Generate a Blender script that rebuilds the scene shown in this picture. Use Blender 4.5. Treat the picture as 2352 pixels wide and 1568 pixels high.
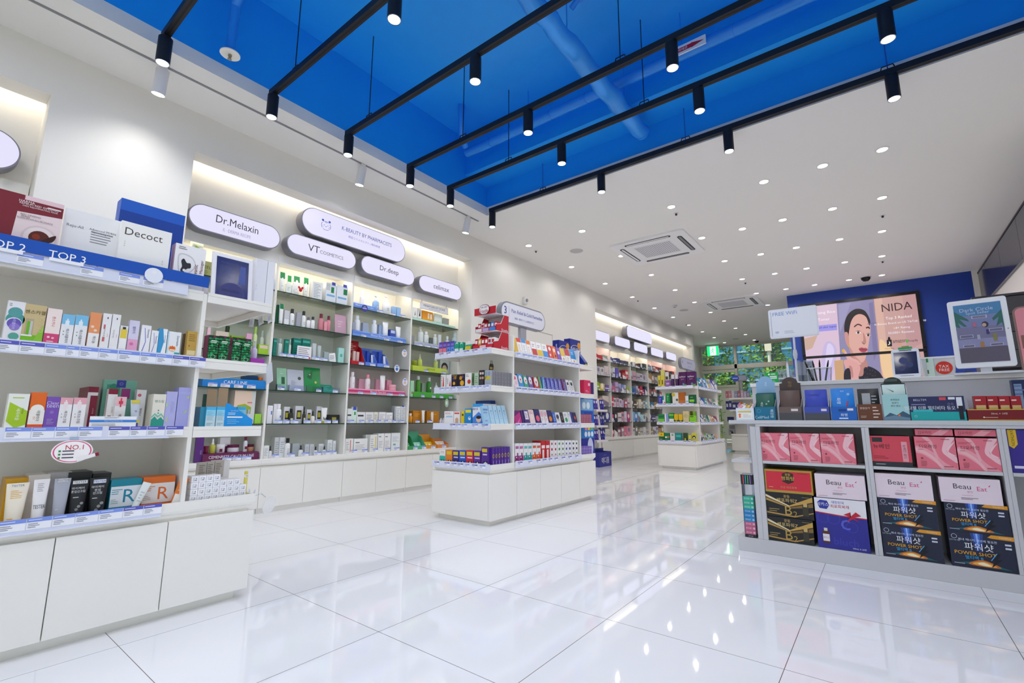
import bpy, math, random
from mathutils import Vector, Matrix
for o in list(bpy.data.objects): bpy.data.objects.remove(o)
SC = bpy.context.scene
COL = SC.collection
PI = math.pi
# ---------------------------------------------------------------- camera
FPX, YAW, PITCH, ROLL, CAMZ = 1083.2, 0.6581, 0.1639, 0.0025, 0.757
def cam_axes():
    cy, sy, cp, sp = math.cos(YAW), math.sin(YAW), math.cos(PITCH), math.sin(PITCH)
    f = Vector((-sy*cp, cy*cp, sp)); r = Vector((cy, sy, 0)); u = r.cross(f)
    cr, sr = math.cos(ROLL), math.sin(ROLL)
    return r*cr+u*sr, u*cr-r*sr, f
CR, CU, CF = cam_axes()
CP = Vector((0, 0, CAMZ))
cam = bpy.data.cameras.new('camera'); camo = bpy.data.objects.new('camera', cam); COL.objects.link(camo)
cam.sensor_width = 36; cam.lens = 36*FPX/2352; cam.clip_start = .02; cam.clip_end = 200
camo.matrix_world = Matrix(((CR.x, CU.x, -CF.x, 0), (CR.y, CU.y, -CF.y, 0), (CR.z, CU.z, -CF.z, CAMZ), (0, 0, 0, 1)))
SC.camera = camo
SC.view_settings.view_transform = 'Standard'; SC.view_settings.look = 'None'
SC.view_settings.gamma = 1; SC.view_settings.use_curve_mapping = False
SC.view_settings.exposure = 0.40
SC.cycles.max_bounces = 12; SC.cycles.diffuse_bounces = 5; SC.cycles.glossy_bounces = 3
SC.cycles.transmission_bounces = 4; SC.cycles.transparent_max_bounces = 14
SC.cycles.adaptive_threshold = .035
SC.cycles.caustics_reflective = False; SC.cycles.caustics_refractive = False
# ---------------------------------------------------------------- sky and sun
W = bpy.data.worlds.new('sky'); SC.world = W; W.use_nodes = True
nt = W.node_tree; bg = nt.nodes['Background']
sky = nt.nodes.new('ShaderNodeTexSky'); sky.sky_type = 'HOSEK_WILKIE'; sky.turbidity = 6
sky.sun_direction = Vector((-.3, -.45, .85)).normalized()
hs = nt.nodes.new('ShaderNodeHueSaturation'); hs.inputs['Saturation'].default_value = .12   # bright hazy sky
nt.links.new(sky.outputs[0], hs.inputs['Color']); nt.links.new(hs.outputs[0], bg.inputs[0]); bg.inputs[1].default_value = 3.6
def lamp(kind, name, loc, energy, color=(1, 1, 1), direction=(0, 0, -1), **kw):
    l = bpy.data.lights.new(name, kind); l.energy = energy; l.color = color
    for k, v in kw.items(): setattr(l, k, v)
    o = bpy.data.objects.new(name, l); COL.objects.link(o); o.location = loc
    o.rotation_euler = Vector(direction).to_track_quat('-Z', 'Y').to_euler()
    return o
lamp('SUN', 'sun', (0, 0, 20), 3.2, (1, .95, .86), (.3, .45, -.85), angle=.01)
# ---------------------------------------------------------------- picture <-> place
def onray(px, py):
    return CR*((px-1176)/FPX) + CU*((784-py)/FPX) + CF
def on_x(px, py, X): d = onray(px, py); return CP + d*(X/d.x)
def on_y(px, py, Y): d = onray(px, py); return CP + d*(Y/d.y)
def on_z(px, py, Z): d = onray(px, py); return CP + d*((Z-CAMZ)/d.z)
def along(px, base, axis):
    """the point base + t*axis that stands in picture column px"""
    a = (px-1176)/FPX; n = CR - CF*a
    return base + axis*(-(n.dot(base-CP))/n.dot(axis))
def height(py, p):
    """height of the point above p that stands in picture row py"""
    b = (784-py)/FPX; n = CU - CF*b
    return -(n.dot(p-CP))/n.z
# ---------------------------------------------------------------- materials
MATS = {}
def lin(c):
    c = c.lstrip('#')
    if len(c) == 3: c = ''.join(a*2 for a in c)
    v = [int(c[i:i+2], 16)/255 for i in (0, 2, 4)]
    return tuple(x/12.92 if x <= .04045 else ((x+.055)/1.055)**2.4 for x in v) + (1,)
def M(c, rough=.4, metal=0, emit=0, alpha=1, trans=0, coat=0):
    key = (c, rough, metal, emit, alpha, trans, coat)
    if key in MATS: return MATS[key]
    m = bpy.data.materials.new('paint_'+c); m.use_nodes = True
    p = m.node_tree.nodes['Principled BSDF']; L = lin(c)
    p.inputs['Base Color'].default_value = L
    p.inputs['Roughness'].default_value = rough; p.inputs['Metallic'].default_value = metal
    p.inputs['Specular IOR Level'].default_value = .4
    if emit:
        p.inputs['Emission Color'].default_value = L; p.inputs['Emission Strength'].default_value = emit
        if emit >= .5: p.inputs['Base Color'].default_value = (0, 0, 0, 1)
    if alpha < 1: p.inputs['Alpha'].default_value = alpha
    if trans: p.inputs['Transmission Weight'].default_value = trans
    if coat: p.inputs['Coat Weight'].default_value = coat
    MATS[key] = m
    return m
def noisy(name, c, rough, scale=60, bump=.05, var=.02, r2=None):
    m = bpy.data.materials.new(name); m.use_nodes = True; t = m.node_tree; p = t.nodes['Principled BSDF']
    p.inputs['Roughness'].default_value = rough
    tc = t.nodes.new('ShaderNodeTexCoord'); n = t.nodes.new('ShaderNodeTexNoise'); n.inputs['Scale'].default_value = scale
    n.inputs['Detail'].default_value = 4
    t.links.new(tc.outputs['Object'], n.inputs['Vector'])
    r = t.nodes.new('ShaderNodeMix'); r.data_type = 'RGBA'
    L = lin(c); r.inputs[6].default_value = tuple(max(0, x*(1-var)) for x in L[:3])+(1,); r.inputs[7].default_value = tuple(min(1, x*(1+var)) for x in L[:3])+(1,)
    t.links.new(n.outputs['Fac'], r.inputs[0]); t.links.new(r.outputs[2], p.inputs['Base Color'])
    if bump:
        b = t.nodes.new('ShaderNodeBump'); b.inputs['Strength'].default_value = bump; b.inputs['Distance'].default_value = .004
        t.links.new(n.outputs['Fac'], b.inputs['Height']); t.links.new(b.outputs[0], p.inputs['Normal'])
    return m
def clear(name, tint, gloss=.12, rough=.02):
    """thin clear sheet: lets light straight through, mirrors a little more at grazing angles"""
    m = bpy.data.materials.new(name); m.use_nodes = True; t = m.node_tree; t.nodes.remove(t.nodes['Principled BSDF'])
    o = t.nodes['Material Output']; a = t.nodes.new('ShaderNodeBsdfTransparent'); a.inputs[0].default_value = lin(tint)
    g = t.nodes.new('ShaderNodeBsdfGlossy'); g.inputs['Roughness'].default_value = rough
    f = t.nodes.new('ShaderNodeFresnel'); f.inputs[0].default_value = 1.45
    mm = t.nodes.new('ShaderNodeMath'); mm.operation = 'MULTIPLY_ADD'; mm.inputs[1].default_value = .9; mm.inputs[2].default_value = gloss*.1
    mx = t.nodes.new('ShaderNodeMixShader')
    t.links.new(f.outputs[0], mm.inputs[0]); t.links.new(mm.outputs[0], mx.inputs[0])
    t.links.new(a.outputs[0], mx.inputs[1]); t.links.new(g.outputs[0], mx.inputs[2]); t.links.new(mx.outputs[0], o.inputs[0])
    return m
WHITE = noisy('wall_paint', 'ebe9e5', .6, 40, .02, .008)
CEIL = noisy('ceiling_paint', 'efedea', .7, 40, .02, .008)
CAB = noisy('white_laminate', 'f0eee9', .35, 30, .0, .006)
BLUE = noisy('blue_paint', '1aa0ff', .45, 9, .12, .06)
BLUEWALL = noisy('blue_panel', '1a3fa0', .5, 20, .02, .02)
GREY = noisy('grey_laminate', 'c9c9cd', .4, 30, .02, .01)
GLASS = clear('shelf_glass', 'f0f9f3')
PANE = clear('window_glass', 'f2f8f6')
ACRYL = clear('clear_acrylic', 'eef3fb', .3)
GEDGE = M('12382f', .15)
BLACK = M('1b1c22', .45)
# ---------------------------------------------------------------- mesh builder
TEXTS = {}
def glyphs(s):
    if s not in TEXTS:
        c = bpy.data.curves.new('t', 'FONT'); c.body = s; c.resolution_u = 2
        o = bpy.data.objects.new('t', c); m = o.to_mesh()
        vs = [(v.co.x, v.co.y) for v in m.vertices]; fs = [tuple(p.vertices) for p in m.polygons]
        o.to_mesh_clear(); bpy.data.objects.remove(o); bpy.data.curves.remove(c)
        xs = [v[0] for v in vs] or [0]; ys = [v[1] for v in vs] or [0]
        TEXTS[s] = (vs, fs, min(xs), max(xs), min(ys), max(ys))
    return TEXTS[s]
class B:
    def __init__(s): s.v = []; s.f = []; s.m = []; s.sm = []; s.mats = []; s.T = None
    def mi(s, m):
        if isinstance(m, str): m = M(m)
        if m not in s.mats: s.mats.append(m)
        return s.mats.index(m)
    def add(s, vs, fs, m, smooth=False):
        k = len(s.v); i = s.mi(m)
        if s.T is not None: vs = [tuple(s.T @ Vector(v)) for v in vs]
        s.v += [tuple(v) for v in vs]
        for f in fs: s.f.append(tuple(k+a for a in f)); s.m.append(i); s.sm.append(smooth)
        return s
    def box(s, x0, y0, z0, x1, y1, z1, m):
        if x0 > x1: x0, x1 = x1, x0
        if y0 > y1: y0, y1 = y1, y0
        if z0 > z1: z0, z1 = z1, z0
        return s.add([(x0,y0,z0),(x1,y0,z0),(x1,y1,z0),(x0,y1,z0),(x0,y0,z1),(x1,y0,z1),(x1,y1,z1),(x0,y1,z1)],
                     [(3,2,1,0),(4,5,6,7),(0,1,5,4),(1,2,6,5),(2,3,7,6),(3,0,4,7)], m)
    def poly(s, pts, m): return s.add(pts, [tuple(range(len(pts)))], m)
    def prism(s, pts, a, b, m, axis='z', smooth=False):
        """outline pts (u,v) pushed from a to b along axis"""
        f = {'z': lambda u, v, w: (u, v, w), 'y': lambda u, v, w: (u, w, v), 'x': lambda u, v, w: (w, u, v)}[axis]
        n = len(pts); vs = [f(u, v, a) for u, v in pts]+[f(u, v, b) for u, v in pts]
        fs = [tuple(range(n))[::-1], tuple(range(n, 2*n))]
        s.add(vs, fs, m); s.add(vs, [(i, (i+1) % n, n+(i+1) % n, n+i) for i in range(n)], m, smooth)
        return s
    def lathe(s, prof, m, c=(0, 0, 0), n=20, sx=1, sy=1, cap=True):
        vs = []; fs = []
        for r, z in prof:
            for i in range(n): a = 2*PI*i/n; vs.append((c[0]+r*sx*math.cos(a), c[1]+r*sy*math.sin(a), c[2]+z))
        for j in range(len(prof)-1):
            for i in range(n): fs.append((j*n+i, j*n+(i+1) % n, (j+1)*n+(i+1) % n, (j+1)*n+i))
        s.add(vs, fs, m, True)
        if cap and prof[0][0] > 1e-5: s.add(vs[:n], [tuple(range(n))[::-1]], m)
        if cap and prof[-1][0] > 1e-5: s.add(vs[-n:], [tuple(range(n))], m)
        return s
    def tube(s, path, r, m, n=10):
        P = [Vector(p) for p in path]; vs = []; fs = []
        for i, p in enumerate(P):
            d = (P[min(i+1, len(P)-1)]-P[max(i-1, 0)]).normalized()
            a = d.orthogonal().normalized() if i == 0 else (a-d*a.dot(d)).normalized()
            b = d.cross(a); rr = r[i] if isinstance(r, (list, tuple)) else r
            for k in range(n): t = 2*PI*k/n; vs.append(tuple(p+a*rr*math.cos(t)+b*rr*math.sin(t)))
        for j in range(len(P)-1):
            for i in range(n): fs.append((j*n+i, j*n+(i+1) % n, (j+1)*n+(i+1) % n, (j+1)*n+i))
        s.add(vs, fs, m, True); s.add(vs[:n], [tuple(range(n))[::-1]], m); s.add(vs[-n:], [tuple(range(n))], m)
        return s
    def text(s, t, o, h, m, right=(1, 0, 0), up=(0, 0, 1), align='c', maxw=None, cap=True):
        """lettering: o is the middle (align c), left end (l) or right end (r) of the line, h the letter height"""
        vs, fs, x0, x1, y0, y1 = glyphs(t)
        if not vs: return s
        k = h/(max(y1, .3)-min(y0, 0)) if cap else h/.73
        kx = k
        if maxw and (x1-x0)*kx > maxw: kx = maxw/(x1-x0)
        ox = {'c': (x0+x1)/2, 'l': x0, 'r': x1}[align]; oy = (y0+y1)/2
        R, U, O = Vector(right), Vector(up), Vector(o)
        return s.add([tuple(O+R*((x-ox)*kx)+U*((y-oy)*k)) for x, y in vs], fs, m)
    def mesh(s, name):
        me = bpy.data.meshes.new(name); me.from_pydata(s.v, [], s.f)
        for m in s.mats: me.materials.append(m)
        me.polygons.foreach_set('material_index', s.m); me.polygons.foreach_set('use_smooth', s.sm)
        me.update()
        if any(s.sm): me.set_sharp_from_angle(angle=.7)
        return me
    def build(s, name, parent=None, loc=(0, 0, 0), rot=(0, 0, 0), bevel=0):
        o = bpy.data.objects.new(name, s.mesh(name)); COL.objects.link(o)
        o.location = loc; o.rotation_euler = rot
        if parent: o.parent = parent
        if bevel:
            b = o.modifiers.new('edge', 'BEVEL'); b.width = bevel; b.segments = 2; b.limit_method = 'ANGLE'; b.harden_normals = False
        return o
def tag(o, label, cat, group=None, kind=None):
    o['label'] = label; o['category'] = cat
    if group: o['group'] = group
    if kind: o['kind'] = kind
    return o
def thing(name, label, cat, loc=(0, 0, 0), rotz=0, group=None, tilt=0):
    o = bpy.data.objects.new(name, None); COL.objects.link(o); o.empty_display_size = .05
    o.location = loc; o.rotation_euler = (tilt, 0, rotz)
    return tag(o, label, cat, group)
def struct(o): o['kind'] = 'structure'; return o
def dup(root, loc, rotz=None, label=None, group=None):
    r = root.copy(); COL.objects.link(r); r.location = loc
    if rotz is not None: r.rotation_euler = (0, 0, rotz)
    if label: r['label'] = label
    if group: r['group'] = group
    for ch in list(root.children):
        c = ch.copy(); COL.objects.link(c); c.parent = r
        for g in list(ch.children):
            d = g.copy(); COL.objects.link(d); d.parent = c
    return r
ORD = 'first second third fourth fifth sixth seventh eighth ninth tenth eleventh twelfth thirteenth fourteenth fifteenth sixteenth seventeenth eighteenth nineteenth twentieth'.split() + ['twenty-'+a for a in 'first second third fourth fifth sixth seventh eighth ninth'.split()] + ['thirtieth'] + ['thirty-'+a for a in 'first second third fourth fifth sixth seventh eighth ninth'.split()]
def stadium(w, h, n=12, r=None):
    r = min(w, h)/2 if r is None else r; pts = []
    for cx, cy, a0 in ((w/2-r, -h/2+r, -90), (w/2-r, h/2-r, 0), (-w/2+r, h/2-r, 90), (-w/2+r, -h/2+r, 180)):
        for i in range(n+1): a = math.radians(a0+90*i/n); pts.append((cx+r*math.cos(a), cy+r*math.sin(a)))
    return pts
# ================================================================ the room
ZC, XW, YF, XR, YB = 3.02, -3.835, 15.3, 1.40, -2.6
YS, XS = 13.0, -4.34   # the shelf wall steps back past YS
# floor: glossy white tiles 0.6 x 0.608 with thin grey joints
fm = bpy.data.materials.new('floor_tile'); fm.use_nodes = True; t = fm.node_tree; p = t.nodes['Principled BSDF']
tc = t.nodes.new('ShaderNodeTexCoord'); sp = t.nodes.new('ShaderNodeSeparateXYZ'); t.links.new(tc.outputs['Object'], sp.inputs[0])
def joint(sock, off, step, w):
    a = t.nodes.new('ShaderNodeMath'); a.operation = 'SUBTRACT'; t.links.new(sock, a.inputs[0]); a.inputs[1].default_value = off-50*step
    b = t.nodes.new('ShaderNodeMath'); b.operation = 'DIVIDE'; t.links.new(a.outputs[0], b.inputs[0]); b.inputs[1].default_value = step
    c = t.nodes.new('ShaderNodeMath'); c.operation = 'FRACT'; t.links.new(b.outputs[0], c.inputs[0])
    d = t.nodes.new('ShaderNodeMath'); d.operation = 'PINGPONG'; t.links.new(c.outputs[0], d.inputs[0]); d.inputs[1].default_value = .5
    e = t.nodes.new('ShaderNodeMath'); e.operation = 'LESS_THAN'; t.links.new(d.outputs[0], e.inputs[0]); e.inputs[1].default_value = w/step
    return e.outputs[0]
jx = joint(sp.outputs[0], -2.111, .5997, .0011); jy = joint(sp.outputs[1], 1.1718, .6076, .0011)
mxj = t.nodes.new('ShaderNodeMath'); mxj.operation = 'MAXIMUM'; t.links.new(jx, mxj.inputs[0]); t.links.new(jy, mxj.inputs[1])
nz = t.nodes.new('ShaderNodeTexNoise'); nz.inputs['Scale'].default_value = 2.2; nz.inputs['Detail'].default_value = 6; t.links.new(tc.outputs['Object'], nz.inputs['Vector'])
base = t.nodes.new('ShaderNodeMix'); base.data_type = 'RGBA'; base.inputs[6].default_value = lin('eeeff3'); base.inputs[7].default_value = lin('f4f5f9'); t.links.new(nz.outputs['Fac'], base.inputs[0])
mj = t.nodes.new('ShaderNodeMix'); mj.data_type = 'RGBA'; t.links.new(mxj.outputs[0], mj.inputs[0]); t.links.new(base.outputs[2], mj.inputs[6]); mj.inputs[7].default_value = lin('6e6660')
t.links.new(mj.outputs[2], p.inputs['Base Color']); p.inputs['Roughness'].default_value = .035; p.inputs['Specular IOR Level'].default_value = .5
bu = t.nodes.new('ShaderNodeBump'); bu.inputs['Strength'].default_value = .0015; bu.inputs['Distance'].default_value = .02
n2 = t.nodes.new('ShaderNodeTexNoise'); n2.inputs['Scale'].default_value = 5; t.links.new(tc.outputs['Object'], n2.inputs['Vector'])
t.links.new(n2.outputs['Fac'], bu.inputs['Height']); t.links.new(bu.outputs[0], p.inputs['Normal'])
struct(B().box(-4.45, YB-.1, -.12, XR+.1, YF+.1, 0, fm).build('floor'))
# ceiling with a deep blue recess over the tracks
RX0, RX1, RY0, RY1, ZR, ZBM = -3.29, 1.25, -2.2, 3.79, 3.77, 3.35
b = B(); b.box(-4.45, RY1, ZC, XR+.1, YF+.1, ZC+.1, CEIL); b.box(-4.45, YB-.1, ZC, RX0, RY1, ZC+.1, CEIL)
b.box(RX1, YB-.1, ZC, XR+.1, RY1, ZC+.1, CEIL); b.box(RX0, YB-.1, ZC, RX1, RY0, ZC+.1, CEIL)
struct(b.build('ceiling'))
b = B(); b.box(RX0-.1, RY0-.1, ZR, RX1+.1, RY1+.1, ZR+.1, BLUE)
b.box(RX0-.1, RY0-.1, ZC+.1, RX0, RY1+.1, ZR, BLUE); b.box(RX1, RY0-.1, ZC+.1, RX1+.1, RY1+.1, ZR, BLUE)
b.box(RX0, RY0-.1, ZC+.1, RX1, RY0, ZR, BLUE); b.box(RX0, 3.42, ZBM, RX1, RY1+.1, ZR, BLUE); b.box(RX0, RY1, ZC+.1, RX1, RY1+.1, ZBM, BLUE)
b.box(RX0, .1, ZR-.16, -2.62, .52, ZR, BLUE)
struct(b.build('ceiling_recess'))
# left wall: wall plane at XW, three tall niches that hold the wall bays
NICHES = ((-2.3, .333), (1.108, 4.150), (7.378, 12.86)); NZ = 2.715
b = B(); ys = [YB] + [v for n in NICHES for v in n] + [YS]
for y0, y1 in zip(ys[::2], ys[1::2]): b.box(XW, y0, 0, -4.42, y1, ZC, WHITE)
for y0, y1 in NICHES: b.box(XW, y0, NZ, -3.985, y1, ZC, WHITE); b.box(-4.08, y0, 2.186, -4.42, y1, ZC, WHITE); b.box(-4.36, y0, 0, -4.42, y1, 2.186, WHITE)
b.box(XW, 4.9, .0, XW+.004, 4.906, 2.02, M('c9c7c3', .6)); b.box(XW, 5.96, .0, XW+.004, 5.966, 2.02, M('c9c7c3', .6)); b.box(XW, 4.9, 2.02, XW+.004, 5.966, 2.026, M('8d8b88', .6))
b.box(XS, YS, 0, -4.42, YF, ZC, WHITE)
struct(b.build('wall_left'))
b = B(); b.box(-4.42, YB-.1, 0, -3.3, YB, ZC, WHITE); b.box(1.3, YB-.1, 0, XR+.1, YB, ZC, WHITE); b.box(-3.3, YB-.1, 2.7, 1.3, YB, ZC, WHITE); struct(b.build('wall_back'))
b = B()   # unseen shop front added behind the photographer to let daylight in
for x in (-3.27, -1.75, -.25, 1.27): b.box(x-.03, YB-.09, 0, x+.03, YB-.01, 2.7, M('c8c6c0', .4))
b.box(-3.3, YB-.09, 0, 1.3, YB-.01, .08, M('c8c6c0', .4)); b.box(-3.3, YB-.09, 2.62, 1.3, YB-.01, 2.7, M('c8c6c0', .4)); w = b.build('added_window_back'); struct(w)
B().box(-3.27, YB-.055, .08, 1.27, YB-.047, 2.62, PANE).build('window_pane', w)
PAVE = noisy('bounce_paving', 'c4c0b8', .8, 4, 0, .05)  # unseen paving, added to bounce sunlight in through the added glazing
struct(B().box(-30, -30, -.3, 30, YB-.1, -.02, PAVE).box(XR+.1, YB-.1, -.3, 30, YF+.12, -.02, PAVE) .build('bounce_ground'))
b = B(); b.box(XR, 2.5, 0, XR+.1, YF, ZC, WHITE); b.box(XR, YB, 2.7, XR+.1, 2.5, ZC, WHITE); b.box(XR, YB, 0, XR+.1, -2.4, 2.7, WHITE); struct(b.build('wall_right'))
b = B()   # unseen glazing added beside the photographer so daylight reaches the shelf fronts
for y in (-2.37, -1.2, .05, 1.3, 2.47): b.box(XR+.02, y-.03, 0, XR+.09, y+.03, 2.7, M('c8c6c0', .4))
b.box(XR+.02, -2.4, 0, XR+.09, 2.5, .08, M('c8c6c0', .4)); b.box(XR+.02, -2.4, 2.62, XR+.09, 2.5, 2.7, M('c8c6c0', .4)); w = b.build('added_window_side'); struct(w)
B().box(XR+.05, -2.37, .08, XR+.056, 2.47, 2.62, PANE).build('window_pane', w)
for k, (y0, y1) in enumerate(NICHES):
    o = B().box(-4.0, y0+.03, 2.80, -4.05, y1-.03, 2.815, M('fff4e0', emit=6.5)).build('led_strip')
    tag(o, 'warm LED strip hidden in the cove above the ' + ['nearest', 'middle', 'farthest'][k] + ' wall niche', 'light strip')
# blue panel wall that carries the screen, with the white return beside it
struct(B().box(-1.16, 9.8, 0, 1.31, 9.95, ZC, BLUEWALL).build('wall_screen'))
struct(B().box(1.31, 9.8, 0, XR, 9.95, ZC, WHITE).build('wall_return'))
# white track slot in the side soffit
b = B(); b.box(-3.475, -2.2, ZC-.004, -3.455, 3.84, ZC+.002, M('8a8a8e', .5)); struct(b.build('trim_1'))
# ---- front glazing at the far end
fr = M('d7d2c6', .5); b = B()
b.box(XS, YF, 0, XS+.05, YF+.12, ZC, fr); b.box(XS+.05, YF, 2.975, XR, YF+.12, ZC, fr)
for x in (-3.31, -1.5, .3): b.box(x-.035, YF, 0, x+.035, YF+.12, 2.975, fr)
b.box(XS+.05, YF, 2.29, XR, YF+.12, 2.42, fr); b.box(XS+.05, YF, 1.74, -3.345, YF+.12, 1.80, fr); b.box(XS+.05, YF, 0, XR, YF+.12, .09, fr)
b.box(XS+.05, YF-.03, 2.18, -3.345, YF, 2.26, fr)
w = b.build('window_1'); struct(w)
g = B(); g.box(XS+.05, YF+.05, .09, XR, YF+.058, 2.975, PANE); g.build('window_pane', w)
fs = noisy('frost', 'd3dac8', .7, 20, 0, .02)
g = B(); g.box(XS+.05, YF+.03, .2, -3.345, YF+.036, 1.74, fs); g.build('frosted_film', w)
# ---------------------------------------------------------------- lamps in the ceiling
DLX = (-3.455, -2.655, -1.565, -1.095, -.67, -.195, .23); lens = M('fff6ea', emit=6)
dl0 = None; n = 0; skip = {(-1.095, 0), (-1.095, 5), (-.67, 5), (-.195, 5), (.23, 5), (.23, 6)}
dlm = M('e9e8e6', .5)
LE = 5.6
for j in range(10):
    Y = 4.822+1.105*j
    if Y > YF-.15: break
    for i, X in enumerate(DLX):
        if j == 0 and X == -1.095: continue
        if j >= 5 and X > -1.3 or j >= 6 and X > -2: continue
        lab = f'round recessed ceiling downlight, row {ORD[j]} from the blue recess, {ORD[i]} from the shelf wall'
        lab = f'recessed ceiling downlight, {ORD[j]} row beyond the blue recess, {ORD[i]} lamp from shelf wall'
        if dl0 is None:
            dl0 = thing('downlight', lab, 'ceiling light', (X, Y, ZC), 0, 'recessed downlights in the white ceiling')
            B().lathe([(.052, 0), (.052, -.004), (.040, -.005), (.040, .0)], dlm, n=24).build('trim_ring', dl0)
            B().lathe([(.0, -.003), (.038, -.0035)], lens, n=20).build('lens', dl0)
        else: dup(dl0, (X, Y, ZC), None, lab)
        lamp('SPOT', 'downlight_beam', (X, Y, ZC-.03), LE*(.6 if X < -3.4 else 1), (1, .965, .92), spot_size=2.9, spot_blend=.6, shadow_soft_size=.015)
for Y in (-1.6, -.4):   # area lamps added as fill behind the photographer, no fixtures modelled
    for X in (-2.6, -1.1, .3): lamp('AREA', 'rear_fill_light', (X, Y, ZC-.02), 8, (1, .965, .92), size=.3)
# ---------------------------------------------------------------- black tracks
RAILS = (.70, 1.34, 1.945, 2.58, 3.09, 3.735); ZRL = 3.03
SPOTS = {0: (), 1: (907,), 2: (1092,), 3: (1213, 1543), 4: (1290, 1605, 2035), 5: (1381, 1673, 2050)}
RODS = {1: (677,), 2: (847,), 3: (1063, 1425), 4: (1168, 1480), 5: (1247, 1575, 2040)}
blk = M('15161f', .5); rim = M('c9ced8', .3, .3); bulb = M('ffffff', emit=14)
sp0 = None; BE = 6.5
def spot_at(X, Y, lab):
    global sp0
    if sp0 is None:
        sp0 = thing('track_spotlight', lab, 'spotlight', (X, Y, ZRL-.02), 0, 'black spotlights on the ceiling tracks')
        B().lathe([(.0365, -.175), (.0365, -.012), (.033, -.008), (.0, -.008)], blk, n=24, cap=False).build('can', sp0)
        sp_can = sp0.children[0]; B().lathe([(.0355, -.1745), (.031, -.1755), (.029, -.15)], rim, n=24, cap=False).build('reflector', sp_can)
        B().lathe([(.0, -.158), (.029, -.158)], bulb, n=20).build('lens', sp_can)
        B().box(-.03, -.016, -.01, .03, .016, 0, blk).build('adapter', sp0)
    else: dup(sp0, (X, Y, ZRL-.02), None, lab)
    lamp('SPOT', 'track_beam', (X, Y, ZRL-.21), BE*1.1, (1, .98, .96), (-.22, 0, -1), spot_size=2.3, spot_blend=.8, shadow_soft_size=.012)
for k, Y in enumerate(RAILS):
    r = thing('track_rail', f'black lighting track, {ORD[k]} one counted from the camera side', 'light track', (-3.2, Y, ZRL), 0, 'black lighting tracks under the blue recess')
    B().box(0, -.019, -.02, RX1+3.2, .019, .022, blk).build('rail', r)
    B().box(0, -.005, -.0205, RX1+3.2, .005, -.0195, M('050508', .6)).build('slot', r)
    for q, px in enumerate(RODS.get(k, ())):
        X = along(px, Vector((0, Y, ZRL)), Vector((1, 0, 0))).x
        top = ZBM if Y > 3.4 else ZR
        h = B(); h.tube([(X+3.2, 0, .03), (X+3.2, 0, top-ZRL)], .0035, blk if Y < 3.4 else M('2a5cc0', .5), 6); h.build('hanger_rod', r)
        h = B(); h.tube([(X+3.16, 0, .02), (X+3.17, 0, .055), (X+3.23, 0, .055), (X+3.24, 0, .02)], .004, blk, 6); h.build('hanger_clip', r)
    xs = [-3.165] + [along(px, Vector((0, Y, ZRL-.1)), Vector((1, 0, 0))).x for px in SPOTS[k]]
    for q, X in enumerate(xs):
        spot_at(X, Y, f'black cylinder spotlight, {ORD[q]} from shelf wall on the {ORD[k]} track from camera')
    for X in ((-1.9, -.6, .6) if k == 0 else (-.4, .8) if k == 1 else (.3,) if k == 2 else (.6,) if k == 3 else ()):  # extra beams added on unseen track lengths, no spotlights modelled
        lamp('SPOT', 'track_beam', (X, Y, ZRL-.21), BE*1.1, (1, .98, .96), (-.22, 0, -1), spot_size=2.3, spot_blend=.8, shadow_soft_size=.012)
for k, Y in enumerate((.775, 2.285, 3.67)):
    w = thing('wall_washer_spotlight', f'white cylinder spotlight on the side soffit, {ORD[k]} from camera', 'spotlight', (-3.465, Y, ZC-.004), 0, 'white spotlights along the side soffit')
    b = B(); b.T = Matrix.Rotation(math.radians(12), 4, 'Y'); b.lathe([(.037, -.19), (.037, -.03), (.033, -.025), (0, -.025)], M('e4e4ea', .4), n=24); b.build('can', w)
    b = B(); b.T = Matrix.Rotation(math.radians(12), 4, 'Y'); b.lathe([(0, -.1905), (.034, -.1905)], bulb, n=20); b.build('lens', w)
    B().box(-.012, -.02, -.035, .012, .02, 0, M('e4e4ea', .4)).build('adapter', w)
    lamp('SPOT', 'washer_beam', (-3.51, Y, ZC-.21), 5, (1, .98, .95), (-.3, 0, -1), spot_size=2.3, spot_blend=1, shadow_soft_size=.012)
# ---------------------------------------------------------------- services in the blue recess
bp = M('2a90f4', .3)
o = B(); o.tube([(-3.06, 3.2, 3.42), (-2.9, 3.21, 3.42), (-.9, 3.21, 3.42), (RX1, 3.21, 3.42)], .043, bp, 16)
for x in (-2.75, -2.05, -1.7, -.55): o.tube([(x, 3.21, 3.42), (x+.004, 3.21, 3.42)], .047, bp, 16)
for x in (-2.3, -.9): o.tube([(x, 3.21, 3.46), (x, 3.21, ZR)], .004, bp, 6)
tag(o.build('water_pipe'), 'long blue painted pipe running along the blue recess', 'pipe')
o = B(); o.tube([(-3.0, 3.12, 3.42), (-2.96, 3.02, 3.5), (-2.93, 2.98, 3.62), (-2.93, 2.98, ZR)], .032, bp, 12)
tag(o.build('drain_pipe'), 'short bent blue pipe dropping beside the end of the long pipe', 'pipe')
random.seed(4); o = B(); pts = []; N = 30
for i in range(N+1): pts.append((-1.40+.008*math.sin(i*1.7), 1.2+2.44*i/N, 3.21+.006*math.sin(i*2.3)))
sil = M('3aa0ff', .25, .1)
o.tube(pts, [.066+random.uniform(-.005, .005) for _ in pts], sil, 14)
o.tube([(-1.40, 3.62, 3.21), (-1.40, 3.68, 3.205)], [.072, .04], sil, 14)
for y in (1.5, 2.4, 3.3): o.tube([(-1.40, y, 3.28), (-1.40, y, ZR)], .004, bp, 6)
tag(o.build('insulated_duct'), 'foil-wrapped duct painted blue crossing under the blue ceiling', 'duct')
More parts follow.
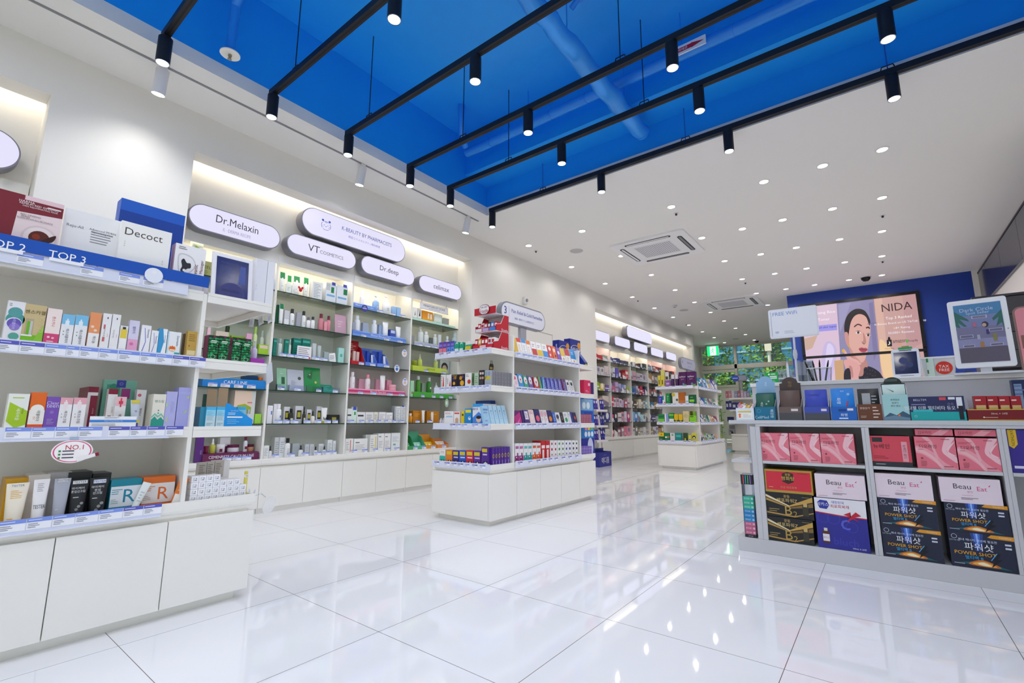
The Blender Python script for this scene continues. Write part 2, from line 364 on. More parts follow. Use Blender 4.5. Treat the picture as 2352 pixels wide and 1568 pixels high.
o = B(); o.tube([(-1.39, 2.55, 3.66), (-1.39, 2.55, ZR)], .035, bp, 12); o.tube([(-1.45, 2.55, 3.62), (-1.38, 2.55, 3.68)], .02, bp, 10)
tag(o.build('pipe_stub'), 'short capped blue pipe stub beside the foil duct', 'pipe')
s = thing('pipe_label', 'white sign with a red arrow stuck along the blue pipe', 'sign', (-.845, 3.155, 3.405))
b = B(); b.box(-.13, -.012, -.035, .13, -.004, .035, M('f4f4f6', .4)); b.build('plate', s)
b = B(); b.poly([(.03, -.0125, .02), (.12, -.0125, 0), (.03, -.0125, -.02)][::-1], M('c8203a')); b.box(-.11, -.0128, -.016, .03, -.0122, .016, M('c8203a'))
b.text('소화배관', (-.04, -.0132, 0), .022, M('f4f4f6', .4), maxw=.11); b.build('arrow', s)
s = thing('sprinkler', 'round white sprinkler plate on a blue drop pipe in the recess', 'sprinkler', (-3.09, 1.02, 3.07))
B().lathe([(0, 0), (.058, 0), (.058, .006), (0, .008)], M('f1efe8', .4), n=32).build('plate', s)
B().tube([(0, 0, .008), (0, 0, .5), (.1, -.09, .68)], .028, bp, 12).build('drop_pipe', s)
B().tube([(0, 0, .36), (.10, .0, .46), (.22, .0, .6), (.3, 0, .7)], .03, bp, 12).build('branch_pipe', s)
B().lathe([(0, -.035), (.012, -.035), (.012, -.03), (.006, -.02), (.011, -.012), (.011, 0)], M('a89f86', .3, .8), n=14).build('head', s)
# ---------------------------------------------------------------- ceiling cassettes, cameras, detectors
def cassette(loc, lab):
    c = thing('air_conditioner', lab, 'air conditioner', loc, 0, 'ceiling cassette air conditioners')
    w, d = .485, .475; wm = M('f0f0f2', .4); dk = M('0c0c10', .4)
    b = B(); b.prism([(u, v) for u, v in stadium(2*w, 2*d, 4, .05)], -.022, 0, wm); b.build('panel', c, bevel=.004)
    b = B(); b.box(-.24, -.23, -.0235, .24, .23, -.0225, M('e2e2e6', .5))
    for i in range(17): x = -.22+i*.0275; b.box(x-.004, -.21, -.025, x+.004, .21, -.0232, M('a9a9b4', .5))
    for i in range(9): y = -.2+i*.05; b.box(-.225, y-.002, -.0252, .225, y+.002, -.0236, M('c9c9d0', .5))
    b.build('intake_grille', c)
    for (sx, sy, a) in ((0, -.37, 0), (0, .37, 0), (-.38, 0, 1), (.38, 0, 1)):
        b = B(); pts = stadium(.60, .058, 8); b.prism([(v+sx, u+sy) if a else (u+sx, v+sy) for u, v in pts], -.0245, -.0222, dk if (sx, sy) in ((0, .37), (.38, 0)) or True else wm)
        pts = stadium(.56, .028, 8); b.prism([(v+sx, u+sy) if a else (u+sx, v+sy) for u, v in pts], -.0265, -.0246, wm if (sx, sy) in ((-.38, 0), (0, -.37)) else M('8a8b94', .4)); b.build('louver', c)
    return c
ac = cassette((-2.14, 5.94, ZC), 'white ceiling cassette air conditioner nearest the blue recess')
dup(ac, (-2.08, 9.75, ZC), None, 'white ceiling cassette air conditioner nearest the far windows')
def dome(px, py, lab, r=.055):
    p = on_z(px, py, ZC)
    if p.y > YF-.2: p = on_y(px, 779, YF-.3)
    c = thing('security_camera', lab, 'camera', (p.x, p.y, ZC))
    B().lathe([(r, -.012), (r, 0)], M('dcdce0', .4), n=20).build('mount', c)
    B().lathe([(0, -.012-r*.8), (r*.5, -.012-r*.7), (r*.8, -.012-r*.35), (r*.85, -.012)], M('101014', .1), n=20).build('dome', c)
dome(1988, 636, 'black dome security camera on the ceiling before the blue panel', .075)
dome(1738, 782, 'black dome security camera at the top of the far windows', .065)
for (px, py, lab) in ((1553, 490, 'small ceiling sprinkler head nearest the blue recess'), (1231, 576, 'small ceiling sprinkler head close to the shelf wall before the first cassette'), (2027, 495, 'small ceiling sprinkler head farthest from the shelf wall'),
        (1712, 649, 'small ceiling sprinkler head between the cassettes'), (1465, 690, 'small ceiling sprinkler head by the shelf wall between the cassettes'), (1576, 745, 'small ceiling sprinkler head by the shelf wall near the far windows'), (2027, 600, 'small ceiling sprinkler head above the blue panel side')):
    p = on_z(px, py, ZC); c = thing('ceiling_sprinkler', lab, 'sprinkler', (p.x, p.y, ZC))
    B().lathe([(.026, -.003), (.026, 0)], M('d6d6d8', .4), n=16).build('flange', c)
    B().lathe([(0, -.022), (.012, -.022), (.010, -.003)], M('3a3a3e', .4), n=10).build('head', c)
for px, py, lab in ((1324, 576, 'round grey flush ceiling speaker near the first cassette'), (1571, 712, 'round grey flush ceiling speaker near the second cassette'), (1690, 778, 'round grey flush ceiling speaker near the far windows')):
    p = on_z(px, py, ZC); b = B(); b.lathe([(0, -.004), (.085, -.004), (.09, 0)], M('c2c1c2', .6), n=28); tag(b.build('ceiling_speaker', loc=(p.x, p.y, ZC)), lab, 'speaker')
p = on_z(1549, 701, ZC); c = thing('smoke_detector', 'white smoke detector on the ceiling between the cassettes', 'smoke detector', (p.x, p.y, ZC))
B().lathe([(.03, -.04), (.048, -.03), (.05, 0)], M('d8d8dc', .4), n=20).build('body', c); B().lathe([(0, -.048), (.02, -.046), (.022, -.04)], M('77777c', .4), n=14).build('sensor', c)
p = on_x(1207, 690, XW+.03); c = thing('wall_camera', 'small white camera on the blank wall above the island', 'camera', (XW, p.y, p.z))
B().box(0, -.03, -.05, .05, .03, .05, M('e6e6e8', .4)).build('housing', c, bevel=.006)
b = B(); b.T = Matrix.Translation((.05, 0, .0)) @ Matrix.Rotation(PI/2, 4, 'Y'); b.lathe([(.022, 0), (.022, .012), (.014, .014), (0, .012)], M('8c8c92', .3), n=16); b.build('eye', c)
p = on_y(1637, 802, 14.9); c = thing('exit_sign', 'green running man exit sign hanging before the far windows', 'exit sign', (p.x, 14.9, 2.82))
ga = M('16b56a', emit=1.6); wa = M('f4fff8', emit=1.8)
B().box(-.17, 0, -.15, .17, .05, .15, M('dfe3e0', .4)).build('case', c)
b = B(); b.box(-.165, -.003, -.145, .165, 0, .145, ga); b.box(-.08, -.004, -.13, .09, -.003, .13, wa)
b.lathe([(0, 0), (.022, 0)], ga, n=12) if False else None
def lim(*pts): 
    for a, d in zip(pts, pts[1:]):
        a, d = Vector((a[0], 0, a[1])), Vector((d[0], 0, d[1])); nrm = (d-a).cross(Vector((0, 1, 0))).normalized()*.011
        b.poly([tuple(q+Vector((0, -.005, 0))) for q in (a+nrm, a-nrm, d-nrm, d+nrm)], ga)
lim((.0, .05), (-.01, -.01), (.03, -.05), (.02, -.1)); lim((-.01, -.01), (-.04, -.06), (-.06, -.07)); lim((0, .05), (-.04, .02), (-.05, -.01)); lim((0, .05), (.04, .03), (.05, 0))
b.add([(.005+.02*math.cos(i*PI/6), -.005, .08+.02*math.sin(i*PI/6)) for i in range(12)], [tuple(range(12))], ga)
b.build('sign_face', c); B().box(-.2, .0, .15, .2, .05, .2, M('b9bdb9', .4)).build('bracket', c)
# dark glazed panels high on the right wall
dp = thing('glass_panel_band', 'dark glazed panel band high on the end of the side wall', 'panel', (XR, 0, 0))
gl = M('3a3a46', .12)
for y0, y1 in ((9.15, 9.74), (8.2, 9.15), (7.2, 8.2), (6.2, 7.2), (5.2, 6.2)):
    B().box(-.03, y0+.004, 2.47, 0, y1-.004, 2.945, gl).build('pane', dp)
B().box(-.035, 5.2, 2.9455, 0, 9.74, 2.965, M('22222a', .4)).build('top_frame', dp)
# ================================================================ shelving
TIERS = (1.293, 1.010, .725, .395)
RAIL = M('dfe3f4', .25)
def gondola(loc, rotz, lab, L=1.606, Wd=.605, up=1.29, doors=5, rails=True):
    """white island unit: local x along its length, local -y is its long front; end trays at both ends"""
    g = thing('shelving_island', lab, 'shelf unit', loc, rotz)
    e = .272
    b = B(); b.box(.04, .04, 0, L-.04, Wd-.04, .045, CAB); b.build('plinth', g)
    b = B(); b.box(.02, .02, .045, L-.02, Wd-.02, .372, CAB); b.build('carcass', g)
    w = (L)/doors
    for i in range(doors):
        B().box(i*w+.0015, 0, .04, (i+1)*w-.0015, .018, .36, CAB).build('door', g, bevel=.0012)
        B().box(i*w+.0015, Wd-.018, .04, (i+1)*w-.0015, Wd, .36, CAB).build('door', g)
    for x in (0, L-.018): B().box(x, .0195, .04, x+.018, Wd-.0195, .36, CAB).build('end_panel', g, bevel=.0012)
    # rounded collar and tray of the lowest level
    prof = [(.03, .366), (.026, .374), (.014, .381), (.004, .388), (0, .396), (0, .43), (.012, .43), (.012, .395)]
    b = B()
    def ring(ins, z): return [(ins, ins, z), (L-ins, ins, z), (L-ins, Wd-ins, z), (ins, Wd-ins, z)]
    for (i0, z0), (i1, z1) in zip(prof, prof[1:]):
        a, c = ring(i0, z0), ring(i1, z1)
        for k in range(4): b.poly([a[k], a[(k+1) % 4], c[(k+1) % 4], c[k]], CAB)
    b.box(.012, .012, .372, L-.012, Wd-.012, .395, CAB); b.build('base_tray', g)
    for x in (e, L-e-.016): B().box(x, .004, .395, x+.016, Wd-.004, up, CAB).build('upright', g, bevel=.001)
    B().box(e+.016, Wd/2-.008, .395, L-e-.016, Wd/2+.008, max(up, 1.36) if up > 1.3 else up, CAB).build('back_panel', g)
    for z in TIERS[:3]:
        for y0, y1 in ((0, Wd/2-.0085), (Wd/2+.0085, Wd)):
            b = B(); b.box(e+.017, y0, z-.012, L-e-.017, y1, z, CAB)
            yy = (y0, y0+.014) if y0 == 0 else (y1-.014, y1)
            b.box(e+.017, yy[0], z-.042, L-e-.017, yy[1], z-.0125, CAB); b.build('shelf', g)
        for x0, x1 in ((0, e-.001), (L-e+.001, L)):
            b = B(); b.box(x0, 0, z-.014, x1, Wd, z, CAB)
            b.box(x0, 0, z-.044, x1, .014, z-.0145, CAB); b.box(x0, Wd-.014, z-.044, x1, Wd, z-.0145, CAB)
            xx = (x0, x0+.014) if x0 == 0 else (x1-.014, x1)
            b.box(xx[0], .0145, z-.044, xx[1], Wd-.0145, z-.0145, CAB)
            b.build('end_tray', g, bevel=.0012)
    return g
GX, IX, FX = -2.235, -2.27, -2.285
ga_ = gondola((GX, -.577, 0), PI/2, 'nearest white shelving unit with raised trays, cut by the frame edge', up=1.285)
# rotz=90deg: local x -> +Y, local -y -> +X
isl = gondola((IX, 2.684, 0), PI/2, 'middle white shelving island with the red tiered display on top', up=1.424)
fis = gondola((FX, 7.586, 0), PI/2, 'far white shelving island with purple boxes on its top tray', L=1.69, up=1.38)
p = on_z(1673, 1037, 0)
lis = gondola((-2.30, p.y-.05, 0), PI/2, 'last white shelving unit before the glazed door', L=.95, doors=3, up=1.29)
LISY = p.y-.05
# clear price rails on the island and gondola edges
def rail(parent, x0, x1, z, y=-.006, h=.043, side=None):
    b = B()
    if side is None: b.box(x0, y-.003, z-.043, x1, y, z-.043+h, RAIL); b.box(x0, y-.012, z-.046, x1, y, z-.043, RAIL)
    else: b.box(side-.003, x0, z-.043, side, x1, z-.043+h, RAIL); b.box(side-.012, x0, z-.046, side, x1, z-.043, RAIL)
    b.build('price_rail', parent)
for z, a in ((1.307, 1.255), (1.013, 1.338), (.728, 1.248), (.434, 1.252)): rail(ga_, .3, a, z)
for z in (1.293, 1.015, .727, .436): rail(isl, .29, 1.32, z, h=.046)
for z in (1.293, 1.010, .725, .434): rail(isl, .0, .605, z, h=.046, side=-.004)
for z in (1.293, 1.015, .727, .436): rail(fis, .29, 1.40, z, h=.046); rail(fis, .0, .58, z, h=.046, side=-.004)
# ---------------------------------------------------------------- wall bays
XB = -4.04
GZ = (.718, 1.000, 1.290, 1.575, 1.860)
def bay(Y, lab, w=.755, tint=None, zs=GZ):
    c = thing('display_cabinet', lab, 'wall cabinet', (XB, Y, 0), PI/2, 'white wall display cabinets')
    d = .30; g = .0005
    B().box(.002, .03, 0, w-.002, d, .045, CAB).build('plinth', c)
    B().box(g, .019, .045, w-g, d, .372, CAB).build('carcass', c)
    for k in range(2): B().box(k*w/2+.0015, 0, .045, (k+1)*w/2-.0015, .018, .362, CAB).build('door', c, bevel=.001)
    prof = [(.03, .366), (.024, .374), (.010, .381), (.001, .388), (-.004, .398), (-.004, .428), (0, .432), (d, .432), (d, .372)]
    b = B(); b.prism([(y, z) for y, z in prof][::-1], g, w-g, CAB, 'x'); b.build('ledge', c)
    B().box(.009, d-.012, .432, w-.009, d, 2.18, CAB).build('back_panel', c)
    for x in (g, w-.009): B().box(x, .001, .432, x+.0085, d, 2.18, CAB).build('divider', c)
    b = B(); b.box(.009, 0, 2.10, w-.009, .016, 2.182, CAB); b.box(.009, .016, 2.166, w-.009, d-.012, 2.182, CAB); b.build('header', c)
    B().box(.03, .02, 2.150, w-.03, .035, 2.160, M('fff3dc', emit=15) if not tint else M(tint, emit=13)).build('light_strip', c)
    for z in zs:
        b = B(); b.box(.0095, .006, z-.008, w-.0095, d-.014, z, GLASS); b.box(.0095, .004, z-.008, w-.0095, .006, z, GEDGE); b.build('glass_shelf', c)
    return c
BY = [1.128+.755*i for i in range(4)]
BN = ['first', 'second', 'third', 'fourth']
BAYLAB = ['first wall cabinet of the middle niche, half hidden behind the nearest shelving unit', 'second wall cabinet of the middle niche, with green and white cosmetics', 'third wall cabinet of the middle niche, with blue and pink cosmetics', 'fourth wall cabinet of the middle niche, with orange and lime cosmetics']
for i, Y in enumerate(BY): bay(Y, BAYLAB[i])
for i in range(3): bay(-1.935+.755*i, ('wall cabinet in the nearest niche, ' + ORD[i] + ' from the camera side'))
FW = .945; FBY = [7.395+FW*i for i in range(5)]
for i, Y in enumerate(FBY): bay(Y, f'wall cabinet of the farthest niche, {ORD[i]} from the camera side, with crowded shelves', FW, tint='ffd9d0' if i in (0, 3, 4) else None)
B().box(-4.06, FBY[4]+FW+.002, 0, XB, 12.855, 2.18, CAB).build('filler_panel')
tag(bpy.data.objects['filler_panel'], 'plain white filler panel closing the far end of the farthest cabinets', 'panel')
# ---------------------------------------------------------------- pill-shaped light boxes
SIGNGREY = M('84848e', .4); FACE = M('e9e6ff', emit=.72); INK = M('2b2a38', .6)
def pill(px0, px1, pym, hgt, lab, texts, X=-3.945, depth=.095, face=None, r=None):
    a = on_x(px0[0], px0[1], X); c = on_x(px1[0], px1[1], X); w = c.y-a.y; zc = (a.z+c.z)/2
    if hgt is None: hgt = .19
    s = thing('lightbox_sign', lab, 'illuminated sign', (X, (a.y+c.y)/2, zc), PI/2, None)
    b = B(); b.prism(stadium(w, hgt, 12, r), .001, depth, SIGNGREY, 'y', True); b.build('case', s)
    b = B(); pts = stadium(w-.016, hgt-.016, 12, r and r-.008); b.prism(pts, -.003, .0005, face or FACE, 'y'); fc = b.build('face', s)
    b = B()
    for t in texts: 
        tx, u, v, h, col = t[:5]; b.text(tx, (u*w, -.0045, v*hgt), h*hgt, M(col, .6), maxw=(t[5]*w if len(t) > 5 else None))
    if texts: b.build('lettering', fc)
    return s, w, hgt
pill((432, 492), (644, 548), 0, .205, 'long light box sign reading Dr.Melaxin above the first wall cabinet', [('Dr.Melaxin', 0, .1, .30, '3a3340', .46), ('K · DERMA RECIPE', 0, -.26, .13, 'a9a2c4', .3)])
s, w, h = pill((692, 510), (931, 572), 0, .262, 'largest light box sign, with blue lettering, above the other signs', [('K-BEAUTY BY PHARMACISTS', .09, .12, .15, '5468c0', .5), ('韓国コスメセレクト | 韓妝精選', .06, -.13, .11, '8f9ae0', .42)], X=-3.94, depth=.10)
b = B(); bl = M('4a63c8', .6); cx, cz = -.30*w, 0
for k in range(28):
    a0, a1 = 2*PI*k/28, 2*PI*(k+1)/28
    q = lambda a, r: (cx+r*1.05*math.cos(a), -.0045, cz-.004+r*.92*math.sin(a))
    if k % 7 not in (3,): b.poly([q(a0, .047), q(a1, .047), q(a1, .043), q(a0, .043)][::-1], bl)
for ex in (-.034, .034): b.lathe([(.012, 0), (.008, 0)], bl) if False else b.poly([(cx+ex+.012*math.cos(2*PI*k/10), -.0045, cz+.043+.011*math.sin(2*PI*k/10)) for k in range(10)], bl)
for (ux, uz, r) in ((-.018, .0, .004), (.018, .0, .004), (0, -.012, .005), (-.034, -.008, .003), (.034, -.008, .003), (-.03, -.02, .003), (.03, -.02, .003)):
    b.poly([(cx+ux+r*math.cos(2*PI*k/8), -.0046, cz+uz+r*math.sin(2*PI*k/8)) for k in range(8)], bl)
for ux in (-.008, 0, .008): b.box(cx+ux-.0015, -.0046, cz+.022, cx+ux+.0015, -.0044, cz+.036, bl)
b.build('emblem', s)
pill((658, 562), (818, 594), 0, .19, 'light box sign reading VT COSMETICS above the second wall cabinet', [('VT', -.14, .02, .34, '3a3340'), ('COSMETICS', .12, -.03, .17, '6a6472', .38)])
pill((829, 610), (952, 634), 0, .19, 'light box sign reading Dr.deep above the third wall cabinet', [('Dr.deep', 0, 0, .36, '3a3340', .46)])
pill((962, 650), (1060, 672), 0, .19, 'light box sign reading celimax above the fourth wall cabinet', [('celimax', 0, 0, .30, '4a4452', .46)])
pill((-150, 300), (48, 358), 0, .25, 'light box sign in the nearest niche, cut by the frame edge', [], X=-3.94, depth=.1)
fs_ = [((1369, 768), (1400, 777)), ((1412, 780), (1447, 792)), ((1456, 794), (1487, 803)), ((1495, 806), (1523, 813)), ((1530, 815), (1553, 821))]
for i, (a, c) in enumerate(fs_):
    if i == 0: a = (1352, 764)
    pill(a, c, 0, .19, f'small light box sign above the farthest niche, {ORD[i]} from the camera side', [('· · ·', 0, -.1, .08, 'b9b5e0')] if False else [('Hair & Body Care', 0, .1, .13, 'b4b0e4', .6)] if False else [], X=-3.945, r=.06)
pill((1440, 760), (1497, 779), 0, .25, 'larger light box sign hung above the small signs of the farthest niche', [], X=-3.93, depth=.105, r=.09)
# ---------------------------------------------------------------- post signs on the islands
def postsign(pa, pb, X, hgt, lab, texts, zfoot, face='e9e9f4'):
    a = on_x(pa[0], pa[1], X); c = on_x(pb[0], pb[1], X); w = c.y-a.y; zc = (a.z+c.z)/2
    s = thing('aisle_sign', lab, 'sign', (X, (a.y+c.y)/2, zfoot), PI/2)
    zc -= zfoot
    T = Matrix.Translation((0, 0, zc))
    b = B(); b.T = T; b.prism(stadium(w, hgt, 12), .001, .05, SIGNGREY, 'y', True); b.build('frame', s)
    b = B(); b.T = T; b.prism(stadium(w-.024, hgt-.024, 12), -.002, .0005, M(face, .4), 'y'); b.build('panel', s)
    b = B(); b.T = T
    for tx, u, v, h, col, mw in texts: b.text(tx, (u*w, -.003, v*hgt), h*hgt, M(col, .6), maxw=mw*w)
    b.box(-.335*w, -.0032, -.30*hgt, -.331*w, -.0028, .30*hgt, M('b9bccb')); b.build('lettering', s)
    b = B(); b.box(-.045, .01, 0, .045, .04, zc-hgt/2+.004, M('a2a2ab', .4)); b.build('post', s)
    return s
postsign((1150, 722), (1252, 733), -2.565, .20, 'grey framed aisle sign numbered 3, standing on the middle island', [('3', -.41, .08, .34, '2f3a8c', .1), ('Pain Relief & Cold Remedies', .07, .13, .17, '3a4aa0', .70), ('鎮痛 · 風邪ケア | 止痛感冒专区', 0, -.2, .12, '8089b8', .5)], 1.4245)
postsign((1564, 832), (1597, 841), -2.59, .20, 'grey framed aisle sign standing on the far island', [('4', -.41, .08, .3, '4a4f74', .1), ('Digestive Care', .07, .12, .2, '5a5f86', .66), ('消化 · 胃腸', .05, -.2, .13, '8b8fae', .5)], 1.3805, 'b9bbd0')
# ---------------------------------------------------------------- checkout counter
CY = 3.16
ck = thing('checkout_counter', 'grey checkout counter with open cubbies stacked with drink boxes', 'counter', (0, CY, 0))
X1 = 1.385
b = B(); b.box(-.742, .0, 0, X1, .29, .078, GREY); b.build('plinth', ck, bevel=.002)
b = B(); b.box(-.748, -.002, .735, X1, .292, .757, GREY); b.box(-.60, .0, .72, X1, .016, .7345, GREY); b.build('ledge', ck, bevel=.0015)
for x0, x1 in ((-.632, -.604), (-.6035, -.578), (-.09, -.076), (-.0755, -.058), (.422, .436), (.4365, .452), (.94, .97)):
    B().box(x0, .0, .0785, x1, .289, .7195, GREY).build('divider', ck, bevel=.001)
for x0, x1 in ((-.577, -.091), (-.057, .421), (.453, .939)):
    B().box(x0, .002, .506, x1, .27, .522, GREY).build('cubby_shelf', ck, bevel=.001)
B().box(-.60, .272, .0785, X1, .29, .72, GREY).build('back_panel', ck)
B().box(-.748, -.0, .505, -.634, .26, .521, GREY).build('end_shelf', ck, bevel=.001)
B().box(-.70, .262, .0785, -.634, .29, .735, GREY).build('end_panel', ck)
b = B(); b.box(-.66, .30, 0, X1, .78, .972, GREY); b.build('upper_body', ck)
B().box(-.668, .293, .973, X1, .80, .997, M('f0efec', .3)).build('counter_top', ck, bevel=.002)
UZ = .997
# dark storage behind the counter
p = on_y(2235, 683, 5.6); q = on_y(2420, 662, 5.6)
sc_ = thing('storage_cabinet', 'dark grey drawer cabinet behind the counter monitor', 'cabinet', (p.x, 5.6, 0))
ztop = on_y(2290, 676, 5.6).z; wd = XR-.02-p.x; dg = M('4b4b50', .5)
B().box(0, .02, 0, wd, .4, ztop-.02, dg).build('body', sc_); B().box(-.01, -.0, ztop-.02, wd+.01, .41, ztop, M('3c3c41', .5)).build('top', sc_)
for k in range(9): B().box(.005, 0, ztop-.03-.15*(k+1)+.006, wd-.005, .019, ztop-.03-.15*k, dg).build('drawer', sc_)
# ================================================================ goods: builders
def smooth(pts, n=5):
    """closed smooth outline through pts"""
    out = []; N = len(pts)
    for i in range(N):
        p0, p1, p2, p3 = [Vector(pts[(i+k-1) % N]) for k in range(4)]
        for j in range(n):
            t_ = j/n; q = .5*((2*p1)+(p2-p0)*t_+(2*p0-5*p1+4*p2-p3)*t_*t_+(3*p1-p0-3*p2+p3)*t_**3); out.append((min(1, max(0, q.x)) if abs(p1.x) <= 1 and abs(p1.y) <= 1 else q.x, min(1, max(0, q.y)) if abs(p1.x) <= 1 and abs(p1.y) <= 1 else q.y))
    return out
def art(b, w, h, spec, y=0.0, rnd=None, cx=0.0):
    """flat print on a front face: w wide around cx, from z=0 to h, at depth y (towards -y)"""
    rnd = rnd or random.Random(hash(spec) % 99991 if False else len(spec))
    k = 0
    for it in spec.split(';'):
        t = it.split()
        if not t: continue
        k += 1; yy = y-.0003-.00022*k
        X = lambda u: cx-w/2+float(u)*w
        Z = lambda v: float(v)*h
        if t[0] == 'r': b.add([(X(t[1]), yy, Z(t[2])), (X(t[3]), yy, Z(t[2])), (X(t[3]), yy, Z(t[4])), (X(t[1]), yy, Z(t[4]))], [(0, 1, 2, 3)], t[5])
        elif t[0] == 's': b.poly([(X(q[0]), yy, Z(q[1])) for q in smooth([tuple(map(float, q.split(','))) for q in t[2:]])], t[1])
        elif t[0] == 'p': b.poly([(X(q.split(',')[0]), yy, Z(q.split(',')[1])) for q in t[2:]], t[1])
        elif t[0] in ('c', 'o'):
            r = float(t[3])*w; q = [(X(t[1])+r*math.cos(a*PI/10), yy, Z(t[2])+r*(float(t[5]) if len(t) > 5 and t[0] == 'c' else 1)*math.sin(a*PI/10)) for a in range(20)]
            if t[0] == 'c': b.poly(q, t[4])
            else:
                r2 = r*.86; q2 = [(X(t[1])+r2*math.cos(a*PI/10), yy, Z(t[2])+r2*math.sin(a*PI/10)) for a in range(20)]
                b.add(q+q2, [(a, (a+1) % 20, 20+(a+1) % 20, 20+a) for a in range(20)], t[4])
        elif t[0] == 't': b.text(' '.join(t[5:]), (X(t[1]), yy, Z(t[2])), float(t[3])*h, M(t[4]), maxw=.94*w)
        elif t[0] == 'v': b.text(' '.join(t[5:]), (X(t[1]), yy, Z(t[2])), float(t[3])*w, M(t[4]), right=(0, 0, -1), up=(1, 0, 0), maxw=.9*h)
        elif t[0] == 'V': b.text(' '.join(t[5:]), (X(t[1]), yy, Z(t[2])), float(t[3])*w, M(t[4]), right=(0, 0, 1), up=(-1, 0, 0), maxw=.9*h)
        elif t[0] == 'l':
            n = int(t[5]); u0, v0, u1, v1 = map(float, t[1:5])
            for i in range(n):
                v = v1-(v1-v0)*(i+.5)/n; dv = (v1-v0)/n*.17; e = u0+(u1-u0)*rnd.uniform(.55, 1)
                b.add([(X(u0), yy, Z(v-dv)), (X(e), yy, Z(v-dv)), (X(e), yy, Z(v+dv)), (X(u0), yy, Z(v+dv))], [(0, 1, 2, 3)], t[6])
def carton(b, w, d, h, body, spec='', top=None, side=None):
    m = M(body, .35); x = w/2
    b.add([(-x,0,0),(x,0,0),(x,d,0),(-x,d,0),(-x,0,h),(x,0,h),(x,d,h),(-x,d,h)], [(3,2,1,0),(0,1,5,4),(2,3,7,6)], m)
    b.add([(-x,0,h),(x,0,h),(x,d,h),(-x,d,h)], [(0,1,2,3)], M(top or body, .35))
    b.add([(x,0,0),(x,d,0),(x,d,h),(x,0,h),(-x,d,0),(-x,0,0),(-x,0,h),(-x,d,h)], [(0,1,2,3),(4,5,6,7)], M(side or body, .35))
    art(b, w, h, spec)
def rrect(w, d, r, n=4): return stadium(w, d, n, min(r, w/2.01, d/2.01))
def loft(b, secs, m, smooth=True, cap=True):
    """stack of outlines [(pts2d, z)] with equal counts"""
    vs = []; n = len(secs[0][0])
    for pts, z in secs: vs += [(u, v, z) for u, v in pts]
    fs = [(j*n+i, j*n+(i+1) % n, (j+1)*n+(i+1) % n, (j+1)*n+i) for j in range(len(secs)-1) for i in range(n)]
    b.add(vs, fs, m, smooth)
    if cap: b.add(vs[:n], [tuple(range(n))[::-1]], m); b.add(vs[-n:], [tuple(range(n))], m)
def tube_parts(w, h, body, cap, spec='', capf=.16):
    """squeeze tube standing on its cap, crimped flat at the top; front at y=0"""
    r = w*.36; cz = h*capf; secs = []
    for i in range(9):
        f = i/8; hw = (r*1.04)*(1-f)+(w/2)*f; hd = max(.0012, r*1.0*(1-f**1.5))
        secs.append(([(hw*math.cos(2*PI*k/24), hd*math.sin(2*PI*k/24)) for k in range(24)], cz+(h*.965-cz)*f))
    secs.append(([(w/2*math.cos(2*PI*k/24), .0012*math.sin(2*PI*k/24)) for k in range(24)], h))
    B1 = B(); B1.T = Matrix.Translation((0, r, 0)); loft(B1, secs, M(body, .35))
    B1.T = Matrix.Translation((0, -.0015-.18*r, 0))@Matrix.Rotation(math.atan2(r*1.02, h-cz)*-1, 4, 'X')@Matrix.Translation((0, 0, cz))
    art(B1, w*.8, h-cz, spec)
    B2 = B(); B2.T = Matrix.Translation((0, r, 0)); B2.lathe([(r*.98, 0), (r, .002), (r, cz-.001)], M(cap, .25), n=24)
    return [('body', B1), ('cap', B2)]
def bottle_parts(w, h, body, cap, spec='', kind='t'):
    r = w/2; T = Matrix.Translation((0, r, 0)); B1 = B(); B1.T = T
    bh = {'t': .74, 'p': .66, 'd': .58, 'f': .82}[kind]*h
    m = M(body, .25) if not body.startswith('~') else M(body[1:], .1, trans=.0)
    B1.lathe([(r*.94, 0), (r, .003), (r, bh*.86), (r*.86, bh*.95), (r*.46, bh), (r*.42, bh+.004)], m, n=20)
    B1.T = None; art(B1, w*.6, bh*.8, spec, y=-.0012)
    B2 = B(); B2.T = T; cm = M(cap, .3)
    if kind == 't': B2.lathe([(r*.6, bh+.002), (r*.62, h*.98), (r*.56, h)], cm, n=18)
    elif kind == 'f': B2.lathe([(r*.9, bh-.002), (r*.92, h*.985), (r*.8, h)], cm, n=18)
    elif kind == 'p':
        B2.lathe([(r*.5, bh+.002), (r*.5, bh+.1*h), (r*.14, bh+.11*h), (r*.14, bh+.22*h), (r*.4, bh+.225*h), (r*.42, bh+.27*h), (r*.2, bh+.28*h)], cm, n=14)
        B2.tube([(0, 0, bh+.26*h), (-r*.7, -r*.3, bh+.26*h), (-r*1.1, -r*.5, bh+.23*h)], r*.13, cm, 6)
    else: B2.lathe([(r*.5, bh+.002), (r*.5, bh+.12*h), (r*.3, bh+.13*h), (r*.34, bh+.3*h), (r*.22, h*.97), (0, h)], cm, n=14)
    return [('bottle', B1), ({'p': 'pump', 'd': 'dropper'}.get(kind, 'cap'), B2)]
def jar_parts(w, h, body, cap, spec=''):
    r = w/2; T = Matrix.Translation((0, r, 0)); B1 = B(); B1.T = T
    B1.lathe([(r*.9, 0), (r*.98, .004), (r*.98, h*.6), (r*.9, h*.63)], M(body, .2), n=24); B1.T = None; art(B1, w*.6, h*.6, spec, y=-.001)
    B2 = B(); B2.T = T; B2.lathe([(r, h*.63), (r, h*.97), (r*.94, h)], M(cap, .25), n=24)
    return [('jar', B1), ('lid', B2)]
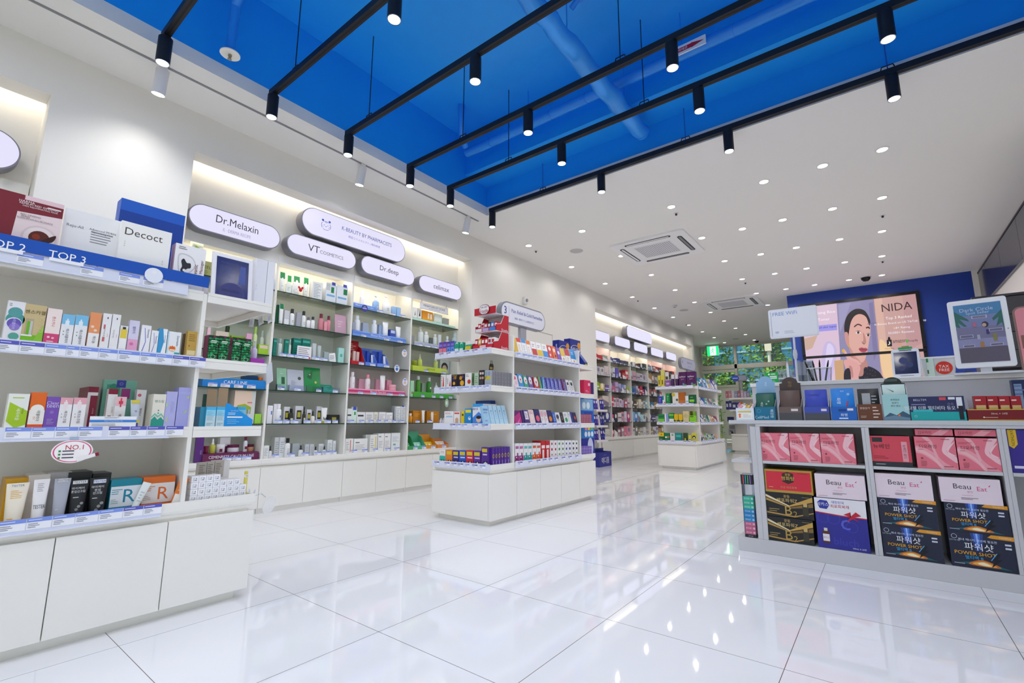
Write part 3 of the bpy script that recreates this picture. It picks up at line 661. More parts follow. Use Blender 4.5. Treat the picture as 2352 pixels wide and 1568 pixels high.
def pouch(b, w, h, body, spec='', d=.012, rough=.25):
    """flat sachet: pillow middle, crimped ends"""
    nx, nz = 6, 8; m = M(body, rough); vs = []; fs = []
    def dep(i, j): return d*.5*max(0, math.sin(PI*i/nx))**.6*max(0, math.sin(PI*min(1, max(0, (j-.5)/(nz-1)))))**.6
    for s in (-1, 1):
        for j in range(nz+1):
            for i in range(nx+1): vs.append((-w/2+w*i/nx, d*.5+s*max(.0004, dep(i, j)), h*j/nz))
    o = (nx+1)*(nz+1)
    for j in range(nz):
        for i in range(nx):
            a = j*(nx+1)+i; fs.append((a, a+1, a+nx+2, a+nx+1)); fs.append((o+a+nx+1, o+a+nx+2, o+a+1, o+a))
    b.add(vs, fs, m, True)
    for i in range(nx): fs2 = [(i, o+i, o+i+1, i+1)]; b.add(vs, [], m)
    art(b, w*.86, h, spec, y=-.0008)
CACHE = {}
NAMEOF = {'b': ('product_box', 'box'), 'u': ('squeeze_tube', 'tube'), 't': ('bottle', 'bottle'), 'f': ('bottle', 'bottle'), 'p': ('pump_bottle', 'bottle'), 'd': ('dropper_bottle', 'bottle'), 'j': ('cream_jar', 'jar'), 's': ('pouch', 'pouch')}
def item(kind, w, h, cols, spec, name=None, d=None, parts=True):
    """build (or copy) one product with its front bottom middle at the origin"""
    key = (kind, round(w, 3), round(h, 3), cols, spec, name, d)
    nm = name or NAMEOF[kind][0]
    if key in CACHE:
        src = CACHE[key]; r = src.copy(); COL.objects.link(r)
        for ch in list(src.children): c = ch.copy(); COL.objects.link(c); c.parent = r
        return r
    c = cols.split()
    if kind in 'bs':
        b = B()
        if kind == 'b': carton(b, w, d or min(max(w*.6, .025), .09), h, c[0], spec, c[1] if len(c) > 1 else None, c[2] if len(c) > 2 else None)
        else: pouch(b, w, h, c[0], spec, d or .014)
        r = b.build(nm)
    else:
        P = tube_parts(w, h, c[0], c[1], spec) if kind == 'u' else jar_parts(w, h, c[0], c[1], spec) if kind == 'j' else bottle_parts(w, h, c[0], c[1], spec, kind)
        r = bpy.data.objects.new(nm, None); COL.objects.link(r); r.empty_display_size = .02
        for pn, pb in P: pb.build(pn, r)
    CACHE[key] = r
    return r
XP, YP = Vector((1, 0, 0)), Vector((0, 1, 0))
def put(o, p, rotz, tilt=0, roll=0): o.location = p; o.rotation_euler = (tilt, roll, rotz)
def row(items, where, X=None, Y=None, z=0, group=None, name=None):
    """a shelf row. X set: the shelf faces +X and runs along +Y; Y set: it faces -Y and runs along +X.
    item: (kind, px0, px1, ptop, cols, spec, desc, {set: distance behind the front line, d, n, tilt, roll, dz})"""
    axis = YP if X is not None else XP; rz = PI/2 if X is not None else 0
    back = Vector((-1, 0, 0)) if X is not None else YP
    out = []; last = None
    for k, it in enumerate(items):
        kind, px0, px1, ptop, cols, spec, desc = it[:7]; e = it[7] if len(it) > 7 else {}
        base = (Vector((X, 0, z)) if X is not None else Vector((0, Y, z)))+back*e.get('set', 0)+Vector((0, 0, e.get('dz', 0)))
        a, c = along(px0, base, axis), along(px1, base, axis); w = (c-a).length; mid = (a+c)/2
        h = height(ptop, mid) if ptop > 10 else ptop
        g = e.get('gap', .0012); nm = e.get('name', name if kind == 'b' else None); cat = e.get('cat') or NAMEOF[kind][1]
        o = item(kind, w-g, h, cols, spec, nm, e.get('d'))
        lab = e.get('label') or (f'{desc}, {ORD[k]} from left on {where}' if len(items) > 1 else f'{desc} on {where}')
        if len(lab.split()) > 16: lab = f'{desc} on {where}'
        if len(lab.split()) > 16: raise ValueError(lab)
        tag(o, lab, cat, group or ('goods on ' + where)); put(o, mid, rz, e.get('tilt', 0), e.get('roll', 0)); out.append(o)
        n = e.get('n', 1); dd = e.get('step') or ((e.get('d') or min(max((w-g)*.6, .025), .09))+.0015)
        for q in range(1, n):
            o2 = item(kind, w-g, h, cols, spec, nm, e.get('d'))
            tag(o2, f'box queued behind the {ORD[k]} item from left on {where}', cat, f'queue behind the {ORD[k]} item on {where}')
            put(o2, mid+back*dd*q, rz, e.get('tilt', 0), e.get('roll', 0))
    return out
TAGC = ('7f97e6', '5a5cba')
def tags(spans, where, X=None, Y=None, z=0, h=.036, colors=None, lines=True, axis=None, tilt=0, cat='price tag'):
    """price cards in the rail: spans of picture columns, card bottom at z"""
    ax = YP if X is not None else XP; rz = PI/2 if X is not None else 0
    for k, s in enumerate(spans):
        base = Vector((X, 0, z)) if X is not None else Vector((0, Y, z))
        a, c = along(s[0], base, ax), along(s[1], base, ax); w = (c-a).length-.001; mid = (a+c)/2
        col = s[2] if len(s) > 2 else TAGC[0]; key = ('tag', round(w, 3), h, col, lines)
        if key in CACHE: o = CACHE[key].copy(); COL.objects.link(o)
        else:
            b = B(); b.box(-w/2, -.0008, 0, w/2, 0, h, M('f2f3fa', .35))
            art(b, w, h, f'r 0 .64 1 1 {col}' + (f';l .06 .12 .62 .56 3 777b8c;l .06 .74 .6 .92 1 e6ebff' if lines else ''), y=-.0008)
            o = b.build('price_tag'); CACHE[key] = o
        tag(o, f'{"violet" if col == TAGC[1] else "blue"}-headed price tag, {ORD[k]} from left on {where}', cat, 'price tags on ' + where); put(o, mid, rz, tilt)
# ================================================================ nearest shelving unit
P_, V_ = TAGC
xf = GX-.022
WN = "nearest unit's top shelf"
row([('b', -78, 126, 447, 'f0dfe0 f3eff0', 'r 0 0 1 1 e9d6d9;p 7a1a2c 0,.0 .42,.0 .46,.72 1,.76 1,.93 .52,.93 .52,1 0,1;r .52 .94 1 1 e8c8d2;c .76 .36 .22 dcc9cb;c .76 .36 .19 eddfe0;c .76 .36 .13 5a1a10;c .72 .38 .05 8a2a10;s 3a0a08 .76,.3 .95,.46 .92,.34;t .55 .9 .035 f6e8ea HARMA;t .70 .865 .03 f6e8ea REMIUM RED GINSENG;t .72 .825 .03 f6e8ea ORN REJUVENATING MASK;t .62 .69 .025 6a4a50 RED GINSENG;t .56 .66 .025 6a4a50 PDRN;t .68 .63 .025 6a4a50 SODIUM HYALURONATE;r .8 .87 .97 .89 f0dfe3', 'maroon and pale pink mask box with a teacup picture', {'d': .03, 'name': 'mask_box'}),
     ('b', 128, 262, 493, 'ececee', 'r 0 0 1 1 eeeef0;t .2 .72 .06 5a5860 Reju-All;l .48 .5 .9 .72 5 8a8a92;t .68 .74 .035 6a6a74 Advanced PDRN;t .68 .69 .035 6a6a74 Rejuvenating Mask;o .48 .08 .22 8a8480;r .45 .05 .6 .3 dedbd6;v .53 .15 .08 6a645e Reju', 'plain white box printed with Advanced PDRN mask', {'d': .03, 'set': .03, 'name': 'mask_box'}),
     ('b', 252, 405, 476, '1450b8', 'r 0 .06 1 .94 0f58c8;r 0 .0 1 .52 1668d8;r 0 .52 1 .86 0a3f9c;r 0 .86 1 1 1a5cc4', 'tall blue box behind the white square box', {'d': .06, 'set': .085, 'name': 'display_box'}),
     ('b', 262, 381, 521, 'f4f3f1', 'r 0 0 1 1 f5f4f2;t .45 .83 .13 4a4038 Decoct;V .1 .6 .03 a09890 ㅎ ㅁ ㅇ;V .87 .4 .03 a09890 당 고 을', 'white square box with large thin dark letters', {'d': .035, 'name': 'mask_box'}),
     ('b', 392, 464, 566, 'f0eff2 e6e0e4 d8b8c4', 'r 0 0 1 1 f2f1f4;s d0ced4 .1,.72 .3,.8 .58,.74 .7,.56 .5,.36 .2,.3;s eeecf0 .14,.7 .3,.77 .56,.71 .66,.56 .48,.39 .23,.34;s 2a2a32 .22,.62 .3,.68 .4,.6 .52,.6 .54,.5 .42,.46 .32,.36 .22,.4 .26,.5;c .34 .42 .05 f4f4f6;l .1 .88 .4 .96 2 666;V .7 .42 .13 7a2030 Galvanic;V .9 .52 .13 7a2030 EF Massager', 'white massager box with a heart-shaped device picture', {'d': .05, 'name': 'device_box'}),
     ('t', 463, 479, 640, 'e8e6ea d8d6da', '', 'small white rounded device', {'name': 'massager_device', 'cat': 'massager', 'set': .03})],
    WN, X=xf, z=1.293)
# blue strip with TOP 2 / TOP 3
a = along(0, Vector((GX+.012, 0, 1.33)), YP).y; e = along(480, Vector((GX+.012, 0, 1.33)), YP).y
s = thing('shelf_banner', 'long blue shelf banner lettered TOP 2 and TOP 3', 'banner', (GX+.012, e, 1.308), PI/2)
B().box(-(e-.02), -.002, 0, 0, 0, .047, M('0a4fb4', .35)).build('strip', s)
for px, tx in ((10, 'TOP 2'), (155, 'TOP 3')):
    b = B()
    y = along(px, Vector((GX+.012, 0, 1.32)), YP).y-e
    b.text(tx, (y, -.0028, .012), .026, M('f6f7fb', .4)); b.box(y-.045, -.0024, -.012, y+.045, -.002, .0, M('f0f2fa', .4)); b.build('lettering', s)
tags([(36, 98), (182, 236), (271, 320), (327, 374)], WN, X=GX+.0095, z=1.270, h=.034)
y = along(353, Vector((GX+.016, 0, 1.31)), YP).y
b = B(); pts = [(.03*math.cos(i*PI/12), .03+.03*math.sin(i*PI/12)) for i in range(24)]; b.prism(pts, -.001, 0, M('e9ecf8', .3), 'y')
art(b, .05, .06, 'c .5 .5 .5 1c52b8;r .1 .42 .9 .6 e4d78a;t .5 .5 .1 3a58a8 MD 추천;c .5 .7 .14 f0f2f8'); o = b.build('round_sticker', loc=(GX+.0165, y, 1.285), rot=(0, 0, PI/2))
tag(o, 'round blue and white sticker on the top rail of the nearest unit', 'sticker')
W2 = "nearest unit's second shelf"
row([('b', 3, 45, 692, 'ecebf2', 'c .55 .55 .55 4a9a98;r .0 .7 1 1 ecebf2;c .5 .72 .42 58a0a0;c .5 .45 .46 f0eff6;c .52 .44 .42 6a5ab8;c .56 .36 .3 8f7ad0;c .6 .12 .3 5aa89a;v .5 .45 .2 d8d2f2 솔라클리어;l .1 .86 .3 .95 2 888', 'white box with teal and purple drops'),
     ('b', 44, 95, 700, 'c9b06a c9b98a', 'r 0 0 1 1 cdb98a;r 0 0 1 .2 7cc22a;r .12 .18 .5 .62 b9a888;r .2 .2 .36 .55 6cb52a;r .34 .2 .46 .56 c8c8c4;r 0 .16 .5 .2 f0f0ee;p 8fc83a .55,.0 1,.0 1,.5 .7,.2;t .5 .8 .1 4a3a1a 센스카겔;V .86 .5 .2 dcd09a CENSCA', 'gold and green gel box with a window'),
     ('b', 97, 132, 709, 'f2d6d8', 'r 0 .3 1 1 f6e6e2;r 0 0 1 .3 d8487e;v .5 .64 .24 c02a4a 센스카나;c .3 .2 .1 f6d0dc;c .6 .18 .1 f0b8cc;l .2 .05 .8 .12 1 f6d6e2', 'pink and cream scar cream box'),
     ('b', 133, 163, 722, 'f0f0f4', 'r 0 .68 1 1 7cc2ea;r .28 .6 .6 .8 e8f2fa;r .38 .52 .5 .86 e8f2fa;v .55 .32 .26 2f3f5a 에스네클리어;l .2 .3 .3 .5 2 888', 'white and sky blue box with a cross'),
     ('b', 164, 194, 724, 'f0f0f4', 'r 0 .68 1 1 7cc2ea;r .28 .6 .6 .8 e8f2fa;r .38 .52 .5 .86 e8f2fa;v .55 .32 .26 2f3f5a 에스네클리어;l .2 .3 .3 .5 2 888', 'white and sky blue box with a cross'),
     ('b', 197, 223, 718, 'f0b48a e8a070', 'r 0 .42 1 1 ee9a68;r 0 0 1 .42 f2f0f0;c .3 .6 .16 f6d8c0;c .6 .5 .16 f6d8c0;v .6 .24 .3 3a3a4a 애스놈', 'orange and white acne box'),
     ('b', 226, 247, 720, 'f0eff2', 'l .2 .1 .5 .8 2 c86a70;v .35 .45 .2 8a7a80 주의사항 확인;r .5 .85 .62 .9 333;v .75 .4 .12 b06068 상처 치료', 'narrow white box with red fine print', {'d': .06}),
     ('b', 248, 268, 722, 'f0eff2', 'v .35 .45 .2 8a7a80 주의사항 확인;r .5 .85 .62 .9 333;v .75 .4 .12 b06068 상처 치료', 'narrow white box with red fine print', {'d': .06}),
     ('b', 269, 288, 748, 'e6e4e8', 'r .1 .5 .9 .86 e8cf4a;r .1 .1 .9 .5 f4f4f6;r .3 .86 .7 .95 333', 'small yellow and white pack in clear plastic'),
     ('b', 289, 313, 736, 'd9d6ee', 'r 0 0 1 .4 e6a6cc;c .4 .25 .2 d878b0;v .5 .7 .3 5a4aa0 엘라지', 'lavender and pink box with wavy lettering'),
     ('b', 318, 341, 747, 'f2f2f6', 'p 7a7ac8 .2,0 .5,.4 .3,.9 .36,.9 .58,.4 .3,0;v .75 .7 .2 3a4a78 Dermatix', 'white scar gel box with a violet curve'),
     ('b', 342, 359, 759, 'f2f2f6', 'p 7a7ac8 .2,0 .5,.4 .3,.9 .36,.9 .58,.4 .3,0;v .75 .6 .24 3a4a78 Dermatix', 'short white scar gel box'),
     ('b', 359, 379, 755, '3a9ad2', 'p f0f6fa .4,0 .7,.5 .45,1 1,1 1,0;v .8 .6 .2 2a5a98 Dermatix', 'blue and white scar gel box'),
     ('b', 380, 411, 762, 'f0f2f6', 'r 0 .0 .1 1 bcdcf0;v .78 .62 .17 3a4a78 Dermatix;c .42 .3 .26 f0a030;c .42 .3 .2 e8682a;r .25 .2 .6 .26 f6e8d0;c .34 .4 .05 fff;c .5 .4 .05 fff;r .6 .0 1 .14 2aa6a8', 'white kids scar gel box with an orange sun', {}),
     ('b', 418, 427, 766, '6a5228', '', 'dark golden box seen edge on', {'set': .03}),
     ('b', 425, 449, 761, 'c4a04e', 'r .1 .08 .9 .26 e8d8a8;l .15 .6 .8 .9 4 8a6a2a;r .2 .4 .3 .46 8a6a2a', 'shiny gold box')],
    W2, X=xf, z=1.010, name='medicine_box')
tags([(-6, 41, V_), (42, 100, V_), (101, 150), (151, 180), (181, 224), (225, 268), (270, 319), (320, 357), (358, 394), (395, 433, V_), (434, 471, V_)], W2, X=GX+.0095, z=.972)
W3 = "nearest unit's third shelf"
ac = 'r 0 .78 1 1 e8a8b4;r .3 .66 .62 .86 f6e6ea;r .4 .58 .52 .92 f6e6ea;v .55 .36 .26 4a3a44 에크논크림;l .2 .3 .3 .5 2 999'
row([('b', 7, 57, 904, 'eef0ea', 'p a8cc28 .1,.75 1,.5 1,.1 .5,.0 .05,.2;l .2 .84 .8 .92 1 b4cc50;v .55 .4 .2 f4f8e0 쌔라버클;v .76 .5 .1 6a7a2a 피부질환', 'white and lime green skin cream box', {'d': .04}),
     ('b', 60, 97, 901, 'e86a22 f0e8e4', 'r 0 0 1 .5 f0ede8;c .5 .3 .48 f4f0ea;r 0 0 1 .1 e8561a;c .5 .52 .44 f2efe8;v .6 .34 .24 4a3a34 애멜리아;v .36 .28 .14 e05a2a 연고', 'orange and white ointment box', {'d': .04}),
     ('b', 97, 129, 911, '7a52b4', 't .5 .8 .1 d8ccf0 Clear;t .5 .7 .1 d8ccf0 teen;c .5 .5 .16 8f70c0;l .2 .1 .8 .3 4 b8a4dc', 'purple acne box lettered Clear teen'),
     ('b', 129, 159, 913, 'f0eef0', ac, 'white and pink box with a cross', {}), ('b', 160, 191, 913, 'f0eef0', ac, 'white and pink box with a cross', {}),
     ('b', 190, 215, 888, 'efe4e6 8a1838 8a1838', 'r 0 .86 1 1 8a1838;r 0 .78 1 .86 f0eaec;r .3 0 1 .78 8a1838;v .7 .4 .14 e8c0cc 노스카나겔', 'maroon gel box at the front of its queue', {'set': .09, 'n': 5, 'd': .028}),
     ('b', 224, 302, 873, '8fd0b8', 'r 0 0 1 1 86c8b4;r .1 .1 .5 .9 4aa88a;c .3 .85 .12 3a9a80;r .38 .84 .66 1 3f44b0;o .52 .92 .05 d8d8f8;r .55 .6 .82 .82 b03a90;c .55 .35 .2 6ab89a', 'tall teal blister pack with a violet corner label', {'set': .12, 'd': .03, 'name': 'blister_pack', 'cat': 'blister pack'}),
     ('b', 238, 261, 893, 'f4f2f2', 'r 0 .86 1 1 8a1838;r .2 0 .55 .3 8a1838;v .6 .45 .2 6a4a54 노스카나', 'white gel box with a maroon top', {'set': .05, 'd': .03}),
     ('b', 257, 283, 911, 'f0eef0', 'r 0 .7 1 1 eec0c8;r .3 .76 .7 .86 d8405a;r .43 .66 .57 .96 d8405a;v .55 .3 .3 4a3a44 에크논', 'white and pink box with a red cross', {'set': .03, 'd': .025}),
     ('b', 304, 327, 895, 'ecebee', 'c .3 .85 .2 e0607a;v .6 .4 .24 3a3a40 멜라토닝', 'white box with black vertical lettering', {'set': .07, 'd': .03}),
     ('u', 298, 322, 918, 'c4ccd8 5a58a8', 'r 0 .86 1 1 d8c840;r 0 .0 1 .1 d8c840;v .5 .5 .3 4a5aa0 P', 'silver ointment tube with yellow ends', {'roll': -.06}),
     ('b', 344, 374, 905, 'e9e4d8', 't .5 .78 .08 2a7a6a 벤스킬;p 2a9a8a 0,0 1,0 1,.2 .75,.3 .5,.22 .25,.32 0,.22;p 7ac4b0 0,.26 .25,.36 .5,.28 .75,.36 1,.26 1,.3 .75,.42 .5,.34 .25,.42 0,.32;c .5 .5 .06 2a8a7a;c .5 .42 .06 2a8a7a', 'cream box with teal waves', {'d': .07}),
     ('b', 374, 400, 899, 'b4b4e6', 'V .6 .55 .28 9fa4dc LINCLE;p c0d888 .1,.2 .3,.3 .25,.1;p b8d890 .0,.6 .2,.7 .15,.55', 'lavender box with faint green marks'),
     ('b', 401, 441, 890, 'a9aae4', 't .5 .86 .06 c4c8f0 LINCLEAR;p b4d480 .5,.75 .66,.8 .62,.7;p b4d480 .3,.3 .6,.44 .58,.38;p b4d480 .7,.6 .9,.5 .88,.56', 'taller lavender box with green flecks', {'d': .06})],
    W3, X=xf, z=.725, name='medicine_box')
b = B(); b.box(-.068, -.001, 0, .068, 0, .04, M('f3f4fa', .3)); art(b, .136, .04, 'r 0 .46 1 .68 3f86d8;t .5 .57 .12 e6f0fc Acne 3 Drug Solution Set;l .3 .8 .7 .95 2 888;l .05 .1 .6 .36 2 99a;r .4 .02 .7 .1 d8c84a', y=-.001)
o = b.build('info_card', loc=(xf+.006, along(259, Vector((xf, 0, .74)), YP).y, .725), rot=(0, 0, PI/2)); tag(o, 'white info card with a blue band on the third shelf of the nearest unit', 'card')
tags([(8, 69), (70, 123), (124, 177), (178, 233), (247, 296, V_), (297, 335, V_), (336, 377, V_), (379, 420, V_)], W3, X=GX+.0095, z=.692)
# round NO.1 card hanging from the third rail
y = along(168, Vector((GX+.02, 0, .66)), YP).y; s = thing('shelf_talker', 'round pink-rimmed card lettered NO.1 hanging below the third shelf', 'sign', (GX+.02, y, .645), PI/2)
b = B(); pts = [(.050*math.cos(i*PI/20), .036*math.sin(i*PI/20)) for i in range(40)]
b.prism([(u*1.08, v*1.08) for u, v in pts], -.001, 0, M('f8f4f6', .4), 'y'); b.poly([(u, -.0013, v) for u, v in pts], 'e0507e'); b.poly([(u*.93, -.0016, v*.93) for u, v in pts], 'fbf6f7')
b.text('NO.1', (.004, -.002, .014), .016, M('c8283c', .5)); 
for k in range(3): b.box(-.036, -.0022, -.001-.011*k, -.030, -.0019, .005-.011*k, M('2f8a4a')); b.box(-.026, -.0022, 0-.011*k, .004, -.0019, .004-.011*k, M('555060'))
b.build('card', s)
b = B(); b.T = Matrix.Translation((.042, -.003, -.020)) @ Matrix.Rotation(-.3, 4, 'Y'); b.box(-.03, -.001, -.006, .03, 0, .006, M('f2eef0', .4)); b.box(.02, -.0013, -.006, .03, -.0009, .006, M('8a1838')); b.build('pasted_box_picture', s)
B().box(-.012, .0, .032, .012, .001, .05, ACRYL).build('clip', s)
W4 = "nearest unit's bottom shelf"
z4 = .395
row([('b', -6, 48, 1098, 'd8a21c', '', 'mustard yellow box behind a tube', {'set': .05, 'd': .1, 'name': 'cosmetic_box'}),
     ('u', -2, 54, 1110, 'f2e9d8 d9a520', 'r .2 .92 .8 1 f2f2ee;t .5 .95 .05 4a4640 TESTER;l .15 .62 .8 .84 5 e8b860;l .1 .1 .5 .16 1 e0a040', 'cream tester tube with a mustard cap'),
     ('b', 46, 99, 1090, 'e8e2dc', '', 'pale white box behind a tester tube', {'set': .055, 'd': .1, 'name': 'cosmetic_box'}),
     ('u', 62, 101, 1101, 'efedf0 e2ded8', 'l .2 .7 .8 .92 5 aaa8b0;t .5 .34 .09 44424a TESTER', 'white tester tube'),
     ('b', 91, 149, 1084, 'b9b6b8', '', 'grey box behind a tester tube', {'set': .06, 'd': .1, 'name': 'cosmetic_box'}),
     ('u', 111, 151, 1099, 'aeb2c0 b4b8c4', 'r .1 .92 .9 1 dcdce2;t .5 .96 .05 6a6a74 TESTER;l .15 .2 .5 .26 1 c8ccd8', 'silver grey tester tube'),
     ('b', 141, 197, 1083, '24262a', '', 'black box behind the first black tube', {'set': .055, 'd': .1, 'name': 'cosmetic_box'}),
     ('u', 151, 195, 1102, '26282c c9d0d4', 'r .0 .9 1 .99 e6e6ea;t .5 .945 .06 3a3a40 TESTER;t .4 .78 .07 e8e8ec 마이케어;t .42 .69 .07 e8e8ec 톤업선크림;l .1 .5 .5 .56 1 c8c8cc;c .55 .28 .12 8a8c90;c .72 .36 .12 8a8c90;c .4 .2 .12 7a7c80', 'black tester tube with a chrome cap, narrower print'),
     ('b', 199, 243, 1086, '26282c', '', 'black box behind the second black tube', {'set': .055, 'd': .1, 'name': 'cosmetic_box'}),
     ('u', 196, 243, 1097, '26282c bcd6cc', 'r .1 .86 .9 .96 dfe6fb;t .5 .91 .06 3a3a48 TESTER;t .4 .76 .07 e8e8ec 마이케어;t .4 .67 .07 e8e8ec 톤업;t .4 .59 .07 e8e8ec 선크림;l .1 .42 .5 .48 1 c8c8cc;c .55 .22 .12 8a8c90;c .72 .3 .12 8a8c90;c .4 .12 .12 7a7c80', 'black tester tube with a pale green chrome cap'),
     ('b', 244, 318, 1100, '0f7f93 0d8aa0', 'r .02 .28 1 .82 d9dde4;t .62 .56 .34 12809a R;l .05 .6 .4 .76 3 3a8a9a;l .05 .36 .3 .5 3 8aa;r .06 .1 .5 .14 3aa0b0', 'teal and white box with a large letter', {'d': .09, 'set': .02, 'name': 'cosmetic_box'}),
     ('u', 289, 311, 1106, 'e6ecec f0f2f4', 'l .2 .3 .8 .7 4 b8c4c8', 'slim white sample tube leaning on a teal box', {'roll': .34}),
     ('b', 319, 395, 1094, 'd0641e d8701f', 'r .02 .28 1 .82 d8d2d0;t .66 .54 .34 d2601c R;l .05 .6 .4 .76 3 d07a40;l .05 .36 .3 .5 3 a99;r .06 .1 .5 .14 e08a50', 'orange and white box with a large letter', {'d': .09, 'set': .02, 'name': 'cosmetic_box'}),
     ('u', 382, 406, 1096, 'e4792a ece6e2', 'r .0 0 1 .42 ece8e6;l .2 .5 .8 .7 2 f0c8a0', 'slim orange and white sample tube leaning', {'roll': .3})],
    W4, X=xf, z=z4, name='cosmetic_box')
tags([(-8, 57), (58, 117), (118, 170), (171, 224), (225, 280), (281, 327, V_), (328, 370, V_)], W4, X=GX+.0095, z=.400)
# ---- end trays (still seen from the side)
WE = "nearest unit's top end tray"
fr_ = on_x(485, 565, GX-.03); 
s = thing('framed_notice', 'white framed navy poster standing on the top end tray of the nearest unit', 'poster', (GX-.03, along(532, Vector((GX-.03, 0, 1.3)), YP).y, 1.2935), PI/2, None, -.12)
b = B(); w, h = .172, .205; b.box(-w/2, 0, 0, w/2, .006, h, M('eeeef4', .3)); b.build('frame', s)
b = B(); b.box(-w/2+.018, -.0012, .006, w/2-.018, 0, h-.018, M('27336c', .15)); art(b, w-.036, h-.03, 'l .1 .5 .6 .86 9 3f4a8a;p 4a5a9e .68,.4 .74,.92 .9,.92 .9,.4;c .5 .1 .4 3a3e78;l .2 .08 .8 .28 1 2c3166;t .4 .93 .04 4a57a0 WRINKLE FILLER', y=-.0012); b.build('picture', s)
row([('b', 582, 607, 596, 'e4e4ee', 'V .1 .35 .12 b0b0c0 미백기능성', 'tall white box beside the navy poster', {'d': .08}), ('b', 607.5, 625, 601, 'e9e9f1', '', 'tall white box nearest the tray corner', {'d': .08})], WE, X=GX-.03, z=1.293, name='device_box')
WE2 = "nearest unit's second end tray"
rl = random.Random(2)
leaf = 'r 0 0 1 1 1c3a2a;' + ';'.join(f'c {.12+.25*(i % 4)+rl.uniform(-.05, .05):.2f} {.05+.1*(i//4)+rl.uniform(-.02, .02):.2f} {rl.uniform(.11, .15):.2f} {rl.choice(("1f8a50", "27a562", "14703f"))} .8' for i in range(36)) + ';c .5 .92 .14 6a2a4a;r .2 .74 .8 .78 d8ecd8;r .15 .68 .75 .71 d8ecd8;o .5 .1 .22 bfe8c8'
row([('b', 474, 498, 770, '8c1258', leaf, 'green leaf-patterned box', {'d': .05}), ('b', 499, 522, 772, '8c1258', leaf, 'green leaf-patterned box', {'d': .05}), ('b', 529, 550, 775, '8c1258', leaf, 'green leaf-patterned box', {'d': .05}), ('b', 551, 573, 778, '8c1258', leaf, 'green leaf-patterned box', {'d': .05}),
     ('p', 577, 591, 779, 'd8d2ee c9c4e0', '', 'lilac pump bottle', {'set': .05}), ('b', 575, 607, 823, 'a63ab0', '', 'low violet display base', {'d': .07, 'set': .02})], WE2, X=GX-.02, z=1.010, name='cosmetic_box')
WE3 = "nearest unit's third end tray"
cy = 'r 0 0 1 1 c6dde6;r 0 .55 1 1 8fd2ee;r 0 .84 1 1 45b4e8;l .1 .3 .9 .78 7 7fb0c4;l .1 .04 .9 .2 2 8aa4b0'
row([('b', 456, 469, 934, '2f8aa8', '', 'dark teal box edge', {'d': .06, 'set': .01}), ('b', 470, 493, 934, '49b2dc', cy, 'pale cyan serum box', {'d': .06}), ('b', 494, 516, 934, '49b2dc', cy, 'pale cyan serum box', {'d': .06}), ('b', 517, 540, 934, '49b2dc', cy, 'pale cyan serum box', {'d': .06, 'set': .03}), ('b', 541, 562, 934, '49b2dc', cy, 'pale cyan serum box', {'d': .06, 'set': .03}), ('t', 564, 574, 940, 'd8d4e0 c4c0d0', '', 'small clear serum bottle', {'set': .03})], WE3, X=GX-.02, z=.725, name='cosmetic_box')
a, c = along(514, Vector((GX-.017, 0, .725)), YP).y, along(579, Vector((GX-.017, 0, .725)), YP).y
b = B(); w = c-a; b.prism([(0, 0), (w, 0), (w, .028), (.012, .098), (0, .098)], 0, .003, M('1c93e0', .35), 'y'); art(b, w, .1, 't .32 .66 .05 e4f2fc 365 하이드로;r .08 .36 .62 .42 e8f2fa;l .1 .08 .6 .3 3 7cc4f0;l .1 .48 .4 .6 2 d8ecfa', cx=w/2)
o = b.build('wedge_display', loc=(GX-.0175, a, .7255), rot=(0, 0, PI/2)); tag(o, 'bright blue wedge-cut display card fronting pale cyan boxes', 'display card')
for k, (x0, x1, zt) in enumerate(((470, 492, 893), (494, 520, 890))):
    p0, p1 = along(x0, Vector((GX-.14, 0, .725)), YP), along(x1, Vector((GX-.14, 0, .725)), YP); h = height(zt, p0)
    b = B(); b.box(-.02, 0, 0, .02, .002, h, M('cfae8c', .6)); o = b.build('cardboard_flap', loc=((p0+p1)/2), rot=(-.05, 0, PI/2)); tag(o, f'tan cardboard box flap, {ORD[k]} from left behind the pale cyan boxes', 'cardboard flap', 'cardboard flaps behind the cyan boxes')
WE4 = "nearest unit's bottom end tray"
ws = 'r 0 0 1 1 f2f2f8;V .62 .5 .3 3a3a44 Rx;l .2 .2 .5 .8 3 aab'
y0 = along(433, Vector((GX-.02, 0, .40)), YP).y; bw, bh = .0272, .0258; n = 0
cube0 = None
for r_ in range(5):
    for c_ in range(8):
        if (r_ == 4 and c_ > 3) or (r_ == 3 and c_ > 6): continue
        o = item('b', bw-.0012, bh-.0008, 'f0f0f4', ws, 'mini_box', .05)
        tag(o, f'tiny white box in the bottom end tray pile, {ORD[c_]} column, {ORD[r_]} layer up', 'box', 'pile of tiny white boxes in the bottom end tray'); put(o, Vector((GX-.022, y0+bw*(c_+.5), z4+bh*r_+.0002)), PI/2)
row([('b', 446, 466, 1062, 'dcd8d4', 'r 0 .55 1 1 b9b2aa;l .1 .6 .9 .95 8 6a645e', 'upright white box with fine print', {'set': .10}), ('b', 467, 484, 1060, 'dcd8d4', 'r 0 .55 1 1 b9b2aa;l .1 .6 .9 .95 8 6a645e', 'upright white box with fine print', {'set': .10}), ('b', 485, 520, 1057, 'e2e0e2', 'r 0 .6 .6 1 b9b2aa;l .06 .64 .5 .95 8 6a645e', 'upright white box with fine print', {'set': .10, 'd': .05})], WE4, X=GX-.02, z=z4, name='cosmetic_box')
y = along(560, Vector((GX-.04, 0, .4)), YP).y; s = thing('tester_stick', 'yellow cylindrical tester tube standing in the bottom end tray', 'tube', (GX-.04, y, z4), PI/2)
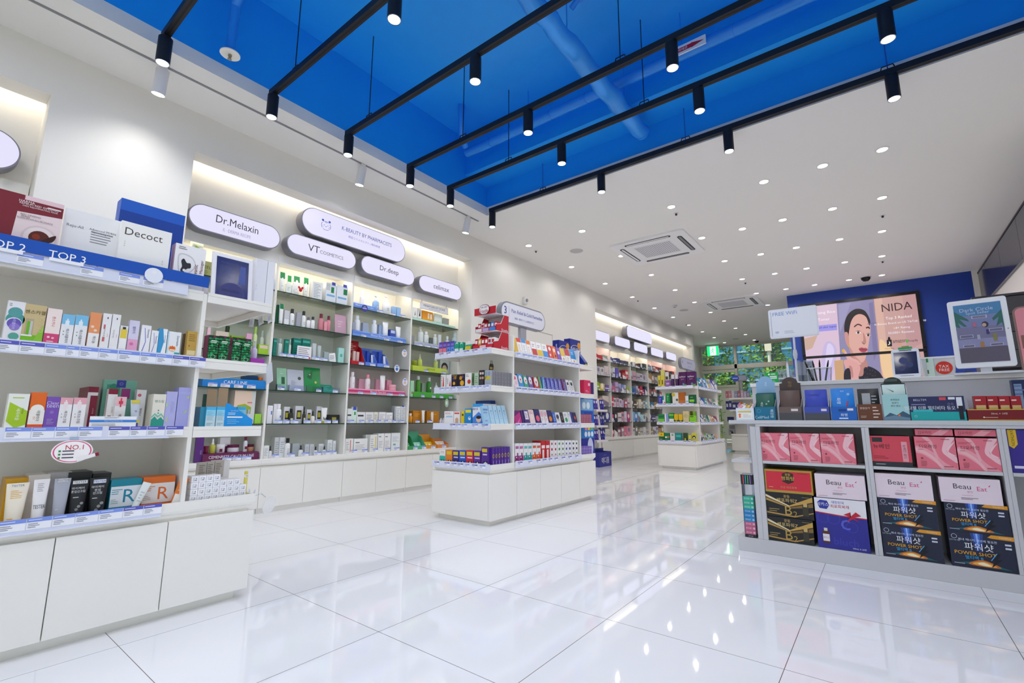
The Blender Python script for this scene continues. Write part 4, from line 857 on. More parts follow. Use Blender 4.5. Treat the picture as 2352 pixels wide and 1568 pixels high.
b = B(); b.lathe([(.0075, .0), (.0075, .105)], M('d9cf62', .35), n=16); art(b, .01, .1, 'v .4 .4 .5 8a7f2a SUN STICK', y=-.0076); b.build('tube', s)
b = B(); b.lathe([(.0076, .105), (.0076, .117)], M('f0f0ec', .4), n=16); b.lathe([(.0074, .117), (.0074, .128), (.006, .131)], M('d6cb58', .35), n=16); b.text('TES', (0, -.008, .111), .006, M('4a4a4a')); b.build('cap', s)
y = along(580, Vector((GX-.05, 0, .4)), YP).y; b = B(); b.T = Matrix.Translation((0, 0, 0)); b.prism([(-.014, 0), (.014, 0), (.014, .046), (.004, .03), (-.008, .034), (-.012, .05), (-.014, .05)], 0, .002, ACRYL, 'y'); o = b.build('acrylic_holder', loc=(GX-.06, y, z4), rot=(0, 0, PI/2)); tag(o, 'broken clear acrylic holder in the corner of the bottom end tray', 'acrylic holder')
# hanging cards, the clear wobbler
for k, (px, py, r, d_) in enumerate(((578, 745, .1, .1), (597, 742, -.25, .12), (618, 736, -.3, .08))):
    p = on_x(px, py, GX-.08-.1*k*0); yy = 1.0375+.002*k
    p = on_y(px, py, 1.031+.0015*k); b = B(); b.box(-.02, 0, -.042, .02, .0008, 0, M('e6e9f4', .4)); art(b, .04, -.042, '')
    b.box(-.014, -.0008, -.03, .006, -.0004, -.008, M('cdd2e6')); b.box(.008, -.0008, -.04, .014, -.0004, -.004, M('d8cf9a')) if k else None
    o = b.build('hanging_card', loc=(p.x, p.y, 1.250), rot=(0, r, .1)); tag(o, f'white card hanging off the top end tray corner, {ORD[k]} from left', 'card', 'cards hanging off the end tray corner')
p = on_y(648, 828, 1.046); b = B(); b.box(-.028, 0, -.09, .028, .001, 0, M('e0e3f0', .4)); o = b.build('hanging_card', loc=(on_y(619, 830, 1.031).x, 1.0291, 1.006), rot=(0, -.3, 0)); tag(o, 'plain white card hanging off the corner of the second end tray', 'card')
s = thing('wobbler', 'clear round plastic wobbler hanging from the bottom end tray corner', 'wobbler', (GX-.03, 1.034, .415), PI/2)
b = B(); b.tube([(0, 0, 0), (.03, -.01, .008), (.05, -.01, -.01)], .0015, ACRYL, 6); b.build('arm', s)
b = B(); b.T = Matrix.Translation((.068, -.012, -.048)) @ Matrix.Rotation(.4, 4, 'Y'); b.prism([(.026*math.cos(i*PI/16), .04*math.sin(i*PI/16)) for i in range(32)], 0, .001, M('f0f0f4', .3, alpha=.45), 'y'); b.build('disc', s)
# floor shadow disc under the tray is the acrylic foot of the wobbler stand: small clear foot
# ================================================================ wall bays of the middle niche
XI = XB-.03
def base_tray(px0, px1, z, h, col, lab, X=XI+.012, d=.12, words=None, head=None, ink='f4f4fa'):
    a, c = along(px0, Vector((X, 0, z)), YP).y, along(px1, Vector((X, 0, z)), YP).y; w = c-a
    b = B(); b.prism([(0, 0), (0, h), (.02, h+.012), (d, h+.012), (d, 0)], -w/2, w/2, M(col, .4), 'x')
    if head: art(b, w, h, f'r 0 .45 1 .98 {head}')
    if words: b.text(words, (0, -.0012, h*.7), h*.42, M(ink, .5), maxw=w*.8)
    o = b.build('display_tray', loc=(X, (a+c)/2, z), rot=(0, 0, PI/2)); tag(o, lab, 'display tray'); return h+.012
# --- first cabinet, seen past the end trays
W = "first wall cabinet's top glass shelf"
row([('b', 434, 460, 548, 'dfe6d8', 'p 9ab84a 0,.2 .6,.1 1,.4 .9,.7 .3,.8;p d8b8a0 .4,.0 1,.0 1,.3', 'green picture card'), ('b', 461, 484, 600, 'a8a868', 't .5 .6 .2 4a4a2a PEEL;l .2 .1 .8 .4 3 6a6a3a', 'olive peel box'), ('b', 622, 630, 641, '1c86d8', '', 'bright blue box')], W, X=XI, z=1.860, name='skincare_box')
W = "first wall cabinet's third glass shelf"
row([('b', 472, 480, 752, 'e8c0cc', '', 'pale pink box'), ('b', 492, 522, 761, 'd8c8b8', '', 'beige open flap box', {'set': .02}), ('t', 512, 528, 748, '8fc03a 2a3a1a', '', 'lime bottle with a dark cap', {'set': .05}), ('b', 528, 562, 772, '8cb82e', '', 'lime box', {'set': .04}), ('b', 563, 576, 766, 'e0a8c4', '', 'pink upright card'), ('t', 580, 589, 750, 'c8e09a 9ac850', '', 'lime spray bottle'), ('t', 595, 605, 759, 'cfd6cc b8c4b8', '', 'ribbed clear bottle', {'set': .03}), ('b', 593, 616, 791, 'a6d03a', 'r .1 .6 .9 .9 e8d0c0', 'lime carton with pictures')], W, X=XI, z=1.290, name='skincare_box')
h = base_tray(464, 609, 1.0, .062, '1a82d0', 'blue display tray on the fourth glass shelf of the first wall cabinet', words='CARE LINE')
tags([(477, 499), (506, 528), (537, 558), (567, 587)], "first wall cabinet's blue tray", X=XI+.013, z=1.002, h=.032, cat='price tag')
W = "first wall cabinet's fourth glass shelf"
row([('b', 560, 592, 862, '123a5a', '', 'dark navy box', {'set': .03, 'dz': h}), ('j', 594, 604, 866, 'e8761c e8761c', '', 'orange jar', {'set': .03, 'dz': h})], W, X=XI, z=1.0, name='skincare_box')
W = "first wall cabinet's lowest glass shelf"
row([('b', 462, 470, 905, '0f3a32', '', 'dark green box'), ('b', 533, 582, 897, 'd8c8b8', 'r 0 0 1 1 cfd4d2;p e8cdb8 .0,.0 .0,1 .8,1 .86,.6 .7,.4 .5,.2;p 9cb02e .15,.55 .5,.6 .82,.5 .8,.3 .6,.2 .2,.35;r .62 .62 .85 .66 c88a84', 'picture card of a chin wearing a green mask'), ('j', 575, 584, 947, 'a8d060 8fc04a', '', 'green jar'), ('b', 584, 599, 950, 'a0d84a b4e070', '', 'lime green box')], W, X=XI, z=.718, name='skincare_box')
h = base_tray(464, 594, .432, .05, '6a2450', 'maroon display tray lettered CALCIUM LINE on the first wall cabinet ledge', words='CEMENRETE CALCIUM LINE', d=.14)
W = "first wall cabinet's ledge"
row([('b', 446, 464, 1004, '5a2a7a', 'V .7 .4 .2 b8a0d0 SKIN', 'tall purple box'), ('j', 468, 480, 1024, '7a1440 7a1440', '', 'round maroon jar', {'set': .05, 'dz': h}), ('d', 482, 496, 1007, 'c8c850 f0f0f0', '', 'yellow dropper bottle', {'set': .05, 'dz': h}), ('j', 499, 519, 1020, 'ece8ee f2f0f2', 'r 0 .2 .6 .8 6a1a44', 'white and maroon cream jar', {'set': .04, 'dz': h}), ('b', 503, 527, 1004, 'e6e2e8', 'r 0 0 1 .4 6a1a44', 'white box with a maroon foot', {'set': .10, 'dz': h}), ('j', 526, 553, 1021, 'e4e0ea 6a1a44', '', 'wide cream jar with a maroon lid', {'set': .04, 'dz': h}), ('t', 559, 569, 1003, 'e8e6ee 7a1a44', 'r 0 .3 1 .6 7a1a44', 'white bottle with a maroon cap', {'set': .05, 'dz': h}), ('j', 569, 585, 1020, 'd8a07a 5a1438', '', 'round amber jar', {'set': .06, 'dz': h})], W, X=XI, z=.432, name='skincare_box')
tags([(510, 532), (533, 554), (555, 577)], W, X=XI+.0145, z=.434, h=.03)
# --- second cabinet
g5 = 'r 0 .62 1 1 1a8a4a;l .3 .1 .7 .4 2 a0c8b0'
W = "second wall cabinet's top glass shelf"
row([('u', 641, 655, 624, 'f0f2f0 e4e8e4', g5, 'white tube with a green crimped top'), ('b', 657, 668, 652, 'eef2f0', 'l .2 .3 .8 .7 3 8ab8a0', 'small white box'), ('u', 658, 669, 632, 'e8f0ea 1a8a4a', g5, 'small white and green tube', {'set': .06}), ('u', 673, 690, 633, 'f0f2f0 e4e8e4', g5, 'white tube with a green crimped top'), ('b', 670, 684, 657, 'f2f4f2', 'l .2 .3 .8 .7 3 8ab8a0', 'small white box', {'set': .01}), ('u', 696, 709, 637, 'f0f2f0 e4e8e4', g5, 'white tube with a green crimped top', {'set': .02}), ('b', 716, 739, 648, 'eaecee', 'l .15 .1 .85 .9 9 9aa4a8', 'white carton with fine print'), ('b', 747, 770, 650, 'e4eaf2', 'r 0 0 1 .4 dfe6ee;r .1 .3 .9 .4 7ab0e0;r .0 .6 .4 .95 c8ccd0;r .55 .9 .9 1.06 4a54b8;r .5 .5 .8 .8 1a7a48', 'clear gift set with a small green tube'), ('b', 772, 797, 657, 'e4eaf2', 'r 0 0 1 .4 dfe6ee;r .1 .3 .9 .4 7ab0e0;r .55 .95 .9 1.1 4a54b8;r .6 .55 .95 .85 1a7a48', 'clear gift set with a blue corner label')], W, X=XI, z=1.860, name='skincare_box')
p = on_x(690, 663, XI+.03); s = thing('ribbon_bow', 'red ribbon bow hanging on the top glass shelf of the second cabinet', 'bow', (XI+.036, p.y, p.z), PI/2)
for sx in (-1, 1):
    b = B(); b.T = Matrix.Translation((sx*.014, 0, .006)) @ Matrix.Rotation(sx*.5, 4, 'Y'); b.lathe([(.002, -.012), (.012, 0), (.006, .014), (.002, .016)], M('c81c2c', .35), n=10, sy=.4); b.build('loop', s)
b = B(); b.lathe([(0, -.03), (.012, -.024), (.016, -.01), (.006, .004), (0, .006)], M('c81c2c', .35), n=10, sy=.5); b.build('knot', s)
W = "second wall cabinet's second glass shelf"
row([('b', 634, 641, 700, '1a6a48', '', 'dark green box', {'set': .03}), ('u', 640, 651, 697, 'f0f0f0 e8e8e8', 'r 0 .7 1 1 0f7a4a', 'white tube with a green top'), ('b', 652, 663, 713, 'd0d2d8', 'r 0 0 1 .4 f0f0f4', 'grey and white box'), ('t', 666, 677, 709, 'f2f2f4 24262a', 'l .2 .3 .8 .6 2 888', 'white bottle with a black cap'), ('b', 680, 690, 718, 'a8aab4', '', 'grey box'), ('t', 693, 703, 714, 'f2f2f4 2a2c30', 'l .2 .3 .8 .6 2 888', 'white bottle with a black cap'), ('t', 705, 714, 728, 'ececf0 6a6a70', '', 'short white bottle'), ('t', 715, 724, 727, 'ececf0 3a3a40', '', 'short white bottle'), ('t', 733, 744, 720, 'd88a98 7a2a3a', '', 'pink bottle with a maroon cap'), ('b', 744, 751, 738, 'e8a0ac', '', 'pink box'), ('t', 751, 760, 725, 'd88a98 7a2a3a', '', 'pink bottle with a maroon cap'), ('s', 770, 796, 722, 'c8a0b4', 'l .2 .3 .7 .7 3 e8d0dc', 'dusky pink sheet mask pouch', {'tilt': -.12})], W, X=XI, z=1.575, name='skincare_box')
W = "second wall cabinet's third glass shelf"
tl = 'r .1 .8 .9 .9 4ab0a0;l .2 .2 .8 .6 4 3a9a8a'
row([('b', 626, 634, 777, '0f7a6a', tl, 'teal box'), ('t', 638, 648, 777, 'c8d8d4 9ab8b0', '', 'silver and teal bottle'), ('b', 652, 661, 779, '0f7a6a', tl, 'teal box'), ('t', 662, 668, 780, 'd0dcd8 a8c0ba', '', 'thin silver bottle'), ('b', 671, 690, 777, '0c7466', tl, 'tall teal carton', {'set': .03}), ('b', 691, 711, 778, '0c7466', tl, 'tall teal carton', {'set': .03}), ('b', 681, 714, 795, 'f0eef0', 'l .08 .2 .9 .9 5 8a8088;r .8 .05 .95 .2 d83a4a', 'white sign card with several text lines', {'d': .004, 'name': 'sign_card', 'cat': 'card'}), ('u', 717, 727, 788, 'c0c8cc 9aa4a8', '', 'silver tube'), ('u', 729, 738, 793, 'b8c4c4 8fa0a0', '', 'silver tube'), ('b', 744, 755, 808, 'a4b4b4', '', 'low grey box'), ('b', 757, 772, 811, 'f2f2f4', 'l .1 .3 .9 .8 3 888', 'leaning white card', {'d': .004, 'name': 'sign_card', 'cat': 'card', 'roll': -.2}), ('b', 776, 789, 799, 'a8dcd4', 'r .3 .4 .7 .6 5ab0a0', 'mint upright box')], W, X=XI, z=1.290, name='skincare_box')
tags([(642, 658), (659, 675), (676, 692), (692, 709), (716, 734), (735, 752)], W, X=XI+.021, z=1.292, h=.028)
W = "second wall cabinet's fourth glass shelf"
row([('s', 637, 660, 843, '9ad0ac', 'r .4 .3 .8 .6 1a5a3a;l .2 .7 .7 .9 2 dff0e4', 'pale green mask pouch', {'tilt': -.2, 'set': .04}), ('s', 661, 699, 847, 'c8ccda', 'c .75 .6 .12 3a5a40;l .15 .3 .6 .5 3 9aa0b4', 'silver mask pouch', {'tilt': -.2, 'set': .04}), ('s', 700, 738, 842, '149048', 'c .7 .4 .08 d8d070;p 0a6a34 .1,.6 .5,.9 .4,.5;c .3 .7 .05 e8f4e0', 'bright green mask pouch', {'tilt': -.2, 'set': .04}), ('s', 742, 775, 868, '2aa890', 'l .1 .2 .8 .8 4 60c8b4', 'teal mask pouch lying back', {'tilt': -.9, 'set': .03})], W, X=XI, z=1.0)
for k, (a, c) in enumerate(((634, 661), (662, 700), (702, 739), (740, 779))):
    y0, y1 = along(a, Vector((XI, 0, 1)), YP).y, along(c, Vector((XI, 0, 1)), YP).y
    b = B(); b.box(-(y1-y0)/2, 0, 0, (y1-y0)/2, .002, .05, ACRYL); b.box(-(y1-y0)/2, 0, 0, (y1-y0)/2, .03, .0015, ACRYL); b.box(-(y1-y0)/2, .002, .0015, -(y1-y0)/2+.002, .03, .05, ACRYL)
    tag(b.build('acrylic_tray', loc=(XI+.012, (y0+y1)/2, 1.0), rot=(0, 0, PI/2)), f'clear acrylic tray before the mask pouches, {ORD[k]} from left', 'acrylic tray', 'acrylic trays on the fourth glass shelf')
tags([(638, 653, V_), (676, 691), (726, 738, V_), (764, 776)], W, X=XI+.018, z=1.002, h=.028)
W = "second wall cabinet's lowest glass shelf"
gd = 'r .2 .25 .8 .75 3a3a24;r .3 .35 .7 .65 b8b040'
row([('b', 612, 624, 931, 'eeeef2', 'r .7 .5 .9 .7 3a6ad0', 'white box with a blue mark'), ('b', 626, 634, 927, 'e6e6ea', '', 'plain white box', {'set': .02}), ('t', 634, 647, 927, 'f2f2f4 eaeaec', 'r .6 .5 .9 .7 4a6ad0', 'white bottle'), ('b', 650, 664, 934, 'd8d8da', gd, 'silver box with a dark gold label', {'set': .03}), ('t', 664, 674, 938, '34342a 1a1a1c', 'r 0 .1 1 .6 e0dcc0', 'small black bottle'), ('b', 676, 694, 932, 'd4d4d8', gd, 'silver box with a dark gold label', {'set': .03}), ('d', 695, 702, 933, '3a3a30 1a1a1c', 'r 0 .2 1 .7 d8d4b0', 'black dropper bottle'), ('b', 703, 714, 940, 'd8d8da', gd, 'silver box with a dark gold label', {'set': .02}), ('d', 715, 724, 943, 'f0e8e0 2a2a2c', '', 'white dropper bottle with a black top'), ('b', 725, 738, 933, 'd4d4d8', gd, 'silver box with a dark gold label', {'set': .04}), ('u', 739, 753, 936, 'f0f0f0 d0c860', 'r .2 .1 .8 .3 3a3a2a', 'white tube with a gold band'), ('b', 754, 779, 952, '2a2a26', 'r .3 .3 .7 .7 a8a040', 'flat black box', {'set': .02})], W, X=XI, z=.718, name='skincare_box')
tags([(630, 648), (649, 665), (667, 685), (697, 713), (722, 738), (745, 760), (763, 776)], W, X=XI+.02, z=.7195, h=.03)
W = "second wall cabinet's ledge"
wl = 'l .15 .2 .85 .8 6 a4aab0'
row([('b', 604, 616, 1023, 'e8eaea', wl, 'white box'), ('d', 617, 625, 1023, 'e8e8ea 222426', '', 'white dropper bottle with a black top'), ('b', 628, 640, 1004, 'dcdedf', wl, 'pale grey tall box', {'set': .06, 'n': 3}), ('b', 640, 652, 1004, 'e4e6e8', wl, 'pale grey tall box', {'set': .04, 'n': 3}), ('t', 655, 667, 1006, 'f0f0f2 1a1c1e', wl, 'tall white bottle with a black cap'), ('b', 670, 686, 1018, 'a8b0b4', wl, 'grey box', {'set': .03}), ('d', 687, 697, 1022, 'e4e6e8 202224', '', 'white dropper bottle with a black top'), ('b', 699, 709, 1020, 'c8ccd0', wl, 'pale grey box', {'set': .03, 'n': 2}), ('b', 710, 720, 1020, 'c8ccd0', wl, 'pale grey box', {'set': .03, 'n': 2}), ('d', 722, 730, 1025, 'e4e6e8 202224', '', 'white dropper bottle with a black top'), ('b', 731, 742, 1019, 'd8dcde', wl, 'pale grey box', {'set': .03}), ('d', 742, 750, 1024, 'e4e6e8 202224', '', 'white dropper bottle with a black top'), ('b', 751, 762, 1010, 'e0e4e6', wl, 'white box', {'set': .03, 'n': 2}), ('b', 764, 770, 1012, 'e4e8ea', wl, 'slim white box', {'set': .02})], W, X=XI, z=.432, name='skincare_box')
tags([(623, 640), (659, 677), (692, 709), (722, 737), (741, 757), (758, 773)], W, X=XI+.02, z=.434, h=.032)
# --- third cabinet
W = "third wall cabinet's top glass shelf"
h = base_tray(811, 862, 1.86, .045, '6f9ae4', 'blue Mineral Skincare strip on the top glass shelf of the third cabinet', words='Mineral Skincare Line', d=.03)
row([('t', 829, 838, 666, 'e8eaf2 e4e6f0', '', 'white spray bottle', {'set': .05}), ('p', 860, 873, 676, '8fb4e4 dfe4ee', 'l .2 .4 .8 .7 2 e0ecfa', 'blue pump bottle', {'set': .02}), ('p', 884, 898, 676, 'eceef4 e6e8f0', 'l .2 .4 .8 .7 2 8aa', 'white pump bottle', {'set': .02}), ('b', 901, 910, 704, '9cc4ee', '', 'light blue box', {'set': .01}), ('b', 911, 920, 706, '9cc4ee', '', 'light blue box', {'set': .01})], W, X=XI, z=1.860, name='skincare_box')
tags([(866, 880), (897, 908), (917, 931)], W, X=XI+.02, z=1.862, h=.026)
p = on_x(837, 708, XI+.03); b = B(); b.prism([(.036*math.cos(i*PI/14), .036*math.sin(i*PI/14)) for i in range(28)], -.001, 0, M('3a3f9a', .4), 'y'); b.box(-.024, -.0014, -.006, .024, -.0011, .004, M('c8ccf0')); b.box(-.012, -.0014, .012, .012, -.0011, .018, M('c8ccf0'))
tag(b.build('round_sticker', loc=(XI+.0345, p.y, p.z), rot=(0, 0, PI/2)), 'navy round sticker on the top glass shelf edge of the third cabinet', 'sticker')
W = "third wall cabinet's second glass shelf"
h = base_tray(810, 932, 1.575, .048, '7fa4ea', 'blue Mineral Skincare Line tray on the second glass shelf of the third cabinet', words='Mineral Skincare Line', head='5f8ae0', d=.16)
row([('b', 809, 816, 740, '9aa4b4', '', 'grey box', {'dz': h}), ('t', 817, 829, 724, 'e8eaf2 e0e4ee', '', 'white spray bottle', {'dz': h}), ('b', 833, 846, 742, 'a4b0c4', '', 'blue-grey box', {'dz': h, 'set': .04}), ('t', 857, 868, 735, 'e8ecf4 e0e4ee', '', 'white bottle', {'dz': h}), ('b', 870, 880, 746, '9cb0d0', '', 'blue-grey box', {'dz': h, 'set': .04}), ('u', 881, 894, 739, 'eff0f4 e4e6ee', 'v .5 .5 .3 a0a8c0 D', 'white tube', {'dz': h}), ('b', 896, 908, 757, '3a54b0', 'r .1 .5 .9 .9 c8d4f0', 'navy and white box', {'dz': h, 'set': .02}), ('u', 911, 923, 750, 'eff0f4 e4e6ee', 'v .5 .5 .3 a0a8c0 D', 'white tube', {'dz': h})], W, X=XI, z=1.575, name='skincare_box')
tags([(829, 841), (882, 894), (913, 925)], W, X=XI+.014, z=1.577, h=.026)
def wedge(px0, px1, ptop, z, X, col, lab, inner=None, d=.12, front=.035, rot=None, name='display_carton'):
    """display carton: low front, tall back, sloping sides"""
    base = Vector((X, 0, z)); a, c = along(px0, base, YP), along(px1, base, YP); w = (c-a).length-.002; mid = (a+c)/2; h = height(ptop, mid-Vector((d, 0, 0)))
    s = thing(name, lab, 'display carton', mid, PI/2); m = M(col, .4)
    B().box(-w/2, 0, 0, w/2, d, .002, m).build('floor_panel', s); B().box(-w/2, 0, .002, w/2, .002, front, m).build('front_panel', s)
    b = B(); b.box(-w/2, d-.002, .002, w/2, d, h, m); 
    if inner: art(b, w, h, inner, y=d-.002)
    b.build('back_card', s)
    for sx in (-1, 1):
        b = B(); x = sx*w/2; b.prism([(.002, .002), (d-.002, .002), (d-.002, h*.8), (d*.55, h*.7), (.002, front)], min(x, x-sx*.0015), max(x, x-sx*.0015), m, 'x'); b.build('side_panel', s)
    return s, w, mid, h
W3_ = "third wall cabinet's third glass shelf"
wedge(806, 837, 782, 1.290, XI+.02, 'b8182a', 'red display carton on the third glass shelf of the third cabinet', 'l .1 .6 .9 .9 4 e8c8a0;r .1 .3 .9 .5 e0b890')
wedge(839, 864, 800, 1.290, XI+.02, '5f84dc', 'blue display carton beside the red one in the third cabinet', 'r .1 .4 .9 .9 4466c8')
wedge(866, 893, 803, 1.290, XI+.02, '6f92e4', 'second blue display carton beside the red one in the third cabinet', 'r .1 .4 .9 .9 4466c8')
row([('b', 810, 816, 806, 'e8d0c8', '', 'slim cream pack', {'set': .05, 'dz': .003}), ('b', 818, 824, 808, 'e8d0c8', '', 'slim cream pack', {'set': .05, 'dz': .003}), ('b', 842, 848, 806, '3a5cc4', '', 'navy pack', {'set': .07, 'dz': .003}), ('u', 853, 861, 815, 'eef0f4 dfe4ee', '', 'small white tube', {'set': .03, 'dz': .003}), ('b', 869, 875, 808, '3a5cc4', '', 'navy pack', {'set': .07, 'dz': .003}), ('u', 881, 889, 818, 'eef0f4 dfe4ee', '', 'small white tube', {'set': .03, 'dz': .003})], W3_, X=XI, z=1.290, name='skincare_box')
tags([(824, 836), (850, 862), (882, 894)], W3_, X=XI+.022, z=1.292, h=.026)
W = "third wall cabinet's fourth glass shelf"
h = base_tray(800, 930, 1.0, .044, 'eaa6c0', 'pink Blemish Care Line tray on the fourth glass shelf of the third cabinet', words='Blemish Care Line', head='cf3f74', d=.17)
row([('t', 806, 817, 854, 'f2ecf0 eee8ec', 'l .3 .4 .7 .6 2 c88', 'white bottle', {'dz': h}), ('b', 824, 837, 870, 'e8b4c4', '', 'pink box', {'dz': h, 'set': .08}), ('t', 842, 852, 860, 'f0e4e8 e88a98', 'l .3 .4 .7 .6 2 c88', 'white bottle with a pink cap', {'dz': h}), ('b', 863, 874, 871, 'e8b4c4', '', 'pink box', {'dz': h, 'set': .08}), ('u', 875, 887, 862, 'f4eef0 f0e8ec', 'v .5 .5 .3 c88a98 D', 'white tube', {'dz': h}), ('b', 888, 898, 873, 'e098b0', '', 'deeper pink box', {'dz': h, 'set': .06}), ('j', 898, 913, 883, 'f0a8b8 f2b4c0', '', 'tall pink jar', {'dz': h})], W, X=XI, z=1.0, name='skincare_box')
tags([(822, 834), (851, 864), (889, 902), (916, 928)], W, X=XI+.014, z=1.002, h=.026)
W = "third wall cabinet's lowest glass shelf"
row([('b', 797, 808, 938, 'e8ecea', 'r 0 .5 .8 .6 333', 'white box with a black bar'), ('b', 808, 818, 934, 'dff0e4', 'r .1 .8 .9 1 4a54c0;r .4 .5 .8 .7 3aa05a', 'white box with a green cross'), ('b', 819, 838, 946, 'ececec', 'r .1 .6 .8 .75 444', 'white set box with black lettering'), ('b', 839, 857, 946, 'ececec', 'l .1 .3 .9 .8 3 999', 'white set box'), ('b', 858, 867, 946, 'efeee0', 'l .1 .3 .9 .8 3 a99', 'cream box'), ('b', 870, 885, 946, 'f0f0f2', 'l .1 .3 .9 .8 4 b8b0c0', 'white square box'), ('b', 886, 901, 947, 'f0f0f2', 'l .1 .3 .9 .8 4 b8b0c0', 'white square box'), ('b', 900, 908, 932, 'a8acb0', '', 'grey box', {'set': .05}), ('b', 909, 919, 933, 'e4e8ea', 'l .1 .2 .9 .9 7 b4b8bc', 'tall pale box'), ('b', 920, 930, 933, 'e4e8ea', 'r .2 .96 .6 1.06 4a54c0;l .1 .2 .9 .9 7 b4b8bc', 'tall pale box with a blue corner label')], W, X=XI, z=.718, name='skincare_box')
tags([(797, 813), (824, 836), (845, 857), (864, 875), (881, 891), (899, 910), (912, 928)], W, X=XI+.02, z=.7195, h=.03)
W = "third wall cabinet's ledge"
row([('b', 792, 810, 1007, 'ececea', 'r .6 .1 .7 .9 d87a6a;l .1 .2 .5 .8 5 aaa', 'white box with a red stripe'), ('b', 812, 843, 1007, 'eeeeee', 'r .1 .7 .4 .76 555;l .1 .2 .9 .6 4 bbb', 'wide white box'), ('b', 838, 847, 998, 'd8dadc', '', 'pale grey box', {'set': .05, 'n': 2}), ('b', 849, 865, 998, 'ececea', 'r .7 .1 .85 .9 e0d080;l .1 .2 .6 .8 5 bbb', 'white box with a yellow stripe', {'n': 2}), ('b', 867, 881, 995, 'eeeeee', 'r .1 .8 .5 .84 555;l .1 .2 .9 .6 5 bbb', 'tall white box', {'n': 2}), ('b', 882, 896, 995, 'eeeeee', 'r .1 .8 .5 .84 555;l .1 .2 .9 .6 5 bbb', 'tall white box', {'n': 2}), ('b', 898, 918, 994, 'eaeeee', 'r .2 .3 .5 .4 7ac0c0;l .1 .5 .9 .8 5 bbc', 'tall white box with a teal mark', {'n': 2})], W, X=XI, z=.432, name='skincare_box')
tags([(806, 820), (831, 844), (856, 868), (884, 896), (905, 917)], W, X=XI+.02, z=.434, h=.032)
for k, (px, py, cc) in enumerate(((929, 811, 'e8c8b0'), (911, 846, '4a78c0'), (929, 877, 'e0c4b4'))):
    p = on_x(px, py, XB+.012); b = B(); b.prism([(.034*math.cos(i*PI/12), .04*math.sin(i*PI/12)) for i in range(24)], -.001, 0, M('e6ecf8', .4), 'y'); art(b, .06, .07, f'c .5 -.1 .3 {cc};r .2 .25 .8 .4 6a8ad0', y=-.001)
    tag(b.build('round_sticker', loc=(XB+.0115+.004*k, p.y, p.z), rot=(0, 0, PI/2)), f'round wobbler sticker beside the third cabinet divider, {ORD[k]} from the top', 'sticker', 'round stickers at the third cabinet')
# --- fourth cabinet
W = "fourth wall cabinet's top glass shelf"
h = base_tray(946, 1046, 1.86, .026, 'bfe0d4', 'mint green display tray on the top glass shelf of the fourth cabinet', d=.14)
row([('b', 948, 958, 706, 'f0f0ee', 'p 2a3a24 .4,.2 .6,.2 .55,.7', 'white card with a leaf', {'dz': h}), ('b', 959, 968, 708, 'f0f0ee', 'p 2a2a24 .3,.2 .7,.2 .55,.8', 'white card with a dark bottle picture', {'dz': h}), ('b', 970, 994, 715, 'efa01c', 'r .5 .15 .66 .8 f4e8d0;r .74 .15 .9 .75 f4e8d0', 'orange box with two tube pictures', {'dz': h}), ('b', 997, 1015, 721, 'd6e8e0', 'r .15 .2 .3 .8 f4f6f4;r .4 .2 .55 .8 f4f6f4;r .65 .2 .8 .8 f4f6f4', 'mint box with small bottle pictures', {'dz': h}), ('b', 1018, 1031, 731, '9aa09c', '', 'small grey box', {'dz': h})], W, X=XI, z=1.860, name='skincare_box')
a, c = on_x(967, 686, XB+.02), on_x(1031, 704, XB+.02)
s = thing('zone_plate', 'white plate lettered MINIATURE KIT ZONE under the celimax sign', 'sign', (XB+.004, (a.y+c.y)/2, 2.045), PI/2)
w = c.y-a.y; b = B(); b.box(-w/2, -.004, -.035, w/2, 0, .035, M('e4e4ea', .4)); b.box(-w/2, -.012, -.04, w/2, 0, -.035, M('d0d0d8', .4)); b.build('plate', s)
b = B(); b.text('MINIATURE KIT ZONE', (0, -.0045, .006), .024, M('3a3a40', .5), maxw=w*.8); b.box(-w*.2, -.0045, -.022, w*.2, -.0042, -.018, M('888')); b.build('lettering', s)
B().box(-w/2+.02, -.002, .035, -w/2+.03, 0, .075, M('c8c8cc')).build('hanger', s); B().box(w/2-.03, -.002, .035, w/2-.02, 0, .075, M('c8c8cc')).build('hanger', s)
W = "fourth wall cabinet's second glass shelf"
h = base_tray(952, 1010, 1.575, .042, 'b4bcc8', 'pale grey display tray on the second glass shelf of the fourth cabinet', d=.14)
row([('b', 944, 951, 770, '8f959a', '', 'grey box', {}), ('p', 964, 975, 748, 'dfe6e4 d8dedc', '', 'clear pump bottle', {'dz': h}), ('t', 977, 987, 761, 'e4eaea eceeee', 'l .2 .4 .8 .6 2 9a9', 'clear bottle with a white cap', {'dz': h}), ('b', 988, 997, 776, '8a9090', '', 'grey box', {'dz': h, 'set': .06}), ('t', 998, 1005, 767, 'dfe8e8 e8ecec', '', 'small clear bottle', {'dz': h}), ('u', 1008, 1016, 768, 'd0dade d8e0e4', '', 'clear tube', {}), ('t', 1026, 1034, 772, 'd4e0e0 e0e8e8', '', 'small clear bottle', {}), ('t', 1043, 1053, 762, 'c4d8da dce6e8', '', 'tall clear bottle', {})], W, X=XI, z=1.575, name='skincare_box')
tags([(957, 970), (976, 988), (993, 1005)], W, X=XI+.014, z=1.577, h=.028, colors=None)
W = "fourth wall cabinet's third glass shelf"
h = base_tray(948, 1026, 1.290, .05, 'c0d64a', 'lime green display tray on the third glass shelf of the fourth cabinet', d=.14, words='CHIOTON', ink='6a7a1a')
